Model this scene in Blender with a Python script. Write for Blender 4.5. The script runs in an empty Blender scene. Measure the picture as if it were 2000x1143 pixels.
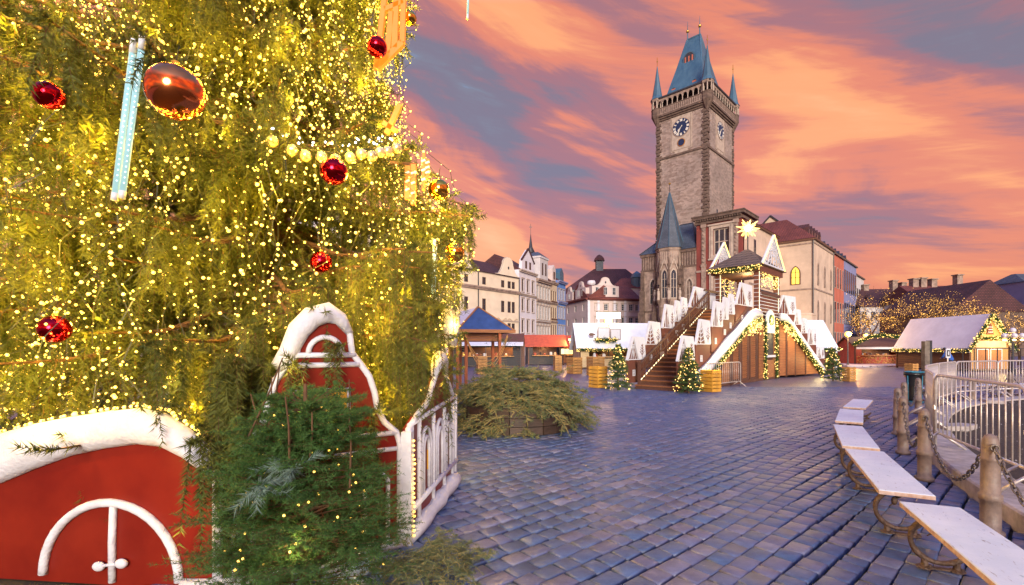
import bpy, math, random
import numpy as np
from mathutils import Vector, Matrix
R = math.radians
random.seed(7); rng = np.random.default_rng(7)
scene = bpy.context.scene
COL = scene.collection

# ------------------------------------------------------------------ camera, sky, sun, exposure
CAMH = 1.75; F = 940.0; HZ = 678.0
cam_d = bpy.data.cameras.new('camera'); cam = bpy.data.objects.new('camera', cam_d); COL.objects.link(cam)
cam.location = (0, 0, CAMH); cam.rotation_euler = (R(90), 0, 0)
cam_d.sensor_width = 36; cam_d.lens = F/2000*36; cam_d.shift_y = (HZ-571.5)/2000
cam_d.clip_start = 0.05; cam_d.clip_end = 3000
scene.camera = cam
SUN_AZ, SUN_EL = 176.0, 13.0     # compass-style: measured clockwise from +Y (the view), i.e. behind the camera
world = bpy.data.worlds.new('World'); scene.world = world; world.use_nodes = True
def build_sky():
    nt = world.node_tree; N = nt.nodes; L = nt.links; N.clear()
    def nd(t, **k):
        n = N.new(t)
        for a, v in k.items(): setattr(n, a, v)
        return n
    def math_(op, a, b=None, clamp=False):
        n = nd('ShaderNodeMath', operation=op, use_clamp=clamp)
        for i, v in enumerate((a, b)):
            if v is None: continue
            if isinstance(v, (int, float)): n.inputs[i].default_value = v
            else: L.new(v, n.inputs[i])
        return n.outputs[0]
    out = nd('ShaderNodeOutputWorld'); bg = nd('ShaderNodeBackground'); bg.inputs[1].default_value = 0.15
    L.new(bg.outputs[0], out.inputs[0])
    tc = nd('ShaderNodeTexCoord'); sep = nd('ShaderNodeSeparateXYZ'); L.new(tc.outputs['Generated'], sep.inputs[0])
    x, y, z = sep.outputs
    # streaks lie along tilted planes through the dome, drawn out thin towards the horizon
    zc = math_('POWER', math_('MAXIMUM', z, 0.0), .85)
    comb = nd('ShaderNodeCombineXYZ'); L.new(x, comb.inputs[0]); L.new(y, comb.inputs[1]); L.new(zc, comb.inputs[2])
    def mapped(tilt, sc, loc=(0, 0, 0)):
        r = nd('ShaderNodeMapping'); r.inputs['Rotation'].default_value = (0, R(-tilt), 0); L.new(comb.outputs[0], r.inputs[0])
        m = nd('ShaderNodeMapping'); m.inputs['Scale'].default_value = sc; m.inputs['Location'].default_value = loc; L.new(r.outputs[0], m.inputs[0]); return m.outputs[0]
    def noise(v, s, det, ro, dist):
        n = nd('ShaderNodeTexNoise'); n.inputs['Scale'].default_value = s; n.inputs['Detail'].default_value = det
        n.inputs['Roughness'].default_value = ro; n.inputs['Distortion'].default_value = dist; L.new(v, n.inputs[0]); return n.outputs[0]
    big = noise(mapped(SKY_ROT, (1.15, 1.15, 3.3), SKY_OFF), 1.0, 3, .5, .9)
    fine = noise(mapped(SKY_ROT, (1.5, 1.5, 7.5), (3, 1, 0)), 1.25, 9, .6, .8)
    wisp = noise(mapped(SKY_ROT-12, (2.2, 2.2, 24.0), (7, 5, 0)), 1.5, 8, .62, .5)
    den = math_('ADD', math_('ADD', math_('MULTIPLY', big, .66), math_('MULTIPLY', fine, .37)), math_('MULTIPLY', wisp, .13))
    low = nd('ShaderNodeMapRange'); low.inputs[1].default_value = 0; low.inputs[2].default_value = .20; low.inputs[3].default_value = -.055; low.inputs[4].default_value = 0; L.new(z, low.inputs[0])
    den = math_('ADD', den, low.outputs[0])
    def ramp(v, stops):
        r = nd('ShaderNodeValToRGB'); cr = r.color_ramp; cr.interpolation = 'EASE'
        while len(cr.elements) < len(stops): cr.elements.new(.5)
        for e, (p, c) in zip(cr.elements, stops): e.position = p; e.color = (*c, 1)
        L.new(v, r.inputs[0]); return r.outputs[0]
    # the glow on the cloud undersides: mauve in the thick, salmon and orange in the thin
    cloud = ramp(den, [(.38, (.24, .30, .34)), (.475, (.235, .195, .225)), (.535, (.42, .18, .17)), (.60, (.84, .26, .115)), (.66, (1.06, .43, .14)), (.80, (1.12, .60, .25))])
    cover = ramp(den, [(.31, (0, 0, 0)), (.44, (1, 1, 1))])
    sky = nd('ShaderNodeTexSky'); sky.sky_type = 'NISHITA'; sky.sun_disc = False
    sky.sun_elevation = R(SUN_EL); sky.sun_rotation = R(SUN_AZ); sky.dust_density = 2.5; sky.ozone_density = 3.5; sky.air_density = 1.2
    bw = nd('ShaderNodeMixRGB', blend_type='MULTIPLY'); bw.inputs[0].default_value = 1; L.new(sky.outputs[0], bw.inputs[1]); bw.inputs[2].default_value = SKY_GAIN
    cl = nd('ShaderNodeMixRGB', blend_type='MULTIPLY'); cl.inputs[0].default_value = 1; L.new(cloud, cl.inputs[1]); cl.inputs[2].default_value = (4.1, 3.95, 4.05, 1)
    # the cloud deck thins overhead
    thin = nd('ShaderNodeMapRange'); thin.inputs[1].default_value = .58; thin.inputs[2].default_value = .76
    thin.inputs[3].default_value = .96; thin.inputs[4].default_value = .10; L.new(z, thin.inputs[0])
    f = math_('MULTIPLY', cover, thin.outputs[0])
    mx = nd('ShaderNodeMixRGB'); L.new(f, mx.inputs[0]); L.new(bw.outputs[0], mx.inputs[1]); L.new(cl.outputs[0], mx.inputs[2])
    L.new(mx.outputs[0], bg.inputs[0])
SKY_ROT = 20.0; SKY_OFF = (7.78, 3, 6); SKY_GAIN = (1.35, 1.85, 2.75, 1)
build_sky()
sun_d = bpy.data.lights.new('sun', 'SUN'); sun = bpy.data.objects.new('sun', sun_d); COL.objects.link(sun)
sun_d.energy = 2.8; sun_d.angle = R(24); sun_d.color = (1.0, .90, .77)
_d = Vector((math.sin(R(SUN_AZ))*math.cos(R(SUN_EL)), math.cos(R(SUN_AZ))*math.cos(R(SUN_EL)), math.sin(R(SUN_EL))))
sun.rotation_euler = _d.to_track_quat('Z', 'Y').to_euler()
scene.view_settings.view_transform = 'Standard'; scene.view_settings.look = 'None'
scene.view_settings.exposure = 0.72; scene.view_settings.gamma = 1.0; scene.view_settings.use_curve_mapping = False
scene.cycles.use_denoising = True; scene.cycles.max_bounces = 6; scene.cycles.diffuse_bounces = 3; scene.cycles.glossy_bounces = 3
scene.cycles.transparent_max_bounces = 8; scene.cycles.sample_clamp_indirect = 4.0; scene.cycles.caustics_reflective = False

def at(px, py, Y): return Vector(((px-1000)/F*Y, Y, CAMH-(py-HZ)/F*Y))
def gr(px, py, z=0.0):
    Y = (CAMH-z)*F/(py-HZ); return Vector(((px-1000)/F*Y, Y, z))

# ------------------------------------------------------------------ mesh helpers
class MB:
    def __init__(s): s.v = []; s.f = []; s.m = []; s.cur = 0
    def add(s, vs, fs):
        b = len(s.v); s.v.extend(tuple(v) for v in vs); s.f.extend(tuple(b+i for i in f) for f in fs); s.m.extend([s.cur]*len(fs)); return s
    def box(s, c, d, rz=0.0, rot=None, taper=1.0):
        hx, hy, hz = d[0]/2, d[1]/2, d[2]/2
        vs = [Vector((sx*hx*(taper if sz > 0 else 1), sy*hy*(taper if sz > 0 else 1), sz*hz)) for sz in (-1, 1) for sy in (-1, 1) for sx in (-1, 1)]
        m = rot if rot is not None else Matrix.Rotation(rz, 3, 'Z')
        c = Vector(c)
        return s.add([m @ v + c for v in vs], [(0, 2, 3, 1), (4, 5, 7, 6), (0, 1, 5, 4), (2, 6, 7, 3), (0, 4, 6, 2), (1, 3, 7, 5)])
    def bx(s, x0, x1, y0, y1, z0, z1): return s.box(((x0+x1)/2, (y0+y1)/2, (z0+z1)/2), (x1-x0, y1-y0, z1-z0))
    def bar(s, a, b, w, h=None, up=(0, 0, 1)):
        a = Vector(a); b = Vector(b); h = h or w; d = b-a; L = d.length
        if L < 1e-6: return s
        d.normalize(); u = Vector(up)
        if abs(d.dot(u)) > .98: u = Vector((0, 1, 0)) if abs(d.y) < .9 else Vector((1, 0, 0))
        sx = d.cross(u).normalized(); sz = sx.cross(d).normalized()
        rot = Matrix((sx, d, sz)).transposed()
        return s.box((a+b)/2, (w, L, h), rot=rot)
    def tube(s, pts, r, n=6, cap=True, closed=False):
        pts = [Vector(p) for p in pts]; k = len(pts); base = len(s.v); vs = []; up = None
        for i, p in enumerate(pts):
            if closed: t = pts[(i+1) % k]-pts[i-1]
            else: t = pts[min(i+1, k-1)]-pts[max(i-1, 0)]
            if t.length < 1e-9: t = Vector((0, 0, 1))
            t.normalize()
            if up is None:
                up = Vector((0, 0, 1)) if abs(t.z) < .9 else Vector((1, 0, 0))
            a = t.cross(up).normalized(); b = a.cross(t).normalized(); up = b
            rr = r[i] if isinstance(r, (list, tuple)) else r
            for j in range(n):
                q = 2*math.pi*j/n; vs.append(p+a*(math.cos(q)*rr)+b*(math.sin(q)*rr))
        fs = []
        for i in range(k if closed else k-1):
            i2 = (i+1) % k
            for j in range(n): fs.append((i*n+j, i*n+(j+1) % n, i2*n+(j+1) % n, i2*n+j))
        if cap and not closed: fs.append(tuple(range(n-1, -1, -1))); fs.append(tuple((k-1)*n+j for j in range(n)))
        return s.add(vs, fs)
    def lathe(s, prof, n=12, c=(0, 0, 0), rot=None, ph=0.0, sy=1.0):
        vs = []; c = Vector(c)
        for (r, z) in prof:
            for j in range(n):
                q = 2*math.pi*j/n+ph; v = Vector((r*math.cos(q), r*math.sin(q)*sy, z))
                vs.append((rot @ v if rot is not None else v)+c)
        fs = [(i*n+j, i*n+(j+1) % n, (i+1)*n+(j+1) % n, (i+1)*n+j) for i in range(len(prof)-1) for j in range(n)]
        fs.append(tuple(range(n-1, -1, -1))); fs.append(tuple((len(prof)-1)*n+j for j in range(n)))
        return s.add(vs, fs)
    def ball(s, c, r, n=12, m=8, sc=(1, 1, 1)):
        c = Vector(c); vs = []
        for i in range(1, m):
            p = math.pi*i/m
            for j in range(n):
                q = 2*math.pi*j/n; vs.append(c+Vector((r*sc[0]*math.sin(p)*math.cos(q), r*sc[1]*math.sin(p)*math.sin(q), r*sc[2]*math.cos(p))))
        k = len(vs); vs += [c+Vector((0, 0, r*sc[2])), c-Vector((0, 0, r*sc[2]))]; fs = []
        for i in range(m-2):
            for j in range(n): fs.append((i*n+j, (i+1)*n+j, (i+1)*n+(j+1) % n, i*n+(j+1) % n))
        for j in range(n): fs.append((k, j, (j+1) % n)); fs.append((k+1, (m-2)*n+(j+1) % n, (m-2)*n+j))
        return s.add(vs, fs)
    def prism(s, poly, y0, y1, fr=None):
        """polygon in local x,z (counter-clockwise seen from -y) extruded from y0 to y1; fr maps (x,y,z)"""
        n = len(poly); vs = [(x, y0, z) for x, z in poly]+[(x, y1, z) for x, z in poly]
        if fr: vs = [fr(*v) for v in vs]
        fs = [tuple(range(n)), tuple(range(2*n-1, n-1, -1))]+[(i, n+i, n+(i+1) % n, (i+1) % n) for i in range(n)]
        return s.add(vs, fs)
    def slab(s, poly, z0, z1):
        n = len(poly); vs = [(x, y, z0) for x, y in poly]+[(x, y, z1) for x, y in poly]
        fs = [tuple(range(n-1, -1, -1)), tuple(range(n, 2*n))]+[(i, (i+1) % n, n+(i+1) % n, n+i) for i in range(n)]
        return s.add(vs, fs)
    def quad(s, *p): return s.add(p, [tuple(range(len(p)))])
    def mesh(s, name, mats, smooth=False):
        me = bpy.data.meshes.new(name); me.from_pydata([tuple(v) for v in s.v], [], s.f)
        mats = mats if isinstance(mats, (list, tuple)) else [mats]
        for m in mats: me.materials.append(m)
        if len(mats) > 1: me.polygons.foreach_set('material_index', s.m)
        if smooth: me.polygons.foreach_set('use_smooth', [True]*len(s.f))
        me.update(); return me
    def build(s, name, mats, parent=None, smooth=False):
        return link(name, s.mesh(name, mats, smooth), parent)
def link(name, data, parent=None, loc=None, rz=None):
    o = bpy.data.objects.new(name, data); COL.objects.link(o)
    if parent is not None: o.parent = parent
    if loc is not None: o.location = loc
    if rz is not None: o.rotation_euler = (0, 0, rz)
    return o
def tag(o, label, cat, group=None):
    o['label'] = label; o['category'] = cat
    if group: o['group'] = group
    return o
def struct(o): o['kind'] = 'structure'; return o
def stuff(o): o['kind'] = 'stuff'; return o
def thing(name, label, cat, loc=(0, 0, 0), rz=0.0, group=None):
    o = link(name, None, None, loc, rz); o.empty_display_size = .2; return tag(o, label, cat, group)
def kids(o): return [c for c in bpy.data.objects if c.parent == o]
def copy_tree(o, children, loc=None, rz=None, label=None, parent=None):
    c = o.copy(); COL.objects.link(c)
    if parent is not None: c.parent = parent
    if loc is not None: c.location = loc
    if rz is not None: c.rotation_euler = (0, 0, rz)
    if label: c['label'] = label
    for ch in children.get(o, []): copy_tree(ch, children, parent=c)
    return c
def child_map():
    m = {}
    for o in bpy.data.objects:
        if o.parent is not None: m.setdefault(o.parent, []).append(o)
    return m
def np_mesh(name, verts, tris, mats, smooth=False, tint=None):
    me = bpy.data.meshes.new(name); n = len(tris)
    k = tris.shape[1]
    me.vertices.add(len(verts)); me.vertices.foreach_set('co', np.ascontiguousarray(verts, dtype=np.float32).ravel())
    me.loops.add(n*k); me.loops.foreach_set('vertex_index', np.ascontiguousarray(tris, dtype=np.int32).ravel())
    me.polygons.add(n); me.polygons.foreach_set('loop_start', np.arange(0, n*k, k, dtype=np.int32))
    if tint is not None:
        a = me.attributes.new('tint', 'FLOAT', 'FACE'); a.data.foreach_set('value', np.ascontiguousarray(tint, dtype=np.float32))
    mats = mats if isinstance(mats, (list, tuple)) else [mats]
    for m in mats: me.materials.append(m)
    if smooth: me.polygons.foreach_set('use_smooth', np.ones(n, dtype=bool))
    me.update(calc_edges=True); return me

# ------------------------------------------------------------------ materials
def _nodes(name):
    m = bpy.data.materials.new(name); m.use_nodes = True; nt = m.node_tree; b = nt.nodes['Principled BSDF']; return m, nt, nt.nodes, nt.links, b
def M(name, col, rough=.7, metal=0.0, var=.25, scale=5.0, bump=.0, bscale=30.0, emit=None, estr=0.0, objrand=0.0, spec=.5, stretch=(1, 1, 1), col2=None, detail=5, coat=0.0, sample=True):
    m, nt, N, L, b = _nodes(name)
    b.inputs['Roughness'].default_value = rough; b.inputs['Metallic'].default_value = metal; b.inputs['Specular IOR Level'].default_value = spec
    b.inputs['Coat Weight'].default_value = coat
    tc = N.new('ShaderNodeTexCoord'); mp = N.new('ShaderNodeMapping'); mp.inputs['Scale'].default_value = stretch; L.new(tc.outputs['Object'], mp.inputs[0])
    if var or col2:
        no = N.new('ShaderNodeTexNoise'); no.inputs['Scale'].default_value = scale; no.inputs['Detail'].default_value = detail; no.inputs['Roughness'].default_value = .62; L.new(mp.outputs[0], no.inputs[0])
        cr = N.new('ShaderNodeValToRGB'); cr.color_ramp.elements[0].position = .33; cr.color_ramp.elements[1].position = .67
        c2 = col2 or tuple(min(1, c*(1+var)) for c in col); c1 = tuple(c*(1-var) for c in col) if not col2 else col
        cr.color_ramp.elements[0].color = (*c1, 1); cr.color_ramp.elements[1].color = (*c2, 1); L.new(no.outputs[0], cr.inputs[0]); src = cr.outputs[0]
        if objrand:
            oi = N.new('ShaderNodeObjectInfo'); hs = N.new('ShaderNodeHueSaturation'); mr = N.new('ShaderNodeMapRange')
            mr.inputs[3].default_value = 1-objrand; mr.inputs[4].default_value = 1+objrand; L.new(oi.outputs['Random'], mr.inputs[0]); L.new(mr.outputs[0], hs.inputs['Value']); L.new(src, hs.inputs['Color']); src = hs.outputs[0]
        L.new(src, b.inputs['Base Color'])
        rr = N.new('ShaderNodeMapRange'); rr.inputs[3].default_value = max(.03, rough-.1*min(1, rough*2)); rr.inputs[4].default_value = min(1, rough+.1*min(1, rough*2)); L.new(no.outputs[0], rr.inputs[0]); L.new(rr.outputs[0], b.inputs['Roughness'])
    else: b.inputs['Base Color'].default_value = (*col, 1)
    if bump:
        n2 = N.new('ShaderNodeTexNoise'); n2.inputs['Scale'].default_value = bscale; n2.inputs['Detail'].default_value = 4; L.new(mp.outputs[0], n2.inputs[0])
        bp = N.new('ShaderNodeBump'); bp.inputs['Strength'].default_value = min(1, bump); bp.inputs['Distance'].default_value = .02; L.new(n2.outputs[0], bp.inputs['Height']); L.new(bp.outputs[0], b.inputs['Normal'])
    if emit:
        b.inputs['Emission Color'].default_value = (*emit, 1); b.inputs['Emission Strength'].default_value = estr
        if not sample: m.cycles.emission_sampling = 'NONE'
    return m
def wood(name, col, grain=1.0, along=(1, 12, 12), rough=.6, objrand=.14, var=.35):
    return M(name, col, rough, var=var, scale=2.2*grain, stretch=along, bump=.35, bscale=5*grain, objrand=objrand, detail=7)
def rubble(name, c1, c2, cm, sx, sz):
    """coursed rubble masonry: stones of uneven tone in a paler mortar"""
    m, nt, N, L, b = _nodes(name); b.inputs['Roughness'].default_value = .9
    tc = N.new('ShaderNodeTexCoord'); mp = N.new('ShaderNodeMapping'); mp.inputs['Scale'].default_value = (sx, sx, sz); L.new(tc.outputs['Object'], mp.inputs[0])
    w = N.new('ShaderNodeTexNoise'); w.inputs['Scale'].default_value = 1.3; w.inputs['Detail'].default_value = 3
    L.new(mp.outputs[0], w.inputs[0]); ad = N.new('ShaderNodeMixRGB'); ad.blend_type = 'ADD'; ad.inputs[0].default_value = .55; L.new(mp.outputs[0], ad.inputs[1]); L.new(w.outputs['Color'], ad.inputs[2])
    v = N.new('ShaderNodeTexVoronoi'); v.inputs['Scale'].default_value = 1.0; L.new(ad.outputs[0], v.inputs[0])
    e = N.new('ShaderNodeTexVoronoi'); e.feature = 'DISTANCE_TO_EDGE'; L.new(ad.outputs[0], e.inputs[0])
    cr = N.new('ShaderNodeValToRGB'); cr.color_ramp.elements[0].color = (*c1, 1); cr.color_ramp.elements[1].color = (*c2, 1); cr.color_ramp.elements[0].position = .1; cr.color_ramp.elements[1].position = .75
    sp = N.new('ShaderNodeSeparateColor'); L.new(v.outputs['Color'], sp.inputs[0]); L.new(sp.outputs[0], cr.inputs[0])
    er = N.new('ShaderNodeValToRGB'); er.color_ramp.elements[0].position = .03; er.color_ramp.elements[1].position = .13; L.new(e.outputs[0], er.inputs[0])
    mx = N.new('ShaderNodeMixRGB'); L.new(er.outputs[0], mx.inputs[0]); mx.inputs[1].default_value = (*cm, 1); L.new(cr.outputs[0], mx.inputs[2])
    bl = N.new('ShaderNodeTexNoise'); bl.inputs['Scale'].default_value = .22; bl.inputs['Detail'].default_value = 6; L.new(tc.outputs['Object'], bl.inputs[0])
    br = N.new('ShaderNodeMapRange'); br.inputs[1].default_value = .3; br.inputs[2].default_value = .7; br.inputs[3].default_value = .72; br.inputs[4].default_value = 1.2; L.new(bl.outputs[0], br.inputs[0])
    hs = N.new('ShaderNodeHueSaturation'); L.new(br.outputs[0], hs.inputs['Value']); L.new(mx.outputs[0], hs.inputs['Color']); L.new(hs.outputs[0], b.inputs['Base Color'])
    bp = N.new('ShaderNodeBump'); bp.inputs['Strength'].default_value = .9; bp.inputs['Distance'].default_value = .15; L.new(er.outputs[0], bp.inputs['Height']); L.new(bp.outputs[0], b.inputs['Normal'])
    return m
def brickmat(name, c1, c2, cm, bw, bh, rough, rz=0.0, mortar=.03, bump=.6, sq=False, plane='XZ'):
    """courses of tiles, setts or slates too far off to be pieces"""
    m, nt, N, L, b = _nodes(name); b.inputs['Roughness'].default_value = rough
    tc = N.new('ShaderNodeTexCoord'); mp = N.new('ShaderNodeMapping'); L.new(tc.outputs['Object'], mp.inputs[0]); v = mp.outputs[0]
    if plane == 'XZ':
        s = N.new('ShaderNodeSeparateXYZ'); L.new(v, s.inputs[0]); c = N.new('ShaderNodeCombineXYZ')
        ad = N.new('ShaderNodeMath'); L.new(s.outputs[0], ad.inputs[0]); L.new(s.outputs[1], ad.inputs[1]); L.new(ad.outputs[0], c.inputs[0]); L.new(s.outputs[2], c.inputs[1]); v = c.outputs[0]
    else: mp.inputs['Rotation'].default_value = (0, 0, rz)
    t = N.new('ShaderNodeTexBrick'); t.inputs['Scale'].default_value = 1.0; t.inputs['Brick Width'].default_value = bw; t.inputs['Row Height'].default_value = bh; t.inputs['Mortar Size'].default_value = mortar*bh
    t.inputs['Color1'].default_value = (*c1, 1); t.inputs['Color2'].default_value = (*c2, 1); t.inputs['Mortar'].default_value = (*cm, 1); L.new(v, t.inputs[0])
    no = N.new('ShaderNodeTexNoise'); no.inputs['Scale'].default_value = .5; no.inputs['Detail'].default_value = 6; L.new(tc.outputs['Object'], no.inputs[0])
    mr = N.new('ShaderNodeMapRange'); mr.inputs[1].default_value = .3; mr.inputs[2].default_value = .7; mr.inputs[3].default_value = .75; mr.inputs[4].default_value = 1.25; L.new(no.outputs[0], mr.inputs[0])
    hs = N.new('ShaderNodeHueSaturation'); L.new(mr.outputs[0], hs.inputs['Value']); L.new(t.outputs[0], hs.inputs['Color']); L.new(hs.outputs[0], b.inputs['Base Color'])
    bp = N.new('ShaderNodeBump'); bp.inputs['Strength'].default_value = bump; bp.inputs['Distance'].default_value = .03; bp.invert = True; L.new(t.outputs['Fac'], bp.inputs['Height']); L.new(bp.outputs[0], b.inputs['Normal'])
    if plane == 'XY':
        n2 = N.new('ShaderNodeTexNoise'); n2.inputs['Scale'].default_value = 6; n2.inputs['Detail'].default_value = 3; L.new(tc.outputs['Object'], n2.inputs[0]); b2 = N.new('ShaderNodeBump'); b2.inputs['Strength'].default_value = .8; b2.inputs['Distance'].default_value = .05; L.new(n2.outputs[0], b2.inputs['Height']); L.new(bp.outputs[0], b2.inputs['Normal']); L.new(b2.outputs[0], b.inputs['Normal'])
    return m

MAT = {}
WARM = (1.0, .72, .28)
MAT['bulb'] = M('warm_bulb', (1, .8, .4), .3, var=0, emit=(1.0, .56, .065), estr=2.2, sample=False)
MAT['bulb_far'] = M('warm_bulb_far', (1, .8, .4), .3, var=0, emit=(1.0, .60, .12), estr=1.5, sample=False)
MAT['bulb_amber'] = M('amber_bulb', (1, .6, .2), .3, var=0, emit=(1.0, .50, .07), estr=1.2, sample=False)
MAT['bulb_white'] = M('cool_bulb', (.8, .9, 1), .3, var=0, emit=(.80, .90, 1.0), estr=2.5, sample=False)
MAT['wire'] = M('black_cable', (.015, .02, .015), .5, var=.2)
def lamp(name, loc, power, color=WARM, size=.05, parent=None, soft=None):
    d = bpy.data.lights.new(name, 'POINT'); d.energy = power; d.color = color; d.shadow_soft_size = soft or size
    o = link(name, d, parent, loc); return o
# ------------------------------------------------------------------ ground, setts, kerb ring
def ring_path():
    pts = []; x, y, s = 2.96, .53, 0.0; ds = .25
    while s < 118:
        h = R(16+2.3*s) if s < 13 else R(16+2.3*13+3.25*(s-13))
        pts.append((x, y, h)); x += math.sin(h)*ds; y += math.cos(h)*ds; s += ds
        if h > R(335): break
    return pts
RING = ring_path()
def ring(s, off=0.0):
    i = max(0, min(len(RING)-2, int(s/.25))); f = s/.25-i
    x = RING[i][0]*(1-f)+RING[i+1][0]*f; y = RING[i][1]*(1-f)+RING[i+1][1]*f; h = RING[i][2]*(1-f)+RING[i+1][2]*f
    return Vector((x+math.cos(h)*off, y-math.sin(h)*off, 0)), h      # off > 0: towards the flower bed
_rx = np.array([p[0] for p in RING]); _ry = np.array([p[1] for p in RING]); _rh = np.array([p[2] for p in RING])
def ring_off(x, y):
    d = (_rx-x)**2+(_ry-y)**2; i = int(np.argmin(d)); return math.cos(_rh[i])*(x-_rx[i])-math.sin(_rh[i])*(y-_ry[i]), i*.25

MAT['dirt'] = M('joint_dirt', (.035, .026, .018), .95, var=.5, scale=9, bump=.5, bscale=60, col2=(.055, .05, .025))
ROWA = R(48.0)
MAT['far_setts'] = brickmat('distant_setts', (.10, .125, .27), (.145, .14, .26), (.03, .03, .05), .23, .185, .33, rz=-(math.pi/2-ROWA), mortar=.10, bump=.5, plane='XY')
gm = MB(); gm.quad((-900, -300, -.045), (900, -300, -.045), (900, 1500, -.045), (-900, 1500, -.045))
struct(gm.build('ground', MAT['dirt']))
d_ = np.array([math.sin(ROWA), math.cos(ROWA)]); e_ = np.array([d_[1], -d_[0]])
FARY = 21.0
fm = MB(); fm.quad((-130, FARY, -.006), (150, FARY, -.006), (220, 230, -.006), (-200, 230, -.006)); fm.quad((-130, -20, -.006), (-12, -20, -.006), (-12, FARY, -.006), (-130, FARY, -.006))
far_paving = struct(fm.build('far_paving', MAT['far_setts']))

def sett_material():
    m, nt, N, L, b = _nodes('granite_sett')
    oi = N.new('ShaderNodeObjectInfo'); at_ = N.new('ShaderNodeAttribute'); at_.attribute_name = 'tint'
    ad = N.new('ShaderNodeMath'); L.new(oi.outputs['Random'], ad.inputs[0]); L.new(at_.outputs['Fac'], ad.inputs[1])
    fr = N.new('ShaderNodeMath'); fr.operation = 'FRACT'; L.new(ad.outputs[0], fr.inputs[0])
    cr = N.new('ShaderNodeValToRGB'); st = [(0, (.060, .10, .225)), (.35, (.072, .112, .24)), (.6, (.09, .118, .24)), (.85, (.115, .125, .235)), (1, (.16, .175, .29))]
    while len(cr.color_ramp.elements) < len(st): cr.color_ramp.elements.new(.5)
    for e, (p, c) in zip(cr.color_ramp.elements, st): e.position = p; e.color = (*c, 1)
    L.new(fr.outputs[0], cr.inputs[0])
    geo = N.new('ShaderNodeNewGeometry')
    no = N.new('ShaderNodeTexNoise'); no.inputs['Scale'].default_value = 9; no.inputs['Detail'].default_value = 8; no.inputs['Roughness'].default_value = .7; L.new(geo.outputs['Position'], no.inputs[0])
    mr = N.new('ShaderNodeMapRange'); mr.inputs[1].default_value = .25; mr.inputs[2].default_value = .75; mr.inputs[3].default_value = .62; mr.inputs[4].default_value = 1.35; L.new(no.outputs[0], mr.inputs[0])
    hs = N.new('ShaderNodeHueSaturation'); L.new(mr.outputs[0], hs.inputs['Value']); L.new(cr.outputs[0], hs.inputs['Color'])
    # pale scuffs
    sc = N.new('ShaderNodeTexNoise'); sc.inputs['Scale'].default_value = 26; sc.inputs['Detail'].default_value = 6; sc.inputs['Distortion'].default_value = 1.5; L.new(geo.outputs['Position'], sc.inputs[0])
    sr = N.new('ShaderNodeValToRGB'); sr.color_ramp.elements[0].position = .66; sr.color_ramp.elements[1].position = .80; sr.color_ramp.elements[1].color = (.5, .5, .5, 1); L.new(sc.outputs[0], sr.inputs[0])
    mx = N.new('ShaderNodeMixRGB'); L.new(sr.outputs[0], mx.inputs[0]); L.new(hs.outputs[0], mx.inputs[1]); mx.inputs[2].default_value = (.42, .42, .48, 1)
    L.new(mx.outputs[0], b.inputs['Base Color'])
    big = N.new('ShaderNodeTexNoise'); big.inputs['Scale'].default_value = .55; big.inputs['Detail'].default_value = 4; L.new(geo.outputs['Position'], big.inputs[0])
    rr = N.new('ShaderNodeMapRange'); rr.inputs[1].default_value = .3; rr.inputs[2].default_value = .7; rr.inputs[3].default_value = .30; rr.inputs[4].default_value = .50; L.new(big.outputs[0], rr.inputs[0]); L.new(rr.outputs[0], b.inputs['Roughness'])
    bn = N.new('ShaderNodeTexNoise'); bn.inputs['Scale'].default_value = 38; bn.inputs['Detail'].default_value = 5; L.new(geo.outputs['Position'], bn.inputs[0])
    bp = N.new('ShaderNodeBump'); bp.inputs['Strength'].default_value = .28; bp.inputs['Distance'].default_value = .012; L.new(bn.outputs[0], bp.inputs['Height']); L.new(bp.outputs[0], b.inputs['Normal'])
    b.inputs['Specular IOR Level'].default_value = .45
    return m
MAT['sett'] = sett_material()
_SV = None
def sett_geo(cx, cy, L, W, ang, dz, tx, ty, seed):
    """one granite sett: worn crown, rounded shoulders, sides; returns 16 verts"""
    r = np.random.default_rng(seed)
    def rg(k, z, j=.004): return [(sx*(L/2-k)+r.normal(0, j), sy*(W/2-k)+r.normal(0, j), z) for sx, sy in ((-1, -1), (1, -1), (1, 1), (-1, 1))]
    v = np.array(rg(.0, -.06)+rg(.0, -.012)+rg(.005, -.002)+rg(.014, .001, .003))
    v[:, 2] += dz+v[:, 0]*tx+v[:, 1]*ty
    c, s = math.cos(ang), math.sin(ang)
    return np.column_stack([v[:, 0]*c-v[:, 1]*s+cx, v[:, 0]*s+v[:, 1]*c+cy, v[:, 2]])
SF = np.array([(a*4+i, a*4+(i+1) % 4, (a+1)*4+(i+1) % 4, (a+1)*4+i) for a in range(3) for i in range(4)]+[(12, 13, 14, 15)])
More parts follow.
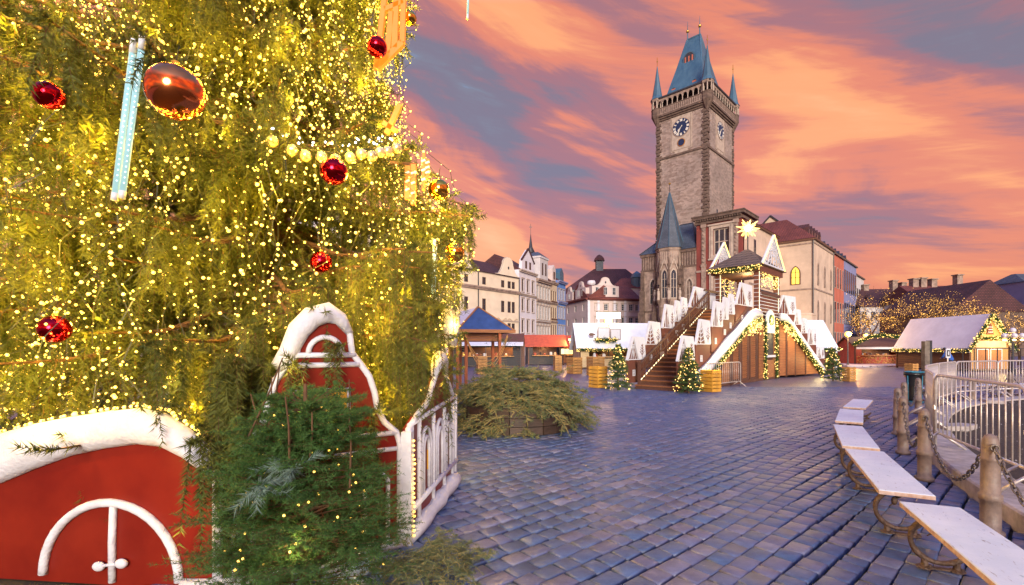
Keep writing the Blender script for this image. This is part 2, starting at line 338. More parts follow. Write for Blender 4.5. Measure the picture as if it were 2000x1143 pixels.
def make_setts():
    stones = []; ROWH = .186; seed = 0; ang = math.pi/2-ROWA
    for i in range(-120, 150):
        rr = random.Random(i); t = -3.0-rr.random()*.3; gap = .010+.006*rr.random(); rh = ROWH
        while t < 34:
            Ls = rr.choice((.17, .20, .22, .24, .26))*(.94+.12*rr.random()); tm = t+Ls/2; t += Ls
            w = i*ROWH+.05*math.sin(tm*.35+i*.05)+.02*math.sin(tm*1.3+i*.9)
            cx, cy = d_*tm+e_*w
            if cy < 2.0 or cy > FARY+.2: continue
            px = 1000+cx/cy*F
            if px < 60 or px > 2140: continue
            if cx < -2.6 and cy < 9: continue
            off, s = ring_off(cx, cy)
            if off > .34 and s < 60: continue
            sl = (.05*.35*math.cos(tm*.35+i*.05)+.02*1.3*math.cos(tm*1.3+i*.9))
            seed += 1
            stones.append((cx, cy, Ls-.009-.004*rr.random(), rh-gap-.004*rr.random(), ang-sl+rr.gauss(0, .012), rr.gauss(0, .0026), rr.gauss(0, .0065), rr.gauss(0, .0065), seed, rr.random()))
    # the ones that show largest: nearest, inside the frame, not behind the gabled boards
    def shows(st):
        cx, cy = st[0], st[1]; px = 1000+cx/cy*F; py = HZ+CAMH*F/cy
        return 850 < px < 2000 and py < 1150 and cx > -.95+(cy-4.3)*.075 and not (cx > 3.1+(cy-4)*.5)
    order = sorted([s for s in stones if shows(s)], key=lambda s: s[1])[:300]; near = set(id(s) for s in order)
    rest = [s for s in stones if id(s) not in near]
    V = np.concatenate([sett_geo(*s[:9]) for s in rest]); n = len(rest)
    T = (SF[None]+(np.arange(n)*16)[:, None, None]).reshape(-1, 4); tint = np.repeat(np.array([s[9] for s in rest]), len(SF))
    root = struct(link('sett_paving', None))
    stuff(link('sett_field', np_mesh('sett_field', V, T, MAT['sett'], False, tint), root))
    # 300 single setts: eight shapes shared between them
    variants = []
    for k in range(10):
        Lk = (.16, .19, .21, .23, .25)[k % 5]; v = sett_geo(0, 0, Lk, .168, 0, 0, 0, 0, 900+k); variants.append((Lk, np_mesh('sett', v, SF, MAT['sett'])))
    for s in order:
        k = min(range(10), key=lambda q: abs(variants[q][0]-s[2])+(.02 if (s[8]+q) % 2 else 0))
        o = link('sett', variants[k][1], root, (s[0], s[1], s[5])); o.rotation_euler = (s[7], -s[6], s[4]); o.scale = (s[2]/variants[k][0], s[3]/.168, 1)
    return len(stones)
make_setts()

# kerb stones round the flower bed, each stone a piece of the kerb
MAT['kerb'] = M('kerb_granite', (.42, .37, .36), .75, var=.28, scale=7, bump=.5, bscale=70, objrand=.1)
MAT['soil'] = M('turned_soil', (.045, .030, .022), .95, var=.5, scale=14, bump=1.0, bscale=35, col2=(.085, .06, .045))
kerb = struct(link('kerb', None))
s = .0; kk = 0
while s < 46:
    Lk = .95+.15*random.random(); m_ = MB(); poly = []
    seg = [s+.004+(Lk-.008)*q/4 for q in range(5)]
    inn = [ring(q, .30)[0] for q in seg]; out = [ring(q, .78)[0] for q in seg]
    n = 5; vs = []
    for z, a in ((-.05, 0), (.165, 0), (.185, .02), ):
        vs += [(p.x, p.y, z) for p in [ring(q, .30+a)[0] for q in seg]]
    vs += [(p.x, p.y, .185) for p in out]+[(p.x, p.y, -.05) for p in out]
    fs = [(r*n+i, r*n+i+1, (r+1)*n+i+1, (r+1)*n+i) for r in range(4) for i in range(n-1)]
    fs += [tuple(r*n for r in range(4, -1, -1)), tuple(r*n+n-1 for r in range(5))]
    m_.add(vs, fs); m_.build('kerb_stone', MAT['kerb'], kerb); s += Lk
soil_m = MB(); op = [ring(q*.75, .74)[0] for q in range(0, 150) if q*.75 < len(RING)*.25-1]
# a lumpy bed: concentric strips inward
cx = sum(p.x for p in op)/len(op); cy = sum(p.y for p in op)/len(op); vs = []; fr_ = [0, .012, .03, .055, .085, .12, .17, .24, .34, .5, .75]
for k in fr_:
    for p in op:
        q = p.lerp(Vector((cx, cy, 0)), k); vs.append((q.x, q.y, .11+random.uniform(0, .05)+min(.25, k*1.0)))
n = len(op); soil_m.add(vs, [(a*n+i, a*n+(i+1) % n, (a+1)*n+(i+1) % n, (a+1)*n+i) for a in range(len(fr_)-1) for i in range(n)]+[tuple((len(fr_)-1)*n+i for i in range(n))])
struct(soil_m.build('flower_bed_soil', MAT['soil']))
# crumbs and clods on the soil and grit on the paving
MAT['grit'] = M('pale_grit', (.34, .30, .27), .9, var=.4, scale=20)
gv = []; gf = []
for i in range(900):
    s_ = 2+random.random()*22; p, h = ring(s_, .95+random.random()**1.5*5); r_ = .006+.014*random.random(); z = .155+(.03 if True else 0)
    b0 = len(gv); gv += [(p.x+r_*math.cos(a+i), p.y+r_*math.sin(a+i), z+dz) for a, dz in ((0, 0), (2.1, 0), (4.2, 0))]+[(p.x, p.y, z+r_*1.2)]; gf += [(b0, b0+1, b0+3), (b0+1, b0+2, b0+3), (b0+2, b0, b0+3)]
stuff(link('soil_clods', np_mesh('soil_clods', np.array(gv), np.array(gf), MAT['grit'])))
bpy.data.objects['soil_clods']['label'] = 'pale crumbs of grit scattered over the dark soil'; bpy.data.objects['soil_clods']['category'] = 'grit'
# raised slab pavement far off on the right
MAT['slab'] = brickmat('pale_paving_slabs', (.46, .42, .46), (.52, .47, .50), (.2, .18, .2), 2.4, 1.2, .6, rz=.35, mortar=.03, bump=.2, plane='XY')
pm = MB(); a = gr(1655, 717); b = gr(1850, 717); pm.slab([(a.x, a.y), (b.x, b.y), (b.x+22, b.y+26), (a.x+14, a.y+26)], -.03, .12); struct(pm.build('raised_pavement', MAT['slab']))
# ------------------------------------------------------------------ building kit
MAT['glass'] = M('dark_window_glass', (.03, .035, .05), .08, var=.3, scale=.8)
MAT['glass_warm'] = M('lit_window_glass', (.9, .6, .1), .3, var=.3, scale=1.5, emit=(1.0, .62, .06), estr=1.1)
MAT['frame_w'] = M('white_window_frame', (.62, .60, .58), .6, var=.1)
MAT['frame_b'] = M('brown_window_frame', (.13, .06, .035), .6, var=.2)
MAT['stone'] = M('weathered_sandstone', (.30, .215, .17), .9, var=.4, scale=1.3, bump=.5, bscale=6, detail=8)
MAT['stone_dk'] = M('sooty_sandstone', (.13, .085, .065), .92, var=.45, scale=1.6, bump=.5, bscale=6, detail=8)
MAT['stone_lt'] = M('pale_dressed_stone', (.44, .35, .28), .85, var=.22, scale=1.2, bump=.3, bscale=5, detail=8)
MAT['cream'] = M('cream_render', (.74, .62, .46), .85, var=.1, scale=.5, bump=.1, bscale=8, detail=8)
MAT['white_r'] = M('pale_lilac_render', (.70, .66, .70), .85, var=.1, scale=.5, bump=.1, bscale=8, detail=8)
MAT['grey_r'] = M('grey_stone_render', (.56, .52, .52), .85, var=.14, scale=.6, bump=.1, bscale=8, detail=8)
MAT['beige_r'] = M('beige_render', (.60, .45, .33), .88, var=.16, scale=.35, bump=.15, bscale=8, detail=9)
MAT['ochre_r'] = M('ochre_render', (.60, .47, .33), .85, var=.12, scale=.5, detail=8)
MAT['pink_r'] = M('dusty_pink_render', (.60, .48, .44), .85, var=.12, scale=.5, detail=8)
MAT['blue_r'] = M('blue_render', (.10, .22, .55), .85, var=.15, scale=.5, detail=8)
MAT['slateblue_r'] = M('slate_blue_render', (.22, .23, .40), .85, var=.12, scale=.4, detail=8)
MAT['coral_r'] = M('coral_render', (.50, .14, .085), .85, var=.14, scale=.4, detail=8)
MAT['oxblood'] = M('oxblood_render', (.20, .042, .032), .85, var=.22, scale=.5, bump=.1, bscale=8, detail=8)
MAT['tile'] = brickmat('red_roof_tiles', (.30, .075, .05), (.22, .055, .042), (.07, .02, .02), .30, .30, .8, mortar=.16, bump=1.0)
MAT['tile_dk'] = brickmat('brown_roof_tiles', (.14, .045, .045), (.10, .036, .04), (.03, .012, .014), .30, .30, .8, mortar=.16, bump=1.0)
MAT['slate'] = brickmat('blue_slate', (.065, .08, .105), (.09, .105, .135), (.03, .04, .05), .45, .30, .5, mortar=.08, bump=.7)
MAT['copper'] = M('verdigris_copper', (.040, .095, .15), .45, var=.35, scale=.45, bump=.25, bscale=1.5, col2=(.075, .15, .21), stretch=(2, 2, .5), detail=8)
MAT['gilt'] = M('gilded_ball', (.75, .48, .10), .3, metal=1.0, var=.1)
MAT['lead'] = M('dark_lead', (.035, .035, .045), .5, var=.25)
MAT['clock_blue'] = M('clock_blue_enamel', (.012, .03, .085), .35, var=.15)
MAT['clock_gold'] = M('clock_pale_gilt', (.75, .70, .60), .45, var=.08)
def wall_open(mb, x0, x1, z0, z1, ops, y=0.0, t=.3):
    xs = sorted({x0, x1, *[max(x0, o[0]) for o in ops], *[min(x1, o[1]) for o in ops]}); zs = sorted({z0, z1, *[o[2] for o in ops], *[o[3] for o in ops]})
    for a, b in zip(xs, xs[1:]):
        run = None
        for c, d in zip(zs, zs[1:]):
            mx, mz = (a+b)/2, (c+d)/2
            hole = any(o[0] < mx < o[1] and o[2] < mz < o[3] for o in ops)
            if hole:
                if run: mb.quad((a, y, run[0]), (b, y, run[0]), (b, y, run[1]), (a, y, run[1])); run = None
            else: run = (run[0], d) if run else (c, d)
        if run: mb.quad((a, y, run[0]), (b, y, run[0]), (b, y, run[1]), (a, y, run[1]))
    for a, b, c, d in ops:
        mb.quad((a, y, c), (a, y, d), (a, y+t, d), (a, y+t, c)); mb.quad((b, y, c), (b, y+t, c), (b, y+t, d), (b, y, d))
        mb.quad((a, y, d), (b, y, d), (b, y+t, d), (a, y+t, d)); mb.quad((a, y, c), (a, y+t, c), (b, y+t, c), (b, y, c))
_wc = {}
def win(parent, x, z, w, h, y=.12, fm='frame_w', pm='glass', nx=2, nz=3, fw=.07, rot=None, surround=None, sill=True):
    key = (round(w, 2), round(h, 2), fm, pm, nx, nz, fw)
    if key not in _wc:
        f = MB(); f.bx(-w/2, w/2, -.03, .05, 0, fw); f.bx(-w/2, w/2, -.03, .05, h-fw, h); f.bx(-w/2, -w/2+fw, -.03, .05, fw, h-fw); f.bx(w/2-fw, w/2, -.03, .05, fw, h-fw)
        for i in range(1, nx): q = -w/2+w*i/nx; f.bx(q-fw*.45, q+fw*.45, -.028, .045, fw, h-fw)
        for i in range(1, nz): q = h*i/nz; f.bx(-w/2+fw, w/2-fw, -.022, .04, q-fw*.35, q+fw*.35)
        p = MB(); p.bx(-w/2+.02, w/2-.02, .02, .035, .02, h-.02)
        _wc[key] = (f.mesh('window', MAT[fm]), p.mesh('pane', MAT[pm]))
    a, b = _wc[key]; o = link('window', a, parent, (x, y, z)); link('pane', b, o)
    if rot is not None: o.rotation_euler = (0, 0, rot)
    return o
def gothic_poly(w, h, n=6):
    """pointed arch outline, counter-clockwise seen from -y"""
    hs = h-w*.95; pts = [(-w/2, 0), (w/2, 0)]
    for i in range(n+1): a = i/n*R(60); pts.append((-w/2+w*math.cos(a), hs+w*math.sin(a)*1.06))
    for i in range(n-1, -1, -1): a = i/n*R(60); pts.append((w/2-w*math.cos(a), hs+w*math.sin(a)*1.06))
    return pts
def gothic(parent, x, z, w, h, y, frm='stone_lt', pan='glass', lights=2, rot=None, lead=True):
    o_ = gothic_poly(w, h); i_ = gothic_poly(w*.74, h*.9); i_ = [(a, b+h*.035) for a, b in i_]; f = MB(); n = len(o_)
    vs = [(a, -.10, b) for a, b in o_]+[(a, -.10, b) for a, b in i_]+[(a, .1, b) for a, b in o_]+[(a, .06, b) for a, b in i_]
    f.add(vs, [(i, (i+1) % n, n+(i+1) % n, n+i) for i in range(n)]+[(i, 2*n+i, 2*n+(i+1) % n, (i+1) % n) for i in range(n)]+[(n+i, n+(i+1) % n, 3*n+(i+1) % n, 3*n+i) for i in range(n)])
    for k in range(1, lights): q = -w*.37+w*.74*k/lights; f.bx(q-.035*w, q+.035*w, -.05, .05, h*.04, h*(.82 if lights > 1 else .9))
    if lead: f.bx(-w*.36, w*.36, -.03, .04, h*.36, h*.36+.05*w); f.bx(-w*.36, w*.36, -.03, .04, h*.63, h*.63+.05*w)
    o = f.build('window', MAT[frm], parent); o.location = (x, y, z)
    p = MB(); p.prism(i_, .02, .05); p.build('pane', MAT[pan], o)
    if rot is not None: o.rotation_euler = (0, 0, rot)
    return o
def hip(mb, x0, x1, y0, y1, z0, rx0, rx1, ry0, ry1, z1):
    mb.add([(x0, y0, z0), (x1, y0, z0), (x1, y1, z0), (x0, y1, z0), (rx0, ry0, z1), (rx1, ry0, z1), (rx1, ry1, z1), (rx0, ry1, z1)],
           [(0, 1, 5, 4), (1, 2, 6, 5), (2, 3, 7, 6), (3, 0, 4, 7), (4, 5, 6, 7), (3, 2, 1, 0)])

# ------------------------------------------------------------------ town hall tower
HA = math.atan2(-.694, .72); HO = (40.6, 100.0, 0.0)
MAT['rubble'] = rubble('rubble_masonry', (.40, .27, .215), (.68, .51, .43), (.58, .45, .385), 1.5, 2.9)
def town_hall_tower():
    t = thing('clock_tower', 'tall rubble stone clock tower with a blue copper wedge roof and four spired corner turrets', 'tower', HO, HA)
    W, D = 11.3, 14.8
    b = MB(); b.bx(-W, 0, 0, D, 0, 53.2); b.build('wall', MAT['rubble'], t)
    # quoins, each one a stone
    q = [MB().box((0, 0, 0), (1.25, .9, .62)).mesh('quoin', MAT['stone_dk']), MB().box((0, 0, 0), (.8, 1.3, .55)).mesh('quoin', MAT['stone_dk'])]
    z = 18.0; k = 0
    while z < 51.5:
        for (cx, cy) in ((-.35+.02, .30), (-W+.35-.02, .30), (-.36, D-.35)):
            if (cx > -5 and z < 27.5 and cy < 1): continue
            o = link('quoin', q[k % 2], t, (cx+random.uniform(-.12, .12)*0+(.0 if k % 2 else -.14 if cx > -5 else .14), cy+(.09 if k % 2 else -.02), z)); o.scale = (random.uniform(.85, 1.2), 1, random.uniform(.8, 1.15))
        z += .72; k += 1
    m = MB(); m.bx(-W-.22, .22, -.22, D+.22, 43.3, 43.75); m.build('string_course', MAT['stone_dk'], t)
    # clocks on the two faces in view
    def clock(px_, rot, cz, rad):
        def fr(x, y, z): return (px_+x, y, z) if not rot else (-y, px_+x, z)
        pn = MB(); pn.prism([(-2.4, 44.3), (2.4, 44.3), (2.4, 51.8), (-2.4, 51.8)], -.07, .1, fr); pn.prism([(-1.5, 43.8), (1.5, 43.8), (1.5, 44.3), (-1.5, 44.3)], -.07, .1, fr)
        P = pn.build('clock_panel', MAT['stone_lt'], t)
        bd = MB()
        for a, b_, c, d in ((-2.2, -2.1, 44.5, 51.6), (2.1, 2.2, 44.5, 51.6), (-2.1, 2.1, 44.5, 44.6)): bd.prism([(a, c), (b_, c), (b_, d), (a, d)], -.12, -.065, fr)
        bd.build('panel_moulding', MAT['stone'], P)
        f = MB(); n = 40; f.prism([(rad*math.cos(i*2*math.pi/n), cz+rad*math.sin(i*2*math.pi/n)) for i in range(n)], -.14, -.06, fr)
        C = f.build('clock_face', MAT['clock_blue'], t)
        g = MB()
        def ringp(r0, r1, y0, y1):
            vs = []; 
            for r in (r0, r1):
                for y in (y0, y1): vs += [fr(r*math.cos(i*2*math.pi/n), y, cz+r*math.sin(i*2*math.pi/n)) for i in range(n)]
            g.add(vs, [(i, (i+1) % n, 2*n+(i+1) % n, 2*n+i) for i in range(n)]+[(2*n+i, 2*n+(i+1) % n, 3*n+(i+1) % n, 3*n+i) for i in range(n)])
        ringp(rad*.985, rad*1.06, -.16, -.06)
        g.build('clock_rim', MAT['stone'], C)
        ROM = ['XII', 'I', 'II', 'III', 'IIII', 'V', 'VI', 'VII', 'VIII', 'IX', 'X', 'XI']
        for hh, s in enumerate(ROM):
            a = R(90-30*hh); nm = MB(); wch = {'I': .13, 'V': .26, 'X': .28}; tot = sum(wch[c] for c in s)*rad/1.7; cur = -tot/2; hgt = rad*.27
            for c in s:
                w = wch[c]*rad/1.7; x0 = cur+w/2; cur += w; st = .055*rad/1.7
                segs = {'I': [((0, -.5), (0, .5), 1.3)], 'V': [((-.4, .5), (0, -.5), 1.4), ((0, -.5), (.4, .5), .8)], 'X': [((-.4, .5), (.4, -.5), 1.4), ((-.4, -.5), (.4, .5), .8)]}[c]
                for (p0, p1, th) in segs:
                    pts = []
                    for (lx, lz) in (p0, p1):
                        ux, uz = x0+lx*w*.8, lz*hgt; rr_ = rad*.80+uz; tt = ux
                        pts.append((rr_*math.cos(a)+tt*math.sin(a), cz+rr_*math.sin(a)-tt*math.cos(a)))
                    (ax, az), (bx_, bz) = pts; dx, dz = bx_-ax, bz-az; l = math.hypot(dx, dz); ox, oz = -dz/l*st*th, dx/l*st*th
                    nm.prism([(ax-ox, az-oz), (bx_-ox, bz-oz), (bx_+ox, bz+oz), (ax+ox, az+oz)][::-1], -.165, -.14, fr)
            nm.build('numeral', MAT['clock_gold'], C)
        for ang, ln, wd in ((209, .80, .05), (222, .56, .085)):
            a = R(90-ang); hd = MB(); ca, sa = math.cos(a), math.sin(a)
            pl = [(-.22*rad, wd*.5*rad), (.25*rad, wd*.5*rad), (ln*rad*.72, wd*1.3*rad), (ln*rad, 0), (ln*rad*.72, -wd*1.3*rad), (.25*rad, -wd*.5*rad), (-.22*rad, -wd*.5*rad)]
            hd.prism([(x*ca-y*sa, cz+x*sa+y*ca) for x, y in pl][::-1], -.22, -.18, fr); hd.build('clock_hand', MAT['clock_gold'], C)
    clock(-5.63, False, 49.2, 1.88); clock(6.9, True, 48.9, 1.88)
    f = MB(); n = 20; f.prism([(-5.6+.72*math.cos(i*2*math.pi/n), 45.9+.72*math.sin(i*2*math.pi/n)) for i in range(n)], -.115, -.05); mo = f.build('moon_dial', MAT['clock_blue'], t)
    f = MB(); f.tube([(-5.6+.78*math.cos(i*2*math.pi/n), -.1, 45.9+.78*math.sin(i*2*math.pi/n)) for i in range(n)], .09, 5, closed=True); f.build('dial_rim', MAT['gilt'], mo)
    # slit windows on the right face
    for y, z, h in ((5.2, 29.0, 2.4), (9.0, 24, 2.0)):
        s = MB(); s.bx(-.02, .05, y-.3, y+.3, z, z+h); s.build('slit_window', MAT['glass'], t)
    # plaster patch beside the corner
    # gallery: corbel courses, parapet, arcade
    G = MB(); e = .75
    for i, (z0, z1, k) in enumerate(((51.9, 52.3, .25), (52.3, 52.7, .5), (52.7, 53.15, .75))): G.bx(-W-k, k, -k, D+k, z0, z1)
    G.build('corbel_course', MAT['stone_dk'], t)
    P = MB(); x0, x1, y0, y1 = -W-e, e, -e, D+e; th = .28
    for a in ((x0, x1, y0, y0+th), (x0, x1, y1-th, y1), (x0, x0+th, y0+th, y1-th), (x1-th, x1, y0+th, y1-th)): P.bx(a[0], a[1], a[2], a[3], 53.15, 54.45)
    pp = P.build('parapet', MAT['stone'], t)
    A = MB(); A.bx(x0+th+.02, x1-th-.02, y0+th+.02, y1-th-.02, 53.15, 53.3); A.build('gallery_floor', MAT['stone_dk'], t)
    C = MB(); C.bx(-W+1.1, -1.1, 1.1, D-1.1, 53.3, 56.6); C.build('inner_wall', MAT['stone_dk'], t)
    # parapet panels
    k = MB()
    for i in range(22): xx = x0+1.4+(x1-x0-2.8)*i/21; k.bx(xx-.07, xx+.07, y0-.06, y0, 53.35, 54.3)
    for i in range(26): yy = y0+1.4+(y1-y0-2.8)*i/25; k.bx(x1, x1+.06, yy-.07, yy+.07, 53.35, 54.3)
    k.bx(x0-.08, x1+.08, y0-.08, y0+th+.05, 54.45, 54.62); k.bx(x1-th-.05, x1+.08, y0+th+.05, y1, 54.45, 54.62); k.bx(x0-.08, x0+th+.05, y0+th+.05, y1, 54.45, 54.62)
    k.build('parapet_tracery', MAT['stone_dk'], pp)
    def arcade(ax, ay, bx_, by, n):
        """a run of round arches on colonnettes between two points"""
        ang = math.atan2(by-ay, bx_-ax); L = math.hypot(bx_-ax, by-ay); w = L/n; sp = MB(); zs, zt = 55.7, 56.65; r = w*.40
        for i in range(n):
            poly = [(i*w, zs), (i*w+w/2-r, zs)]+[(i*w+w/2-r*math.cos(math.pi*j/8), zs+r*math.sin(math.pi*j/8)*min(1, .85*(zt-zs)/r)) for j in range(1, 8)]+[(i*w+w/2+r, zs), (i*w+w, zs), (i*w+w, zt), (i*w, zt)]
            ca, sa = math.cos(ang), math.sin(ang); fr = lambda x, y, z: (ax+x*ca-y*sa, ay+x*sa+y*ca, z)
            # split in strips so the arch stays clean
            top = [(i*w+w/2-r*math.cos(math.pi*j/8), zs+r*math.sin(math.pi*j/8)*min(1, .85*(zt-zs)/r)) for j in range(9)]
            for j in range(8): sp.prism([top[j], top[j+1], (top[j+1][0], zt), (top[j][0], zt)], -.12, .16, fr)
            sp.prism([(i*w, zs), (i*w+w/2-r, zs), (i*w+w/2-r, zt), (i*w, zt)], -.12, .16, fr); sp.prism([(i*w+w/2+r, zs), (i*w+w, zs), (i*w+w, zt), (i*w+w/2+r, zt)], -.12, .16, fr)
        sp.build('arcade', MAT['stone'], t)
        for i in range(n+1):
            o = link('colonnette', COLN, t, (ax+(bx_-ax)*i/n, ay+(by-ay)*i/n, 54.62))
    cm = MB(); cm.lathe([(.16, 0), (.16, .12), (.10, .18), (.10, .9), (.17, 1.0), (.17, 1.1)], 8); COLN = cm.mesh('colonnette', MAT['stone_lt'])
    arcade(x0+1.2, y0+.12, x1-1.2, y0+.12, 9); arcade(x1-.12, y0+1.2, x1-.12, y1-1.2, 11); arcade(x0+.12, y1-1.2, x0+.12, y0+1.2, 11)
    E = MB(); E.bx(x0-.25, x1+.25, y0-.25, y1+.25, 56.65, 56.95); E.build('eaves', MAT['lead'], t)
    # roof wedge
    rf = MB(); rf.add([(-W+1.2, 1.2, 56.9), (-1.2, 1.2, 56.9), (-1.2, D-1.2, 56.9), (-W+1.2, D-1.2, 56.9), (-7.6, 7.4, 72.3), (-4.6, 7.4, 72.3)], [(0, 1, 5, 4), (1, 2, 5), (2, 3, 4, 5), (3, 0, 4)])
    # flared skirt down to the eaves
    rf.add([(x0+.4, y0+.4, 56.98), (x1-.4, y0+.4, 56.98), (x1-.4, y1-.4, 56.98), (x0+.4, y1-.4, 56.98), (-W+2.1, 2.1, 58.3), (-2.1, 2.1, 58.3), (-2.1, D-2.1, 58.3), (-W+2.1, D-2.1, 58.3)], [(0, 1, 5, 4), (1, 2, 6, 5), (2, 3, 7, 6), (3, 0, 4, 7)])
    roof = rf.build('roof', MAT['copper'], t)
    rd = MB()
    for a, b_ in (((-1.5, 1.5, 56.9), (-4.6, 7.4, 72.3)), ((-W+1.5, 1.5, 56.9), (-7.6, 7.4, 72.3)), ((-1.5, D-1.5, 56.9), (-4.6, 7.4, 72.3)), ((-7.6, 7.4, 72.3), (-4.6, 7.4, 72.3))): rd.bar(a, b_, .28)
    for i in range(1, 10):
        u = i/10; rd.bar(Vector((-W+1.5, 1.5, 56.95)).lerp(Vector((-1.5, 1.5, 56.95)), u), Vector((-7.6, 7.38, 72.3)).lerp(Vector((-4.6, 7.38, 72.3)), u), .07)
        rd.bar(Vector((-1.48, 1.5, 56.95)).lerp(Vector((-1.48, D-1.5, 56.95)), u), (-4.6, 7.4, 72.3), .07)
    rd.build('roof_ridges', MAT['copper'], roof)
    def finial(par, x, y, z, h, r):
        f = MB(); f.tube([(x, y, z-.3), (x, y, z+h*.35), (x, y, z+h)], [r*.5, r*.3, .03], 6); f.build('finial_rod', MAT['copper'], par)
        g = MB(); g.ball((x, y, z+h*.45), r, 10, 7); g.build('gilt_ball', MAT['gilt'], par)
    finial(roof, -7.5, 7.4, 72.3, 4.2, .36); finial(roof, -4.7, 7.4, 72.3, 4.2, .36)
    # large arched lucarne in the front slope, one in the side slope
    def lucarne(cx, cy, z, w, h, side=False):
        n = 10; pts = [(-w/2, 0), (w/2, 0)]+[(w/2*math.cos(math.pi*i/n), h*.45+w*.5*math.sin(math.pi*i/n)) for i in range(n+1)]
        rt = MB()
        fr = (lambda x, y, zz: (cx+x, cy+y, z+zz)) if not side else (lambda x, y, zz: (cx-y, cy+x, z+zz))
        rt.prism([(a*1.12, b*1.08) for a, b in pts], 0, 2.6, fr); lu = rt.build('lucarne', MAT['copper'], roof)
        op = MB(); op.prism([(a*.9, b*.95+.05) for a, b in pts], -.03, .02, fr); op.build('opening', MAT['lead'], lu)
        if not side:
            lv = MB()
            for a in (-.30, 0.02, .34): lv.prism([(w*a-.05-.12, .1), (w*a+.12, .1), (w*a+.12, h*.62), (w*a-.05-.12, h*.62)], -.06, -.02, fr)
            lv.build('shutter', MAT['coral_r'], lu)
    lucarne(-6.05, 4.75, 65.4, 2.5, 2.3); lucarne(-2.7, 7.3, 65.2, 1.3, 1.9, True); lucarne(-8.4, 2.15, 58.6, .9, 1.2); lucarne(-3.7, 2.15, 58.7, .9, 1.2); lucarne(-1.8, 8.5, 58.8, .8, 1.1, True)
    # corner turrets
    for (cx, cy) in ((x1-.8, y0+.8), (x0+.8, y0+.8), (x1-.8, y1-.8), (x0+.8, y1-.8)):
        tb = MB(); tb.lathe([(.3, 51.2), (.8, 52.2), (1.25, 53.1), (1.25, 54.55), (1.33, 54.6), (1.33, 54.72), (.8, 54.73)], 8, (cx, cy, 0), ph=R(22.5)); u = tb.build('corner_turret', MAT['stone_dk'], t)
        tb = MB(); tb.lathe([(1.2, 56.35), (1.28, 56.4), (1.36, 56.7), (1.4, 56.9)], 8, (cx, cy, 0), ph=R(22.5)); tb.build('turret_cornice', MAT['stone'], u)
        for j in range(8):
            a = R(22.5+45*j); c2 = MB(); c2.tube([(cx+1.13*math.cos(a), cy+1.13*math.sin(a), 54.72), (cx+1.13*math.cos(a), cy+1.13*math.sin(a), 56.36)], .13, 6); c2.build('turret_column', MAT['stone_lt'], u)
        sp = MB(); sp.lathe([(1.5, 56.9), (1.1, 57.7), (.58, 60.8), (.06, 64.6)], 8, (cx, cy, 0), ph=R(22.5)); s_ = sp.build('turret_spire', MAT['copper'], u)
        fn = MB(); fn.tube([(cx, cy, 64.4), (cx, cy, 66.6)], .06, 5); fn.ball((cx, cy, 65.7), .16, 8, 6); fn.build('spire_finial', MAT['gilt'], u)
    return t
town_hall_tower()

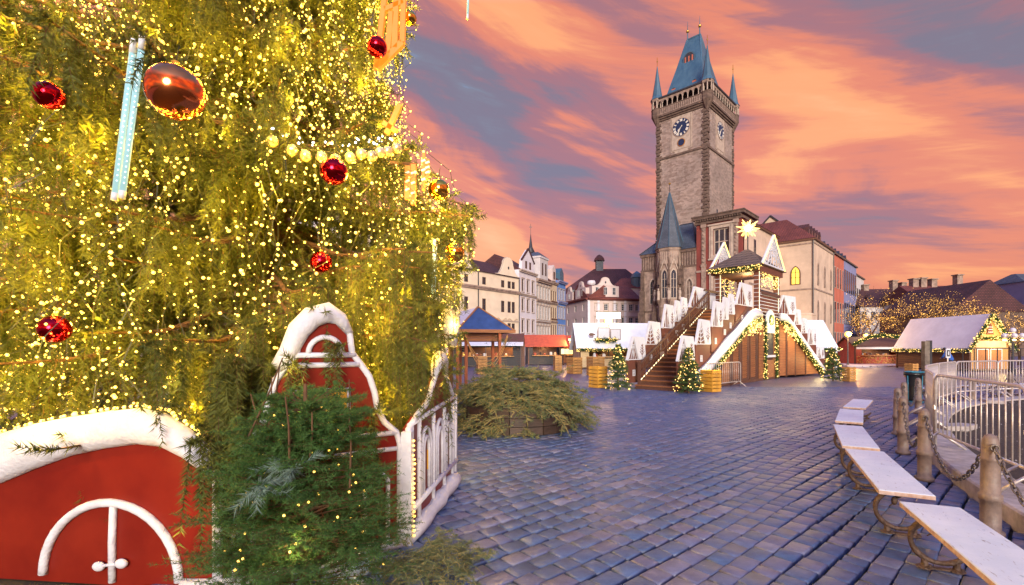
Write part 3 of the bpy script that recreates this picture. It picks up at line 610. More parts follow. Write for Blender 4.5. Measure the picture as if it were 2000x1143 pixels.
# ------------------------------------------------------------------ chapel with oriel and spire
def chapel():
    t = thing('gothic_chapel', 'sandstone gothic chapel with a pointed slate spire over its oriel, below the clock tower', 'chapel', HO, HA)
    y0 = -7.5; x0, x1 = -10.95, .85
    b = MB(); b.bx(x0, x1, y0, -.05, 0, 20.6); b.build('wall', MAT['stone'], t)
    c = MB(); c.bx(x0-.2, x1-.02, y0-.25, -.06, 20.6, 21.2)
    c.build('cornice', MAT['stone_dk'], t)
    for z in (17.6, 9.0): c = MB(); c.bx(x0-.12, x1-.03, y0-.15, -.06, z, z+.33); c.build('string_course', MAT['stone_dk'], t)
    bl = MB()
    for i in range(22):
        xx = x0+.3+(x1-x0-.6)*i/21
        if abs(xx+4.75) > 2.4: bl.bx(xx-.09, xx+.09, y0-.14, y0-.02, 18.0, 20.55)
    bl.build('blind_arcade', MAT['stone_dk'], t)
    r = MB(); hip(r, x0-.35, x1+.1, y0-.4, -.02, 21.2, -4.6, -1.9, -2.6, -2.5, 27.4); roof = r.build('roof', MAT['slate'], t)
    k = MB(); k.tube([(-4.6, -2.6, 27.4), (-1.9, -2.6, 27.4)], .14, 6); k.tube([(x1+.1, y0-.4, 21.25), (-1.9, -2.6, 27.4)], .10, 6); k.tube([(x0-.35, y0-.4, 21.25), (-4.6, -2.6, 27.4)], .10, 6); k.build('ridge_tiles', MAT['lead'], roof)
    gothic(t, -.55, 10.2, 1.5, 5.4, y0-.02, 'stone_lt'); gothic(t, -8.3, 10.6, 1.6, 5.6, y0-.02, 'stone_lt')
    # buttresses, stepped, with niches
    for xx in (x0+.35, -7.5, -2.0, ):
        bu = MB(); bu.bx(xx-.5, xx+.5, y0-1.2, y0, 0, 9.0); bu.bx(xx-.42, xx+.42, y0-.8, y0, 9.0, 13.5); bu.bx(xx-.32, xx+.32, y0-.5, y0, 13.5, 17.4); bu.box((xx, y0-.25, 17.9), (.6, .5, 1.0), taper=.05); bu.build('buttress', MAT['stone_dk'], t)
    # oriel
    cx, cy = -4.75, y0+.2; oc = (cx, cy, 0); ph = R(22.5)
    o = MB(); o.lathe([(1.4, 4.8), (1.9, 6.0), (2.45, 7.6), (2.45, 9.6), (2.6, 9.7), (2.6, 10.1), (2.35, 10.2), (2.35, 18.2), (2.55, 18.4), (2.55, 20.9), (2.75, 21.2), (2.8, 21.7)], 8, oc, ph=ph); orl = o.build('oriel', MAT['stone'], t)
    for j in range(8):
        a = R(22.5+45*j); dx, dy = math.cos(a), math.sin(a)
        if dy > .5: continue
        p = MB(); p.tube([(cx+2.5*dx, cy+2.5*dy, 7.6), (cx+2.5*dx, cy+2.5*dy, 18.0), (cx+2.5*dx, cy+2.5*dy, 19.8)], [.26, .22, .05], 6); p.build('pier', MAT['stone_dk'], orl)
        # a carved saint on a bracket under a canopy
        s = MB(); bx_, by = cx+2.9*dx, cy+2.9*dy; s.lathe([(.28, 11.2), (.30, 11.3), (.24, 11.9), (.30, 12.5), (.26, 12.95), (.10, 13.08), (.16, 13.25), (.15, 13.45), (.03, 13.58)], 8, (bx_, by, 0)); s.build('statue', MAT['stone_lt'], orl)
        s = MB(); s.lathe([(.05, 10.3), (.36, 11.0), (.36, 11.2)], 8, (bx_, by, 0)); s.lathe([(.36, 14.2), (.30, 14.6), (.03, 15.9)], 6, (bx_, by, 0)); s.build('statue_canopy', MAT['stone_dk'], orl)
    for j in range(8):
        a = R(45*j); dx, dy = math.cos(a), math.sin(a)
        if dy > .3: continue
        rr = 2.35*math.cos(R(22.5))+.03
        gothic(orl, cx+rr*dx, 11.4, 1.35, 6.2, cy+rr*dy, 'stone_lt', 'glass', 2, rot=a+math.pi/2)
        g = MB(); ca, sa = -dy, dx; rr2 = 2.55*math.cos(R(22.5))+.02   # gablet over each window
        for q in (-.5, 0, .5): g.bar((cx+rr2*dx+ca*q*.9, cy+rr2*dy+sa*q*.9, 18.5), (cx+rr2*dx+ca*q*.9, cy+rr2*dy+sa*q*.9, 20.8), .1)
        g.bar((cx+rr2*dx-ca*.8, cy+rr2*dy-sa*.8, 17.2), (cx+rr2*dx, cy+rr2*dy, 19.4), .14); g.bar((cx+rr2*dx+ca*.8, cy+rr2*dy+sa*.8, 17.2), (cx+rr2*dx, cy+rr2*dy, 19.4), .14); g.build('gablet', MAT['stone_lt'], orl)
    s = MB(); s.lathe([(3.0, 21.6), (2.9, 21.8), (2.2, 24.3), (1.25, 28.3), (.07, 33.2)], 8, oc, ph=ph); sp = s.build('spire', MAT['slate'], t)
    k = MB()
    for j in range(8): a = R(22.5+45*j); k.tube([(cx+r_*math.cos(a), cy+r_*math.sin(a), z_) for r_, z_ in ((3.0, 21.7), (2.24, 24.3), (1.29, 28.3), (.09, 33.2))], .07, 5)
    k.build('spire_ribs', MAT['copper'], sp)
    f = MB(); f.tube([(cx, cy, 33), (cx, cy, 35.2)], .06, 5); f.build('finial_rod', MAT['lead'], sp); f = MB(); f.ball((cx, cy, 35.0), .24, 8, 6); f.build('gilt_ball', MAT['gilt'], sp)
chapel()

# ------------------------------------------------------------------ oxblood house with the stone window
def red_house():
    t = thing('oxblood_house', 'narrow oxblood red house front with carved stone window and pilasters beside the gothic chapel', 'house', HO, HA)
    y0 = -7.56; x0, x1 = .9, 9.35
    b = MB(); ops = [(4.15, 7.15, 19.2, 24.2), (4.2, 7.1, 9.5, 15.0)]; wall_open(b, x0, x1, 0, 26.2, ops, y0, .45)
    b.quad((x0, y0, 0), (x0, y0, 26.2), (x0, -.1, 26.2), (x0, -.1, 0)); b.quad((x1, y0, 0), (x1, -.1, 0), (x1, -.1, 26.2), (x1, y0, 26.2)); b.quad((x0, -.1, 0), (x0, -.1, 26.2), (x1, -.1, 26.2), (x1, -.1, 0)); b.quad((x0, y0, 26.2), (x1, y0, 26.2), (x1, -.1, 26.2), (x0, -.1, 26.2))
    b.build('wall', MAT['oxblood'], t)
    win(t, 5.65, 19.2, 3.0, 5.0, y0+.3, 'stone_lt', 'glass', 3, 2, .24); win(t, 5.65, 9.5, 2.9, 5.5, y0+.3, 'stone_lt', 'glass', 3, 2, .24)
    s = MB()
    for (a, c, w, h) in ((5.65, 19.2, 3.0, 5.0), (5.65, 9.5, 2.9, 5.5)):
        for k, e in ((0, .12), (.32, .26), (.62, .14)):
            pass
        s.bx(a-w/2-.75, a-w/2, y0-.18, y0+.02, c-.6, c+h+.6); s.bx(a+w/2, a+w/2+.75, y0-.18, y0+.02, c-.6, c+h+.6); s.bx(a-w/2, a+w/2, y0-.18, y0+.02, c+h, c+h+.6); s.bx(a-w/2, a+w/2, y0-.18, y0+.02, c-.6, c)
        s.bx(a-w/2-.95, a+w/2+.95, y0-.4, y0+.02, c+h+.6, c+h+.9); s.bx(a-w/2-.4, a-w/2-.25, y0-.28, y0-.18, c-.4, c+h+.4); s.bx(a+w/2+.25, a+w/2+.4, y0-.28, y0-.18, c-.4, c+h+.4); s.bx(a-w/2-.9, a+w/2+.9, y0-.3, y0+.02, c-.9, c-.6)
    s.build('window_surround', MAT['stone_lt'], t)
    for xx in (2.35, 8.35):
        p = MB(); p.bx(xx-.42, xx+.42, y0-.22, y0+.02, 0, 17.2); p.bx(xx-.5, xx+.5, y0-.3, y0+.02, 17.2, 17.7); p.bx(xx-.36, xx+.36, y0-.2, y0+.02, 17.7, 24.7); p.bx(xx-.5, xx+.5, y0-.32, y0+.02, 24.7, 25.4)
        for i in range(9): p.ball((xx, y0-.22, 18.2+i*.75), .2, 6, 4)
        p.build('pilaster', MAT['stone'], t)
    c = MB(); c.bx(x0-.3, x1+.3, y0-.35, -.12, 25.4, 25.9); c.bx(x0-.6, x1+.6, y0-.8, -.12, 25.9+.35, 26.75); c.bx(x0-.7, x1+.7, y0-.95, -.12, 26.75, 26.95)
    for i in range(19): xx = x0+.1+(x1-x0-.2)*i/18; c.bx(xx-.14, xx+.14, y0-.65, y0, 25.9, 26.25)
    c.build('cornice', MAT['stone_dk'], t)
    r = MB(); hip(r, x0-.6, x1+.6, y0-.85, -.1, 26.95, x0+1, x1-1, -4.5, -3, 28.0); r.build('roof', MAT['lead'], t)
    f = MB(); f.bx(x0, x1, y0-.14, y0+.02, 16.2, 16.6); f.build('string_course', MAT['stone'], t)
red_house()

# ------------------------------------------------------------------ beige town hall wing and the row behind it
def wing():
    t = thing('beige_hall_wing', 'beige rendered hall with red hipped tile roof, row of dormers and one lit gothic window', 'building', HO, HA)
    b = MB(); b.bx(-.02+.05, 9.55, -.04, 11.0, 0, 24.4); b.bx(9.55, 10.3, -7.0, 11.0, 0, 24.4); b.build('side_wall', MAT['beige_r'], t)
    b = MB(); b.bx(10.3, 16.9, 11.0, 29.0, 0, 23.2); b.bx(.0, 10.3, 11.0, 40, 0, 23.2); b.build('wall', MAT['beige_r'], t)
    e = MB(); e.bx(9.5, 10.75, -7.3, 10.95, 24.4, 24.75); e.bx(10.3, 17.3, 10.6, 29.0, 23.2, 23.6); e.build('eaves', MAT['frame_b'], t)
    e = MB(); e.bx(10.3, 17.02, 10.88, 29.0, 13.3, 13.6); e.bx(10.3, 17.02, 10.88, 29.0, 22.5, 22.8); e.bx(9.6, 10.42, -6.9, 10.8, 13.3, 13.6); e.build('string_course', MAT['stone'], t)
    r = MB(); r.add([(9.4, -7.3, 24.7), (10.85, -7.3, 24.7), (10.85, 11, 24.7), (9.4, 11, 24.7), (4.0, -3.0, 27.6), (4.0, 8, 29.0)], [(0, 1, 2, 3), (1, 4, 5, 2), (0, 4, 1), (2, 5, 3), (0, 3, 5, 4)])
    r.add([(0, 10.5, 23.6), (17.3, 10.5, 23.6), (17.3, 29, 23.6), (0, 29, 23.6), (2, 16.5, 29.4), (10.6, 16.5, 29.4), (10.6, 29, 29.4), (2, 29, 29.4)], [(0, 1, 5, 4), (1, 2, 6, 5), (2, 3, 7, 6), (3, 0, 4, 7), (4, 5, 6, 7)])
    r.build('roof', MAT['tile'], t)
    g = MB(); g.prism([(3.0, 26.0), (10.0, 26), (10.0, 28.3), (6.4, 31.6), (3.0, 28.3)], 20.0, 20.6); gb = g.build('gable', MAT['beige_r'], t); g = MB(); g.bar((2.8, 19.9, 28.1), (6.4, 19.9, 31.75), .3); g.bar((6.4, 19.9, 31.75), (10.2, 19.9, 28.1), .3); g.build('gable_coping', MAT['lead'], gb)
    g = MB(); g.prism(gothic_poly(.9, 1.4), -.03, .04, lambda x, y, z: (6.4+x, 20+y, 28.6+z)); g.build('vent_opening', MAT['lead'], gb)
    for i in range(5):
        d = MB(); yy = 17.6+i*2.5; d.prism([(yy-.75, 25.6), (yy+.75, 25.6), (yy+.75, 27.2), (yy, 28.0), (yy-.75, 27.2)], -14.6, -12.2, lambda x, y, z: (-y, x, z)); dm = d.build('dormer', MAT['tile_dk'], t)
        p = MB(); p.bx(14.58, 14.63, yy-.4, yy+.4, 25.9, 26.9); p.build('pane', MAT['glass'], dm)
    # windows: lit one in the short front, narrow gothic pairs along the side
    gothic(t, 13.6, 14.5, 1.85, 3.9, 10.97, 'frame_b', 'glass_warm', 2)
    for i in range(3):
        for z, h in ((14.4, 4.6), (7.0, 4.4), (1.5, 3.4)): gothic(t, 16.93, z, 1.2, h, 14.0+i*6.0, 'stone', 'glass', 2, rot=math.pi/2)
    for y, z, h, w in ((-3.6, 18.6, 3.2, 1.0), (5.6, 17.2, 3.2, .9), (5.6, 7.3, 3.4, .9), (-3.2, 8, 2.8, 1.0)):
        o = MB(); o.bx(10.28, 10.36, y-w/2-.15, y+w/2+.15, z-.15, z+h+.15); q = o.build('window', MAT['stone'], t); o = MB(); o.bx(10.35, 10.39, y-w/2, y+w/2, z, z+h); o.build('pane', MAT['glass'], q)
    # ground floor entrance block with a curved parapet
    p = MB(); arc = [(10.6, 10.9), (10.6, 7.0), (12.4, 5.6), (14.6, 5.2), (16.6, 6.0), (17.2, 7.5), (17.2, 10.9)]; p.slab(arc, 0, 8.0); p.slab([(13.9+(a-13.9)*1.03, 8.2+(b_-8.2)*1.05) for a, b_ in arc], 8.0, 8.35); pb = p.build('entrance_block', MAT['beige_r'], t)
    p = MB(); p.bx(13.4, 16.0, 4.95, 5.25, 0, 4.6); p.build('entrance_opening', MAT['frame_b'], pb)
    for i in range(2):
        dp = MB(); yy = 10.95 if i == 0 else 28.95; xx = 17.0 if i else 16.75; dp.tube([(xx, yy-.1, 0), (xx, yy-.1, 23.2)], .11, 6); dp.build('downpipe', MAT['lead'], t)
wing()
def side_house(name, label, y0, y1, H, mat, nwin, rows, roofm, rz=3.6, ww=1.1):
    t = thing(name, label, 'house', HO, HA); b = MB(); x1 = 16.9; b.bx(4, x1, y0+.02, y1-.02, 0, H); b.build('wall', MAT[mat], t)
    e = MB(); e.bx(4, x1+.4, y0+.02, y1-.02, H, H+.35); e.build('eaves', MAT['stone_dk'], t)
    r = MB(); r.add([(x1+.4, y0+.02, H+.35), (x1+.4, y1-.02, H+.35), (11, y1-.02, H+rz+2), (11, y0+.02, H+rz+2), (4, y0+.02, H+.35), (4, y1-.02, H+.35)], [(0, 1, 2, 3), (3, 2, 5, 4), (0, 3, 4), (1, 5, 2)]); rf = r.build('roof', MAT[roofm], t)
    nd_ = max(2, int((y1-y0)/4))
    for i in range(nd_):
        d = MB(); yy = y0+(i+.5)*(y1-y0)/nd_; d.prism([(yy-.7, H+1.4), (yy+.7, H+1.4), (yy+.7, H+2.8), (yy, H+3.5), (yy-.7, H+2.8)], -14.9, -12.4, lambda x, y, z: (-y, x, z)); d.build('dormer', MAT['lead'], rf)
    for z, h in rows:
        for i in range(nwin):
            yy = y0+(i+.5)*(y1-y0)/nwin; w = MB(); w.bx(x1-.02, x1+.07, yy-ww/2-.14, yy+ww/2+.14, z-.14, z+h+.14); q = w.build('window', MAT['stone_lt' if mat == 'coral_r' else 'lead'], t); w = MB(); w.bx(x1+.06, x1+.09, yy-ww/2, yy+ww/2, z, z+h); w.build('pane', MAT['glass'], q)
side_house('coral_house', 'coral red house with tall narrow windows between the beige hall and the slate blue house', 29, 41, 22.9, 'coral_r', 4, ((15.5, 4.6), (7.5, 4.6), (1.5, 3.6)), 'tile', ww=1.2)
side_house('slate_blue_house', 'slate blue house with a row of dark windows beyond the coral house', 41, 58, 23.0, 'slateblue_r', 6, ((15.5, 5.2), (7.5, 5.0), (1.5, 3.6)), 'tile_dk', ww=1.6)
side_house('grey_gabled_house', 'grey house with a stepped roof at the far end of the hall row', 58, 70, 21.0, 'grey_r', 4, ((14.0, 3.6), (7.5, 3.6)), 'tile_dk', ww=1.2)
# ------------------------------------------------------------------ houses round the square
def frame_of(A, B):
    return math.atan2(B[1]-A[1], B[0]-A[0]), math.hypot(B[0]-A[0], B[1]-A[1])
def house(name, label, A, B, H, depth, mat, rows, cols, fm='frame_w', ww=1.1, roof='tile_dk', rh=4.0, cor=('stone_lt', ()), nx=2, nz=3, surround=None, cat='house'):
    """terraced house: wall with real openings, windows with panes, cornices, ridge roof parallel to the front"""
    ang, L = frame_of(A, B); t = thing(name, label, cat, (A[0], A[1], 0), ang)
    ops = [(c*L-ww/2, c*L+ww/2, z, z+h) for z, h in rows for c in cols]
    w = MB(); wall_open(w, 0, L, 0, H, ops, 0, .3); w.quad((0, 0, 0), (0, 0, H), (0, depth, H), (0, depth, 0)); w.quad((L, 0, 0), (L, depth, 0), (L, depth, H), (L, 0, H)); w.quad((0, depth, 0), (0, depth, H), (L, depth, H), (L, depth, 0)); w.quad((0, .31, 0), (L, .31, 0), (L, .31, H), (0, .31, H)); w.quad((0, 0, H), (L, 0, H), (L, depth, H), (0, depth, H))
    w.build('wall', MAT[mat], t)
    for a, b, z0, z1 in ops: win(t, (a+b)/2, z0, b-a, z1-z0, .14, fm, 'glass', nx, nz, .08)
    if surround:
        for a, b, z0, z1 in ops:
            s = MB(); s.bx(a-.16, a, -.06, .02, z0-.1, z1+.12); s.bx(b, b+.16, -.06, .02, z0-.1, z1+.12); s.bx(a-.25, b+.25, -.12, .02, z1+.12, z1+.32); s.bx(a-.22, b+.22, -.14, .02, z0-.24, z0-.1)
            if surround == 'arch': s.prism([(a-.2, z1+.32)]+[((a+b)/2-(b-a)*.62*math.cos(math.pi*i/6), z1+.32+.5*math.sin(math.pi*i/6)) for i in range(7)][::1]+[(b+.2, z1+.32)], -.1, .02) if False else s.bx((a+b)/2-.3, (a+b)/2+.3, -.12, .02, z1+.32, z1+.6)
            s.build('window_surround', MAT['stone_lt'], t)
    for z, hh, e in cor[1]:
        c = MB(); c.bx(-.02, L+.02, -e, .02, z, z+hh*.5); c.bx(-.02, L+.02, -e*1.5, .02, z+hh*.5, z+hh); c.build('cornice', MAT[cor[0]], t)
    r = MB(); r.add([(0, -.35, H), (L, -.35, H), (L, depth*.5, H+rh), (0, depth*.5, H+rh), (L, depth, H), (0, depth, H)], [(0, 1, 2, 3), (3, 2, 4, 5), (0, 3, 5), (1, 4, 2), (0, 5, 4, 1)]); r.build('roof', MAT[roof], t)
    return t, L
def curly(w, h, n=7):
    """half outline of a baroque gable: concave flanks, shoulder and rounded head"""
    p = []
    for i in range(n): u = i/(n-1); p.append((w*(1-.62*u**.6*(1)), h*(.02+.60*u**1.6)))
    for i in range(1, n): a = math.pi/2*i/(n-1); p.append((w*.38*math.cos(a)**.9+0*.1, h*(.62+.36*math.sin(a))))
    return p
def gable(t, cx, z, w, h, mat, y=-.02, th=.5, hole=True):
    half = curly(w/2, h); pts = [(cx+a, z+b) for a, b in half]+[(cx-a, z+b) for a, b in half[::-1][1:]]
    g = MB(); g.prism(pts, y, y+th); G = g.build('gable', MAT[mat], t)
    c = MB(); c.tube([(a, y+th*.4, b) for a, b in pts], .13, 5); c.build('coping', MAT['stone_lt'], G)
    if hole:
        o = MB(); o.prism([(cx+.22*math.cos(i*math.pi/4), z+h*.42+.3*math.sin(i*math.pi/4)) for i in range(8)], y-.02, y+.05); o.build('oculus', MAT['lead'], G)
    return G
u1 = Vector((.62, .785)).normalized(); A0 = Vector((-10.3, 79.6)); B0 = Vector((1.4, 94.4))
Aw = A0-u1*22
house('white_palace', 'white plastered palace with tall white-framed windows, half hidden by the lit spruce', (Aw.x, Aw.y), (A0.x-.02, A0.y), 19.0, 12, 'white_r', ((13.0, 1.9), (9.2, 2.4), (4.6, 2.6)), [.05+.1*i for i in range(10)], 'frame_w', 1.15, cor=('stone_lt', ((12.2, .5, .25), (18.4, .6, .4))), surround='flat')
t, L = house('cream_house', 'cream house with two curly white gables and brown windows behind the blue-roofed gazebo', (A0.x, A0.y), (B0.x, B0.y), 15.2, 12, 'cream', ((12.95, 1.35), (8.3, 2.15), (4.5, 1.8)), [.105, .21, .455, .735, .838, .905], 'frame_b', 1.05, roof='tile_dk', rh=3.4, cor=('stone', ((12.0, .55, .3),)), nx=2, nz=2)
gable(t, 3.2, 15.2, 6.4, 3.4, 'cream'); gable(t, 15.1, 15.2, 7.4, 3.6, 'cream', -.35)
b = MB(); b.bx(0, L, -.02+.0, .1, 15.0, 15.35); b.bx(0, L, -.16, .02, 6.6, 6.85); b.build('string_course', MAT['stone_lt'], t)
fl = MB()
for i in range(2):
    x0 = 11.8+i*3.4
    for j in range(8): a0 = x0+j*.38; fl.bar((a0, -.1, 6.95+.22*math.sin(j*1.1)), (a0+.38, -.1, 6.95+.22*math.sin((j+1)*1.1)), .14)
fl.build('stucco_festoon', MAT['ochre_r'], t)
for x in (.08, 6.9, L-.1):
    p = MB(); p.tube([(x, -.12, 0), (x, -.12, 15)], .1, 6); p.build('downpipe', MAT['lead'], t)
u2 = Vector((.45, .893)); q = [B0]+[B0+u2*d for d in (8.2, 16.2, 20.3, 26.0)]
t, L = house('white_gabled_house', 'narrow pale lilac house with a pedimented gable, next to the cream house', q[0], q[1]-u2*.02, 17.0, 11, 'white_r', ((12.9, 2.4), (9.0, 2.4), (4.7, 2.5)), [.2, .5, .8], 'frame_b', 1.05, rh=3.5, cor=('stone_lt', ((12.0, .4, .25), (16.6, .5, .35))), surround='flat')
g = MB(); g.prism([(1.0, 17.1), (L-1.0, 17.1), (L-1.4, 19.2), (L/2, 21.6), (1.4, 19.2)], -.03, .6); G = g.build('gable', MAT['white_r'], t); g = MB(); g.bar((1.0, -.05, 19.1), (L/2, -.05, 21.75), .3); g.bar((L/2, -.05, 21.75), (L-1.0, -.05, 19.1), .3); g.build('pediment', MAT['tile_dk'], G)
for x in (.38, .62): win(G, L*x, 17.6, .8, 1.5, -.06, 'frame_b', 'glass', 2, 2, .07)
t, L = house('grey_belfry_house', 'grey stuccoed house with five window bays and a square attic turret', q[1], q[2]-u2*.02, 16.2, 11, 'grey_r', ((12.2, 2.6), (7.8, 2.8), (3.6, 2.6)), [.1, .3, .5, .7, .9], 'frame_w', .95, rh=3.2, cor=('stone', ((11.4, .4, .25), (15.6, .7, .5), (7.0, .3, .2))), surround='arch')
w = MB(); w.bx(2.0, 6.4, -.05, 3.4, 16.25, 21.0); w.bx(1.8, 6.6, -.25, 3.6, 21.0, 21.4); tw = w.build('attic_turret', MAT['grey_r'], t)
for x in (3.3, 5.1): win(tw, x, 17.4, .75, 2.6, -.09, 'stone_dk', 'glass', 1, 3, .07)
w = MB(); hip(w, 1.8, 6.6, -.25, 3.6, 21.4, 3.6, 4.8, 1.2, 2.2, 22.6); w.build('turret_roof', MAT['slate'], tw)
t, L = house('ochre_house', 'slim ochre house with flower boxes and a small gabled dormer beside the blue house', q[2], q[3]-u2*.02, 16.6, 11, 'ochre_r', ((12.4, 2.2), (8.4, 2.4), (4.2, 2.6)), [.2, .5, .8], 'frame_b', .8, rh=4.0, cor=('stone', ((11.5, .4, .25), (16.1, .5, .35), (7.3, .4, .2))))
d = MB(); d.prism([(1.0, 16.9), (3.0, 16.9), (3.0, 19.6), (2.0, 20.6), (1.0, 19.6)], -.1, 2.0); D = d.build('dormer', MAT['pink_r'], t); win(D, 2.0, 17.3, .9, 1.7, -.14, 'frame_b', 'glass', 2, 2, .07)
for z in (12.3, 8.3, 4.1):
    for c in (.2, .5, .8): fb = MB(); fb.bx(c*L-.5, c*L+.5, -.3, -.02, z-.28, z-.02); fb.build('flower_box', MAT['frame_b'], t)
t, L = house('blue_house', 'bright blue house front at the mouth of the side street', q[3], q[4], 17.4, 11, 'blue_r', ((13.0, 2.4), (8.6, 2.6), (4.2, 2.6)), [.2, .5, .8], 'frame_w', .95, rh=3.8, cor=('slateblue_r', ((12.0, .6, .4), (16.8, .6, .5))), surround='flat')
d = MB(); d.prism([(1.6, 17.4), (4.1, 17.4), (4.1, 19.4), (2.85, 20.6), (1.6, 19.4)], -.1, 2.0); d.build('dormer', MAT['copper'], t)
# lantern spire over the roofs
t = thing('lantern_spire', 'slender dark green lantern spire with a cross rising behind the lilac gable', 'spire', (4.35, 112, 0)); s = MB(); s.lathe([(1.7, 14), (1.7, 20.0), (1.95, 20.3), (1.6, 21.3), (.9, 22.4), (.8, 23.6), (1.0, 23.8), (.42, 25.0), (.16, 27.0), (.05, 28.0)], 8, (0, 0, 0)); s.build('dome', MAT['lead'], t, True)
s = MB(); s.tube([(0, 0, 27.8), (0, 0, 30.4)], .05, 5); s.bx(-.35, .35, -.03, .03, 29.6, 29.75); s.build('cross', MAT['lead'], t)
# end house on the corner
E1, E2, E3 = Vector((14.0, 129)), Vector((18.2, 115)), Vector((31.8, 118.2))
t, L = house('pink_corner_house', 'dusty pink baroque corner house with white attic gables at the end of the square', E2, E3, 13.4, 14, 'pink_r', ((10.6, 1.5), (7.2, 1.7), (3.4, 2.4)), [.16, .33, .50, .66, .80, .92], 'frame_w', 1.0, roof='tile', rh=4.2, cor=('tile', ((13.0, .5, .5),)), surround='flat')
def attic(t, cx, w, z, h, gh, ws, y=.3):
    a = MB(); a.bx(cx-w/2, cx+w/2, y, y+3, z, z+h); A_ = a.build('attic', MAT['pink_r'], t); gable(A_, cx, z+h, w*.8, gh*.85, 'pink_r', y-.02)
    for x in ws: win(A_, cx+x, z+.5, .85, h-.8, y-.05, 'frame_w', 'glass', 2, 2, .07)
attic(t, 4.6, 7.0, 13.9, 2.6, 2.5, (-2.2, 0, 2.2))
for x in (.15, 2.6, 6.8, 9.6, 13.4):
    p = MB(); p.bx(x-.3, x+.3, -.12, .02, 0, 13.0); p.build('pilaster', MAT['white_r'], t)
ang, L1 = frame_of(E1, E2)
t2, L1 = house('pink_corner_house_wing', 'shaded pink side front of the corner house with an arched gateway', E1, E2-Vector((.01, -.02)), 13.4, 9, 'pink_r', ((10.6, 1.5), (7.2, 1.7), (3.4, 2.4)), [.18, .5, .82], 'frame_w', 1.2, roof='tile', rh=3.6, cor=('tile', ((13.0, .5, .5),)))
attic(t2, 9.6, 6.0, 13.9, 2.3, 2.2, (-1.2, 1.2)); attic(t2, 2.6, 4.4, 13.9, 2.0, 2.0, (0,))
# the big hipped roof behind, with eyebrow dormers and cupola
t = thing('great_roof_house', 'large house with brown hipped roof, eyebrow dormers and a square cupola behind the corner house', 'house', (0, 140, 0)); w = MB(); w.bx(12, 44, 2, 24, 0, 14.8); w.build('wall', MAT['pink_r'], t)
w = MB(); hip(w, 10, 46, 0, 26, 14.8, 26, 36, 12.5, 13.5, 26.5); rf = w.build('roof', MAT['tile_dk'], t)
for x, z in ((18.5, 18.5), (29.5, 18.8), (35.5, 17.8), (41, 16.8), (24, 17.6)):
    e = MB(); y = (z-14.8)/11.7*12.5-.6; pts = [(x+1.9*math.cos(math.pi*i/10), z-.6+1.1*math.sin(math.pi*i/10)) for i in range(11)]; e.prism(pts, y, y+3); ed = e.build('eyebrow_dormer', MAT['tile_dk'], rf); e = MB(); e.prism([(x+(a-x)*.8, z-.55+(b_-z+.6)*.8) for a, b_ in pts], y-.03, y+.02); e.build('opening', MAT['lead'], ed)
w = MB(); w.bx(26.6, 28.8, 11.8, 13.8, 24, 29.0); cu = w.build('cupola', MAT['slate'], t); w = MB(); w.lathe([(1.75, 29.0), (1.5, 29.9), (.8, 30.7), (.1, 31.1)], 8, (27.7, 12.8, 0), ph=R(22.5)); w.build('cupola_roof', MAT['tile_dk'], cu)
t = thing('copper_turret_house', 'low pale house with a copper-roofed turret between the corner house and the chapel', 'house', (29.0, 128, 0)); w = MB(); w.bx(-2, 8, 0, 8, 0, 17.4); w.build('wall', MAT['grey_r'], t); w = MB(); hip(w, -2.3, 8.3, -.3, 8.3, 17.4, 1, 5, 4, 4.2, 20.6); w.build('roof', MAT['tile'], t)
w = MB(); w.lathe([(1.5, 17.4), (1.5, 20.2), (1.7, 20.4), (1.3, 21.4), (.1, 22.2)], 8, (4.6, 1.6, 0)); w.build('turret', MAT['copper'], t)
for x, z in ((26.0, 133.0), (21.6, 131.0)):
    t = tag(link('white_chimney_stack', None, None, (x, z, 0)), 'broad white chimney stack %s' % ('near the copper turret' if x > 25 else 'above the attic gable of the corner house'), 'chimney'); w = MB(); w.lathe([(.9, 16), (.9, 18.6), (1.15, 18.9), (1.15, 19.4), (.9, 19.8)], 10); w.build('stack', MAT['white_r'], t)
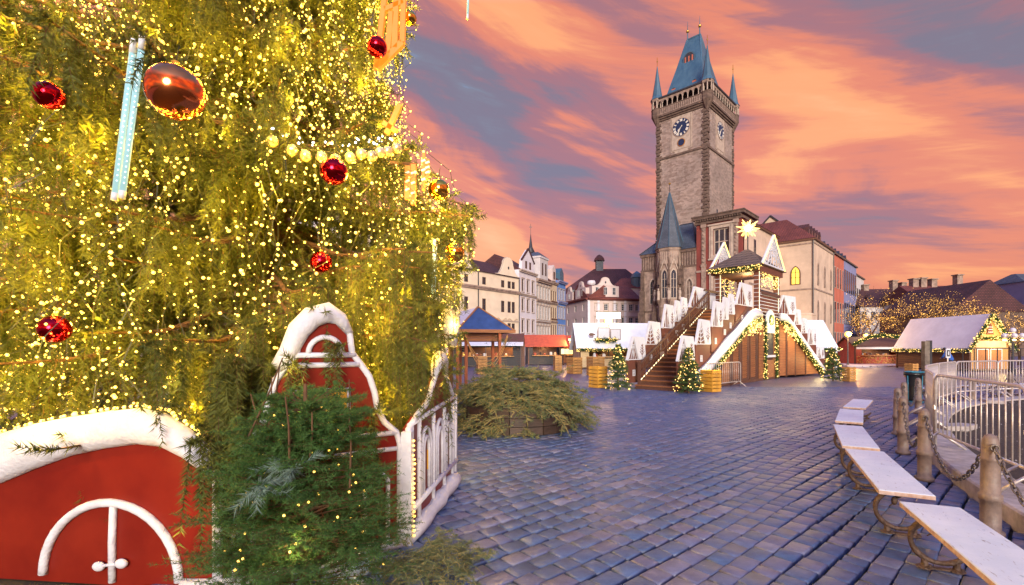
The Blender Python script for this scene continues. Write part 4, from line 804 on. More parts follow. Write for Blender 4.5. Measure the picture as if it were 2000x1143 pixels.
# houses far off on the right
def far_house(name, label, px0, px1, Y, ze, zr, roofm, wallm, dep=14, skew=0.0, chim=()):
    xa, xb = (px0-1000)/F*Y, (px1-1000)/F*Y; t = thing(name, label, 'house', (xa, Y, 0), skew); L = xb-xa
    ops = [(L*(i+.5)/9-.6, L*(i+.5)/9+.6, ze-3.2, ze-1.2) for i in range(9)]; w = MB(); wall_open(w, 0, L, 0, ze, ops, 0, .3); w.quad((0, .31, 0), (L, .31, 0), (L, .31, ze), (0, .31, ze)); w.quad((0, 0, 0), (0, 0, ze), (0, dep, ze), (0, dep, 0)); w.quad((L, 0, 0), (L, dep, 0), (L, dep, ze), (L, 0, ze)); w.build('wall', MAT[wallm], t)
    for a, b_, z0, z1 in ops: win(t, (a+b_)/2, z0, 1.2, 2.0, .14, 'frame_w', 'glass', 2, 2, .08)
    r = MB(); r.add([(-.3, -.4, ze), (L+.3, -.4, ze), (L-.2, dep/2, zr), (.2, dep/2, zr), (L+.3, dep+.4, ze), (-.3, dep+.4, ze)], [(0, 1, 2, 3), (3, 2, 4, 5), (0, 3, 5), (1, 4, 2)]); rf = r.build('roof', MAT[roofm], t)
    for u in (.2, .45, .7):
        s = MB(); y0 = dep*.18; z0 = ze+(zr-ze)*.36+.4; s.prism([(L*u-.8, z0-.9), (L*u+.8, z0-.9), (L*u+.8, z0+.4), (L*u, z0+1.1), (L*u-.8, z0+.4)], y0-.5, y0+2); dm = s.build('dormer', MAT[roofm], rf); s = MB(); s.bx(L*u-.45, L*u+.45, y0-.54, y0-.48, z0-.5, z0+.35); s.build('pane', MAT['glass'], dm)
    for u, h in chim:
        c = MB(); c.bx(L*u-.7, L*u+.7, dep*.45, dep*.55, zr-1.5, zr+h); c.bx(L*u-.85, L*u+.85, dep*.43, dep*.57, zr+h, zr+h+.25); c.build('chimney', MAT['stone'], t)
far_house('brown_roofed_house', 'brown-roofed house with chimneys behind the lit bare trees, next to the grey gabled house', 1680, 1835, 128, 12.4, 18.0, 'tile_dk', 'grey_r', chim=((.3, 1.0), (.68, 2.2), (.80, 1.6)))
far_house('red_roofed_house', 'long house with a dusky red roof and a big square chimney above the market chalet', 1800, 1928, 116, 12.8, 17.4, 'tile', 'grey_r', chim=((.25, 1.6), (.38, 1.8), (.55, 1.5), (.96, 2.6)))
t = thing('dark_gabled_house', 'dark brown steep gable roof at the far right behind the chalet', 'house', (84, 92, 0)); t['label'] = 'dark brown steep gable roof standing behind the chalet with the yellow gable'
w = MB(); w.prism([(0, 0), (14.5, 0), (14.5, 8.5), (0, 8.5)], 0, 18); w.build('wall', MAT['stone_dk'], t); w = MB(); w.prism([(-.5, 8.5), (15, 8.5), (7.0, 14.6)], -.4, 18.4); w.build('roof', MAT['tile_dk'], t); w = MB(); w.bx(10.5, 11.6, 6, 7, 10, 13.6); w.build('chimney', MAT['stone'], t)
t = thing('slate_tower_house', 'dark slate tower house cut by the picture edge beyond the globe lamp', 'house', (123.5, 116, 0)); w = MB(); w.bx(0, 9, 0, 9, 0, 17.6); w.build('wall', MAT['slateblue_r'], t); w = MB(); hip(w, -.3, 9.3, -.3, 9.3, 17.6, 2, 7, 4, 5, 20); w.build('roof', MAT['slate'], t)
# ------------------------------------------------------------------ evergreen and fairy-light kit
MAT['needle'] = M('spruce_needles', (.035, .075, .018), .65, var=.45, scale=2.0, col2=(.085, .14, .035))
MAT['needle_dk'] = M('fir_needles', (.022, .060, .016), .75, spec=.2, var=.4, scale=3.0, col2=(.055, .11, .025))
MAT['needle_dry'] = M('cut_fir_needles', (.075, .115, .045), .75, var=.4, scale=3.5, col2=(.15, .17, .08))
MAT['bark'] = M('spruce_bark', (.12, .06, .028), .9, var=.4, scale=9, bump=.6, bscale=30)
def needles(P0, P1, n, ln, wd, seed=0, fwd=.55, down=0.0, taper=True, flat=None):
    """thin triangular needles along twigs: arrays of verts and triangles"""
    r = np.random.default_rng(seed); P0 = np.asarray(P0, float); P1 = np.asarray(P1, float); K = len(P0)
    ax = P1-P0; L = np.linalg.norm(ax, axis=1, keepdims=True)+1e-9; ax = ax/L
    t = r.random((K, n, 1)); base = P0[:, None]+(P1-P0)[:, None]*t
    rv = r.normal(size=(K, n, 3)); rv -= ax[:, None]*np.sum(rv*ax[:, None], 2, keepdims=True); rv /= np.linalg.norm(rv, axis=2, keepdims=True)+1e-9
    if flat is not None: rv[..., 2] *= flat; rv /= np.linalg.norm(rv, axis=2, keepdims=True)+1e-9
    d = rv+ax[:, None]*fwd; d[..., 2] -= down; d /= np.linalg.norm(d, axis=2, keepdims=True)
    sd = np.cross(d, r.normal(size=(K, n, 3))); sd /= np.linalg.norm(sd, axis=2, keepdims=True)+1e-9
    l = ln*(.7+.6*r.random((K, n, 1)))
    if taper: l = l*(1.0-.45*t)
    V = np.stack([base-sd*wd/2, base+sd*wd/2, base+d*l], 2).reshape(-1, 3); T = np.arange(len(V)).reshape(-1, 3)
    return V, T
def twig_mesh(P0, P1, w):
    """stems as thin crossed triangles"""
    P0 = np.asarray(P0, float); P1 = np.asarray(P1, float); ax = P1-P0; s = np.cross(ax, [0.31, .77, .2]); s /= np.linalg.norm(s, axis=1, keepdims=True)+1e-9
    s2 = np.cross(ax, s); s2 /= np.linalg.norm(s2, axis=1, keepdims=True)+1e-9
    V = np.stack([P0-s*w, P0+s*w, P1, P0-s2*w, P0+s2*w, P1], 1).reshape(-1, 3); return V, np.arange(len(V)).reshape(-1, 3)
_ico = None
def ico():
    global _ico
    if _ico is None:
        p = (1+5**.5)/2; v = np.array([(-1, p, 0), (1, p, 0), (-1, -p, 0), (1, -p, 0), (0, -1, p), (0, 1, p), (0, -1, -p), (0, 1, -p), (p, 0, -1), (p, 0, 1), (-p, 0, -1), (-p, 0, 1)])/math.sqrt(1+p*p)
        f = np.array([(0, 11, 5), (0, 5, 1), (0, 1, 7), (0, 7, 10), (0, 10, 11), (1, 5, 9), (5, 11, 4), (11, 10, 2), (10, 7, 6), (7, 1, 8), (3, 9, 4), (3, 4, 2), (3, 2, 6), (3, 6, 8), (3, 8, 9), (4, 9, 5), (2, 4, 11), (6, 2, 10), (8, 6, 7), (9, 8, 1)]); _ico = (v, f)
    return _ico
def bulb_mesh(name, pts, r, mat, jitter=.35, seed=1):
    v, f = ico(); pts = np.asarray(pts, float); rr = np.random.default_rng(seed); s = r*np.clip(np.exp(rr.normal(0, jitter, (len(pts), 1, 1))), .45, 2.3)
    V = (pts[:, None]+v[None]*s).reshape(-1, 3); T = (f[None]+(np.arange(len(pts))*12)[:, None, None]).reshape(-1, 3); return np_mesh(name, V, T, mat, True)
def polyline(pts, step):
    pts = [Vector(p) for p in pts]; out = []
    for a, b in zip(pts, pts[1:]):
        n = max(1, int((b-a).length/step)); out += [a.lerp(b, i/n) for i in range(n)]
    return out+[pts[-1]]
def garland(label, pts, rad, seed, bulbs_per_m=44, group=None, needle=None, bm='bulb_far', br=.020, dens=1.0):
    """fir rope: core, needles, cable bulbs"""
    c = polyline(pts, .06); rr = np.random.default_rng(seed); t = tag(link('fir_garland', None), label, 'garland', group)
    core = MB(); core.tube(c[::4] if len(c) > 8 else c, rad*.35, 5); core.build('core', MAT['needle_dk'], t)
    C = np.array(c); k = max(40, int(len(C)*14*dens)); i = rr.integers(0, len(C)-1, k); P0 = C[i]+rr.normal(0, rad*.25, (k, 3)); dr = rr.normal(size=(k, 3)); dr /= np.linalg.norm(dr, axis=1, keepdims=True); P1 = P0+dr*rad*(.6+.7*rr.random((k, 1)))
    V, T = needles(P0, P1, 9, rad*.55, rad*.09, seed); link('needles', np_mesh('needles', V, T, needle or MAT['needle_dk']), t)
    Ltot = sum((b-a).length for a, b in zip(c, c[1:])); nb = int(Ltot*bulbs_per_m)
    if nb:
        i = rr.integers(0, len(C), nb); d = rr.normal(size=(nb, 3)); d /= np.linalg.norm(d, axis=1, keepdims=True); B = C[i]+d*rad*(.7+.4*rr.random((nb, 1)))
        stuff(link('bulbs', bulb_mesh('bulbs', B, br, MAT[bm], seed=seed), t))
    return t
def small_fir(label, loc, h, r, seed, lit=True, lights=160, nb=170, light_label=None, needle='needle', skirt=True):
    rr = np.random.default_rng(seed); t = thing('small_fir_tree', label, 'fir tree', loc); tr = MB(); tr.tube([(0, 0, 0), (0, 0, h*.9)], [.045*h*.5, .012], 6); tr.build('trunk', MAT['bark'], t)
    k = nb; zz = h*(.06+.92*rr.random(k)**.9); a = rr.random(k)*2*math.pi; R_ = r*(1-zz/h)**.8*(.55+.6*rr.random(k))+.04
    P0 = np.column_stack([.05*np.cos(a), .05*np.sin(a), zz]); P1 = np.column_stack([R_*np.cos(a), R_*np.sin(a), zz+R_*(.05-.25*rr.random(k))])
    tw0, tw1 = [P0], [P1]
    for q in range(7):
        u = .3+.65*rr.random((k, 1)); B = P0+(P1-P0)*u; an = a+np.where(rr.random(k) < .5, 1, -1)*(.5+.5*rr.random(k)); ll = (R_*(.45-.2*u[:, 0]))[:, None]
        tw0.append(B); tw1.append(B+np.column_stack([np.cos(an), np.sin(an), -.25+.3*rr.random(k)])*ll)
    A = np.concatenate(tw0); B = np.concatenate(tw1); V, T = needles(A, B, 16, .055*h**.5, .010*h**.5, seed); V2, T2 = twig_mesh(A, B, .004*h)
    link('crown', np_mesh('crown', np.concatenate([V, V2]), np.concatenate([T, T2+len(V)]), MAT[needle]), t)
    if lit:
        zz = h*(.03+.95*rr.random(lights)); a = rr.random(lights)*2*math.pi; R_ = r*(1-zz/h)*(.8+.25*rr.random(lights))+.03
        pts = np.column_stack([loc[0]+R_*np.cos(a), loc[1]+R_*np.sin(a), loc[2]+zz]); o = link('light_string', None); tag(o, light_label or ('warm fairy lights wound round ' + label), 'fairy lights')
        stuff(link('bulbs', bulb_mesh('bulbs', pts, .018, MAT['bulb_far'], seed=seed), o)); c = MB(); n = 60
        c.tube([(loc[0]+r*.9*(1-i/n)*math.cos(i*.9), loc[1]+r*.9*(1-i/n)*math.sin(i*.9), loc[2]+.05+h*.93*i/n) for i in range(n)], .006, 4); c.build('cable', MAT['wire'], o)
    return t

# ------------------------------------------------------------------ gingerbread lookout with its stairs
MAT['plank'] = wood('larch_planks', (.30, .115, .045), along=(1.2, 10, 14))
MAT['plank2'] = wood('honey_planks', (.36, .15, .055), along=(1.2, 10, 14))
MAT['brown'] = wood('dark_brown_boards', (.105, .045, .030), along=(1.5, 8, 12))
MAT['gbread'] = M('gingerbread_brown_paint', (.14, .045, .028), .65, var=.15, scale=5, bump=.1)
MAT['icing'] = M('white_icing_paint', (.64, .66, .72), .6, var=.06, scale=6, bump=.25, bscale=18)
MAT['icing_lit'] = MAT['icing']
MAT['shingle'] = brickmat('grey_brown_shingles', (.13, .085, .07), (.18, .125, .10), (.04, .028, .024), .26, .17, .85, mortar=.10, bump=.9)
MAT['led'] = M('warm_white_led_strip', (1, .9, .7), .4, var=0, emit=(1.0, .78, .40), estr=1.4, sample=False)
UA = math.atan2(.714, .70); NO = Vector((12.7, 24.8, 0))
def LK(x, y, z=0): return NO+Vector((.70*x-.714*y, .714*x+.70*y, z))
SLOPE = 3.66/7.2
def lookout():
    t = thing('gingerbread_lookout', 'wooden market lookout shaped like gingerbread with open stairs, plank walls and a roofed platform', 'lookout', NO, UA)
    # stairs
    n = 20; st = MB().bx(-.03, .38, .06, 2.14, -.05, .0).mesh('tread', MAT['plank']); ri = MB().bx(0, .025, .08, 2.12, -.185, -.05).mesh('riser', MAT['brown'])
    for i in range(n):
        x = -8.6+7.2*i/n; z = 3.66*(i+1)/n; o = link('tread', st, t, (x, 0, z)); link('riser', ri, o)
    for y in (.03, 2.17):
        s = MB(); s.prism([(-8.6, 0), (-8.1, 0), (-1.2, 3.3), (-1.2, 3.8), (-1.45, 3.8)], y-.03, y+.03); s.build('stringer', MAT['brown'], t)
    pf = MB(); pf.bx(-1.4, 3.5, .0, 2.2, 3.56, 3.66); pf.build('platform', MAT['plank'], t)
    # LED strip along the left stringer
    l = MB(); l.tube([(-8.45, 2.08, .25), (-1.45, 2.08, 3.8)], .022, 5); l.build('led_strip', MAT['led'], t)
    # left handrail with balusters and posts
    for y in (2.0,):
        h = MB(); h.bar((-8.5, y, 1.0), (-1.4, y, 4.62), .07, .09); h.bar((-1.4, y, 4.66), (0, y, 4.66), .07, .09); h.bar((-8.5, y, .62), (-1.4, y, 4.2), .05, .06); h.build('handrail', MAT['brown'], t)
        bm = MB().bx(-.014, .014, -.014, .014, 0, .86).mesh('baluster', MAT['brown'])
        for i in range(34): x = -8.4+6.95*i/33; link('baluster', bm, t, (x, y, (x+8.6)*SLOPE+.12))
        pm_ = MB().bx(-.05, .05, -.05, .05, 0, 1.15).mesh('newel_post', MAT['brown'])
        for x in (-8.5, -6.1, -3.8, -1.4): link('newel_post', pm_, t, (x, y, (x+8.6)*SLOPE*.98))
    # guard of the landing facing the stairs
    g = MB()
    g.bar((-1.45, 2.2, 4.75), (0, 2.2, 4.75), .09, .09); g.bar((-1.45, 2.2, 3.75), (0, 2.2, 3.75), .06, .08); g.build('landing_rail', MAT['brown'], t)
    bw = MB().bx(-.018, .018, -.018, .018, 0, 1.0).mesh('landing_baluster', MAT['icing'])
    for i in range(12): link('landing_baluster', bw, t, (-1.4+.125*i, 2.2, 3.75))
    # plank walls: side of the stairs, middle, each plank course its own board with a shadow gap
    def planks(x0, x1, ztop, y, name='wall_planks', mat='plank', z0=.12, pitch=.155):
        m = MB(); z = z0
        while True:
            a, b = z, z+pitch-.012
            xa = x0
            if isinstance(ztop, tuple):      # sloping top edge
                xa_ = ztop[0](b); xb_ = ztop[1](b); xa = max(x0, xa_); xb = min(x1, xb_)
            else:
                xb = x1
                if b > ztop: break
            if xa >= xb-.05 or z > 6: break
            m.bx(xa, xb, y, y+.03, a, b); z += pitch
        w = m.build(name, MAT[mat], t); w['kind'] = 'stuff'; return w
    inv = lambda z: (z-.25)/.46-8.0
    back = MB(); back.prism([(-8.0, .1), (0, .1), (0, 3.5), (-.9, 3.5)], .05, .09); back.prism([(0, .1), (3.5, .1), (3.5, 3.5), (0, 3.5)], .05, .09); back.build('backing_wall', MAT['brown'], t)
    edges = [-7.9, -6.4, -5.0, -3.9, -2.75, -1.6, -.35]
    for i in range(len(edges)-1):
        a, b = edges[i]+.05, edges[i+1]-.05; planks(a, b, ((lambda z: inv(z)), (lambda z: 99)), .0, mat='plank2' if i in (2, 4) else 'plank')
        if edges[i+1] > -7: p = MB(); p.bx(edges[i+1]-.055, edges[i+1]+.055, -.05, .05, .05, min(3.4, .25+.46*(edges[i+1]+8.0)-.05)); p.build('batten', MAT['brown'], t)
    # doors with louvres
    for (x0, x1, z1) in ((-3.75, -2.9, 2.25), (-2.55, -1.75, 2.45), (-1.4, -.55, 2.5)):
        d = MB(); d.bx(x0, x0+.07, -.06, -.005, .14, z1); d.bx(x1-.07, x1, -.06, -.005, .14, z1); d.bx(x0+.07, x1-.07, -.06, -.005, z1-.09, z1); d.bx(x0+.07, x1-.07, -.06, -.005, .14, .24); D = d.build('door', MAT['brown'], t)
        lm = MB().box((0, 0, 0), (x1-x0-.16, .025, .085), rot=Matrix.Rotation(R(18), 3, 'X')).mesh('louvre', MAT['plank'])
        for k in range(int((z1-.35)/.105)): link('louvre', lm, D, ((x0+x1)/2, -.035, .30+.105*k))
        hm = MB(); hm.tube([(x1-.1, -.07, 1.15), (x1-.1, -.11, 1.18), (x1-.1, -.11, 1.3), (x1-.1, -.07, 1.33)], .012, 5); hm.build('handle', MAT['lead'], D)
    # middle bay under the platform: serving hatch between two plank piers, arched icing plaque
    planks(.1, 1.0, 3.3, .0); planks(2.45, 3.4, 3.3, .0)
    hb = MB(); hb.bx(1.0, 2.45, .03, .06, .1, 3.3); hb.build('hatch_backing', MAT['brown'], t)
    h = MB(); h.bx(1.05, 2.4, -.04, .02, .12, 1.05); H = h.build('hatch_lower_door', MAT['plank2'], t); h = MB(); h.bx(1.05, 2.4, -.02, .02, 1.35, 2.45); h.build('hatch_shutter', MAT['lead'], t); h = MB(); h.bx(1.0, 2.45, -.12, .03, 1.2, 1.32); h.build('hatch_counter', MAT['icing'], t)
    pl = MB(); pl.prism([(1.02, 2.5), (2.43, 2.5), (2.43, 3.25)]+[(1.725+.705*math.cos(math.pi*i/10), 3.25+.5*math.sin(math.pi*i/10)) for i in range(1, 10)]+[(1.02, 3.25)], -.09, -.03); P = pl.build('icing_plaque', MAT['icing'], t)
    rw = MB(); rw.tube([(1.725+.30*math.cos(i*math.pi/8), -.13, 3.2+.24*math.sin(i*math.pi/8)) for i in range(16)], .05, 5, closed=True); rw.build('plaque_wreath', MAT['needle'], P)
    rng_ = np.random.default_rng(5); stuff(link('plaque_bulbs', bulb_mesh('plaque_bulbs', np.column_stack([1.725+.33*rng_.normal(0, .5, 60), np.full(60, -.16), 3.2+.26*rng_.normal(0, .5, 60)]), .016, MAT['bulb_far']), P))
    # plank front of the tower above the hatch with icing stripes
    planks(.05, 3.45, 4.55, -.02, 'tower_planks', 'gbread', 3.55); im = MB().bx(.03, 3.47, -.055, -.022, 0, .028).mesh('icing_stripe', MAT['icing'])
    for k in range(7): link('icing_stripe', im, t, (0, 0, 3.42+k*.175))
    # corner posts with icing stripes and LED edges
    pm_ = MB().bx(-.13, .13, -.13, .13, 3.66, 5.72).mesh('post', MAT['gbread']); sm = MB().bx(-.14, .14, -.14, .14, 0, .02).mesh('icing_ring', MAT['icing'])
    for (x, y) in ((.14, .10), (3.36, .10), (.14, 2.08), (3.36, 2.08)):
        o = link('post', pm_, t, (x, y, 0))
        for k in range(8): link('icing_ring', sm, o, (0, 0, 3.9+k*.22))
        e = MB(); e.tube([(-.13, -.14, 3.7), (-.13, -.14, 5.7)], .012, 4); e.build('led_edge', MAT['led'], o)
    # balcony rail and band
    b = MB(); b.bar((.3, .02, 4.72), (3.2, .02, 4.72), .06, .06); 
    for k in range(15): b.bar((.35+.2*k, .02, 4.5), (.35+.2*k, .02, 4.72), .025)
    b.build('balcony_rail', MAT['lead'], t); fb = MB(); fb.bx(.3, 3.2, -.16, .0, 4.5, 4.64); fb.build('flower_trough', MAT['brown'], t)
    bd = MB(); bd.bx(-.1, 3.6, -.16, -.03, 5.66, 6.02); bd.build('fascia', MAT['gbread'], t); bd = MB(); bd.bx(-.1, 3.6, 2.26, 2.4, 5.66, 6.02); bd.build('fascia', MAT['gbread'], t); bd = MB(); bd.bx(-.14, -.02, 0, 2.2, 5.66, 5.95); bd.build('fascia', MAT['brown'], t)
    cl = MB(); cl.bx(-.02, 3.5, .0, 2.2, 5.72, 5.80); cl.build('ceiling_boards', MAT['brown'], t)
    r = MB(); hip(r, -.4, 3.9, -.3, 2.5, 5.98, 1.55, 1.95, 1.0, 1.2, 7.15); r.build('roof', MAT['shingle'], t)
    # back wall of the platform with window lights is open; lace gables
    for y, nm in ((-.2, 'lace_gable'), (2.42, 'lace_gable')):
        g = MB(); zb, zt, xa, xb = 6.03, 7.75, -.15, 3.65; xm = (xa+xb)/2
        def edge(z): k = (z-zb)/(zt-zb); return xa+(xm-xa)*k, xb+(xm-xb)*k
        g.bar((xa, y, zb), (xm, y, zt), .10, .07, up=(0, 1, 0)); g.bar((xb, y, zb), (xm, y, zt), .10, .07, up=(0, 1, 0)); g.bx(xa, xb, y-.035, y+.035, zb-.02, zb+.08)
        rl = random.Random(3)
        for k in range(40):
            z = zb+.12+rl.random()**1.4*(zt-zb-.45); a, b_ = edge(z+.1); x = a+.15+rl.random()*max(0, (b_-a-.3)); aa = rl.choice((.6, -.6, 1.2, -1.2, 0)); l_ = .17; g.bar((x-l_*math.cos(aa), y, z-l_*math.sin(aa)*.6), (x+l_*math.cos(aa), y, z+l_*math.sin(aa)*.6), .045, .03, up=(0, 1, 0))
        for k in range(1, 8): z = zb+.1; a, b_ = edge(z); x = a+(b_-a)*k/8; g.bar((x, y, z), (xm+(x-xm)*.15, y, zt-.35), .035, .03, up=(0, 1, 0))
        G = g.build(nm, MAT['icing'], t); s = MB(); s.tube([(xa, y-.06, zb+.0), (xm, y-.06, zt+.02), (xb, y-.06, zb)], .03, 5); s.build('led_outline', MAT['bulb_far'], G)
    # snowy balustrade down the front of the stairs
    def snow(p, name, w=.22):
        m = MB(); m.tube(p, [.20+.03*math.sin(i*1.9) for i in range(len(p))], 8); m.build(name, MAT['icing'], t, True); l = MB(); l.tube([Vector(q)+Vector((0, -.05, .215)) for q in p], .022, 4); l.build('led_strip', MAT['led'], t)
    sp = [(-7.6, -.1, .30), (-7.3, -.1, .62), (-6.4, -.1, 1.02), (-5.4, -.1, 1.5), (-4.4, -.1, 1.98), (-3.4, -.1, 2.4), (-2.4, -.1, 2.9), (-1.5, -.1, 3.32), (-.9, -.1, 3.45), (-.1, -.1, 3.42)]
    snow(sp, 'snow_balustrade')
    m = MB(); m.prism([(-7.5, .05)]+[(a, c-.12) for a, b, c in sp[1:]]+[(-.1, 2.9)]+[(a, c-.42) for a, b, c in sp[-2:0:-1]], -.13, -.05); m.build('snow_apron', MAT['icing'], t)
    # skirting
    sk = MB(); sk.bx(-8.0, 3.5, -.03, .08, .0, .12); sk.build('plinth', MAT['brown'], t)
    return t
LOOK = lookout()
def gb_house(x, w, zb, zt, y, kind, out):
    """flat cut-out gingerbread house: brown board, icing roof, piped pattern, little window"""
    t = tag(link('gingerbread_cutout', None, None, NO, UA), '', 'gingerbread house'); h = zt-zb; hr = h*.50; gx = x-w/2; gw = w*.60
    b = MB(); b.prism([(gx, zb), (gx+w, zb), (gx+w, zt-hr), (gx+gw, zt-hr+.05), (gx+gw/2, zt-.1), (gx, zt-hr)], y, y+.05); b.build('board', MAT['gbread'], t)
    ys = y-.028
    r = MB(); r.prism([(gx+gw*.5+.03, zt), (gx+w-.08, zt-.03), (gx+w+.05, zt-hr+.02), (gx+gw+.02, zt-hr+.02)], ys, y+.06); r.prism([(gx-.05, zt-hr-.02), (gx+.05, zt-hr-.05), (gx+gw/2+.05, zt-.1), (gx+gw/2+.04, zt), (gx+gw/2-.05, zt)], ys, y+.06); r.build('icing_roof', MAT['icing'], t)
    p = MB(); cx = gx+gw*.5
    if kind == 0:
        for i in (-1.6, 0, 1.6):
            for sg in (-1, 1): p.bar((cx+i*.11-sg*.18, ys+.01, zt-hr+.02), (cx+i*.04+sg*.02, ys+.01, zt-.32), .015, .02, up=(0, 1, 0))
    elif kind == 1:
        p.bar((cx, ys+.01, zt-hr), (cx, ys+.01, zt-.2), .03, .02, up=(0, 1, 0))
        for i in range(4): z = zt-hr+.08+i*.16; k = gw*.42*(1-i*.2); p.bar((cx, ys+.01, z), (cx-k, ys+.01, z+.12), .03, .02, up=(0, 1, 0)); p.bar((cx, ys+.01, z), (cx+k, ys+.01, z+.12), .03, .02, up=(0, 1, 0))
        for i in range(8): a = i*math.pi/4; p2 = (gx+w*.72, ys-.004, zt-hr*.5); p.bar((p2[0]+.05*math.cos(a), p2[1], p2[2]+.05*math.sin(a)), (p2[0]+.24*math.cos(a), p2[1], p2[2]+.2*math.sin(a)), .04, .02, up=(0, 1, 0))
    else:
        for i in range(4): a = gx+gw*(.14+.24*i); top = zt-hr+(hr-.15)*(1-abs(i-1.5)/2.1); p.bar((a, ys+.01, zt-hr), (a, ys+.01, top-.08), .028, .02, up=(0, 1, 0))
    p.bar((gx, ys+.01, zt-hr), (gx+w, ys+.01, zt-hr), .035, .02, up=(0, 1, 0)); p.build('icing_pattern', MAT['icing'], t)
    rp = MB(); rx = gx+w*.80; rz = zt-hr+.06; rh_ = hr*.62
    if w > .9:
        rp.bar((rx, ys-.006, rz), (rx+.01, ys-.006, rz+rh_), .022, .012, up=(0, 1, 0))
        for i in range(4): zz_ = rz+rh_*(.2+.2*i); ll = w*.13*(1-.17*i); rp.bar((rx, ys-.006, zz_), (rx-ll, ys-.006, zz_+ll*.9), .02, .012, up=(0, 1, 0)); rp.bar((rx, ys-.006, zz_), (rx+ll*.9, ys-.006, zz_+ll*.9), .02, .012, up=(0, 1, 0))
        rp.build('brown_tree_motif', MAT['gbread'], t)
    q = MB(); wz = zb+(h-hr)*.42; wx = gx+w*.35
    for dx in (-.09, 0, .09): q.bar((wx+dx, ys+.01, wz-.12), (wx+dx, ys+.01, wz+.12), .022, .02, up=(0, 1, 0))
    for dz in (-.12, 0, .12): q.bar((wx-.1, ys+.01, wz+dz), (wx+.1, ys+.01, wz+dz), .022, .02, up=(0, 1, 0))
    q.build('icing_window', MAT['icing'], t)
    if out == 'stair': zz = 'on the open side of the lookout stairs'
    t['group'] = 'gingerbread panels lining the lookout stairs'; return t
names = ['lowest', 'second lowest', 'third', 'fourth', 'fifth', 'topmost']
for i, (x, w, zb, zt, kd) in enumerate(((-8.25, 1.45, .25, 2.2, 0), (-6.8, 1.4, .85, 2.9, 1), (-5.35, 1.15, 1.55, 3.75, 2), (-4.4, .62, 2.0, 4.0, 0), (-3.7, .75, 2.35, 4.2, 1), (-2.0, 2.2, 2.7, 4.85, 2))):
    t = gb_house(x, w, zb, zt, .02 if i else .09, kd, ''); t['label'] = '%s of the brown gingerbread house cut-outs above the snowy front balustrade' % names[i]
    t = gb_house(x, w, zb, zt, 2.28, kd, ''); t['label'] = '%s of the gingerbread house cut-outs behind the brown stair handrail' % names[i]
# far ramp descending on the other side
RA = math.atan2(2.6, 4.05); RO = LK(3.5, 0)
def far_ramp():
    t = thing('lookout_side_ramp', 'plank-sided ramp with snowy edge descending from the lookout towards the second stall', 'ramp', RO, RA); Lr = 5.0
    b = MB(); b.prism([(0, .1), (Lr, .1), (.5, 3.3), (0, 3.3)], .06, 1.9); b.build('ramp_core', MAT['brown'], t)
    edges = [.0, .75, 1.7, 2.9, 4.6]
    for i in range(4):
        m = MB(); z = .12
        while z < 3.2:
            xb = min(edges[i+1]-.05, Lr-(z+.145)*(Lr-.5)/3.3-.15)
            if xb > edges[i]+.12: m.bx(edges[i]+.05, xb, 0, .03, z, z+.143)
            z += .155
        w = m.build('wall_planks', MAT['plank2' if i % 2 else 'plank'], t); w['kind'] = 'stuff'; p = MB(); p.bx(edges[i+1]-.05, edges[i+1]+.05, -.04, .05, .05, max(.2, 3.3-(edges[i+1]-.4)*.72)); p.build('batten', MAT['brown'], t)
    for (x0, x1, z1) in ((.85, 1.6, 2.1),):
        d = MB(); d.bx(x0, x1, -.05, -.006, .14, z1); d.build('door', MAT['plank'], t)
    sp = [(0, -.08, 3.42), (.6, -.08, 3.38), (1.2, -.08, 2.95), (2.1, -.08, 2.3), (3.0, -.08, 1.65), (3.9, -.08, .98), (4.7, -.08, .42), (4.95, -.08, .15)]
    m = MB(); m.tube(sp, .19, 8); m.build('snow_balustrade', MAT['icing'], t, True); l = MB(); l.tube([Vector(q)+Vector((0, -.05, .2)) for q in sp], .022, 4); l.build('led_strip', MAT['led'], t)
far_ramp()
def ramp_panel(x, w, zb, zt, kd, lab):
    t = gb_house(0, w, zb, zt, 0, kd, ''); t.location = RO+Vector((math.cos(RA)*x-math.sin(RA)*.15, math.sin(RA)*x+math.cos(RA)*.15, 0)); t.rotation_euler = (0, 0, RA); t['label'] = lab; t['group'] = 'gingerbread panels on the far ramp'
ramp_panel(1.1, 2.0, 2.6, 4.75, 2, 'tall gingerbread cut-out at the top of the far ramp, against the roofed platform')
ramp_panel(2.3, .8, 2.2, 4.0, 0, 'small gingerbread cut-out second from the top of the far ramp')
ramp_panel(3.1, .75, 1.7, 3.5, 1, 'narrow gingerbread cut-out halfway down the far ramp')
ramp_panel(4.0, 1.1, .9, 2.9, 2, 'snow-roofed gingerbread cut-out low on the far ramp near the lit fir')
ramp_panel(5.0, 1.0, .3, 1.8, 0, 'lowest gingerbread cut-out at the foot of the far ramp')
# garlands and light curtains on the lookout
garland('fir garland with warm lights under the snowy stair balustrade of the lookout', [LK(-7.4, -.2, .25), LK(-5.4, -.2, 1.15), LK(-3.4, -.2, 2.05), LK(-1.5, -.2, 2.95), LK(-.2, -.2, 3.15)], .13, 11)
garland('upright fir garland beside the serving hatch, nearer the stairs', [LK(.75, -.12, .1), LK(.78, -.12, 1.6), LK(.72, -.12, 3.2)], .12, 12, 34)
garland('upright fir garland beside the serving hatch, nearer the far ramp', [LK(2.7, -.12, .1), LK(2.66, -.12, 1.6), LK(2.72, -.12, 3.2)], .12, 13, 34)
def RP(x, z, y=-.2): return RO+Vector((math.cos(RA)*x-math.sin(RA)*y, math.sin(RA)*x+math.cos(RA)*y, z))
garland('fir garland with lights down the edge of the far ramp', [RP(0, 3.15), RP(.7, 3.0), RP(2.1, 1.95), RP(3.4, 1.0), RP(4.7, .12)], .15, 14, 40)
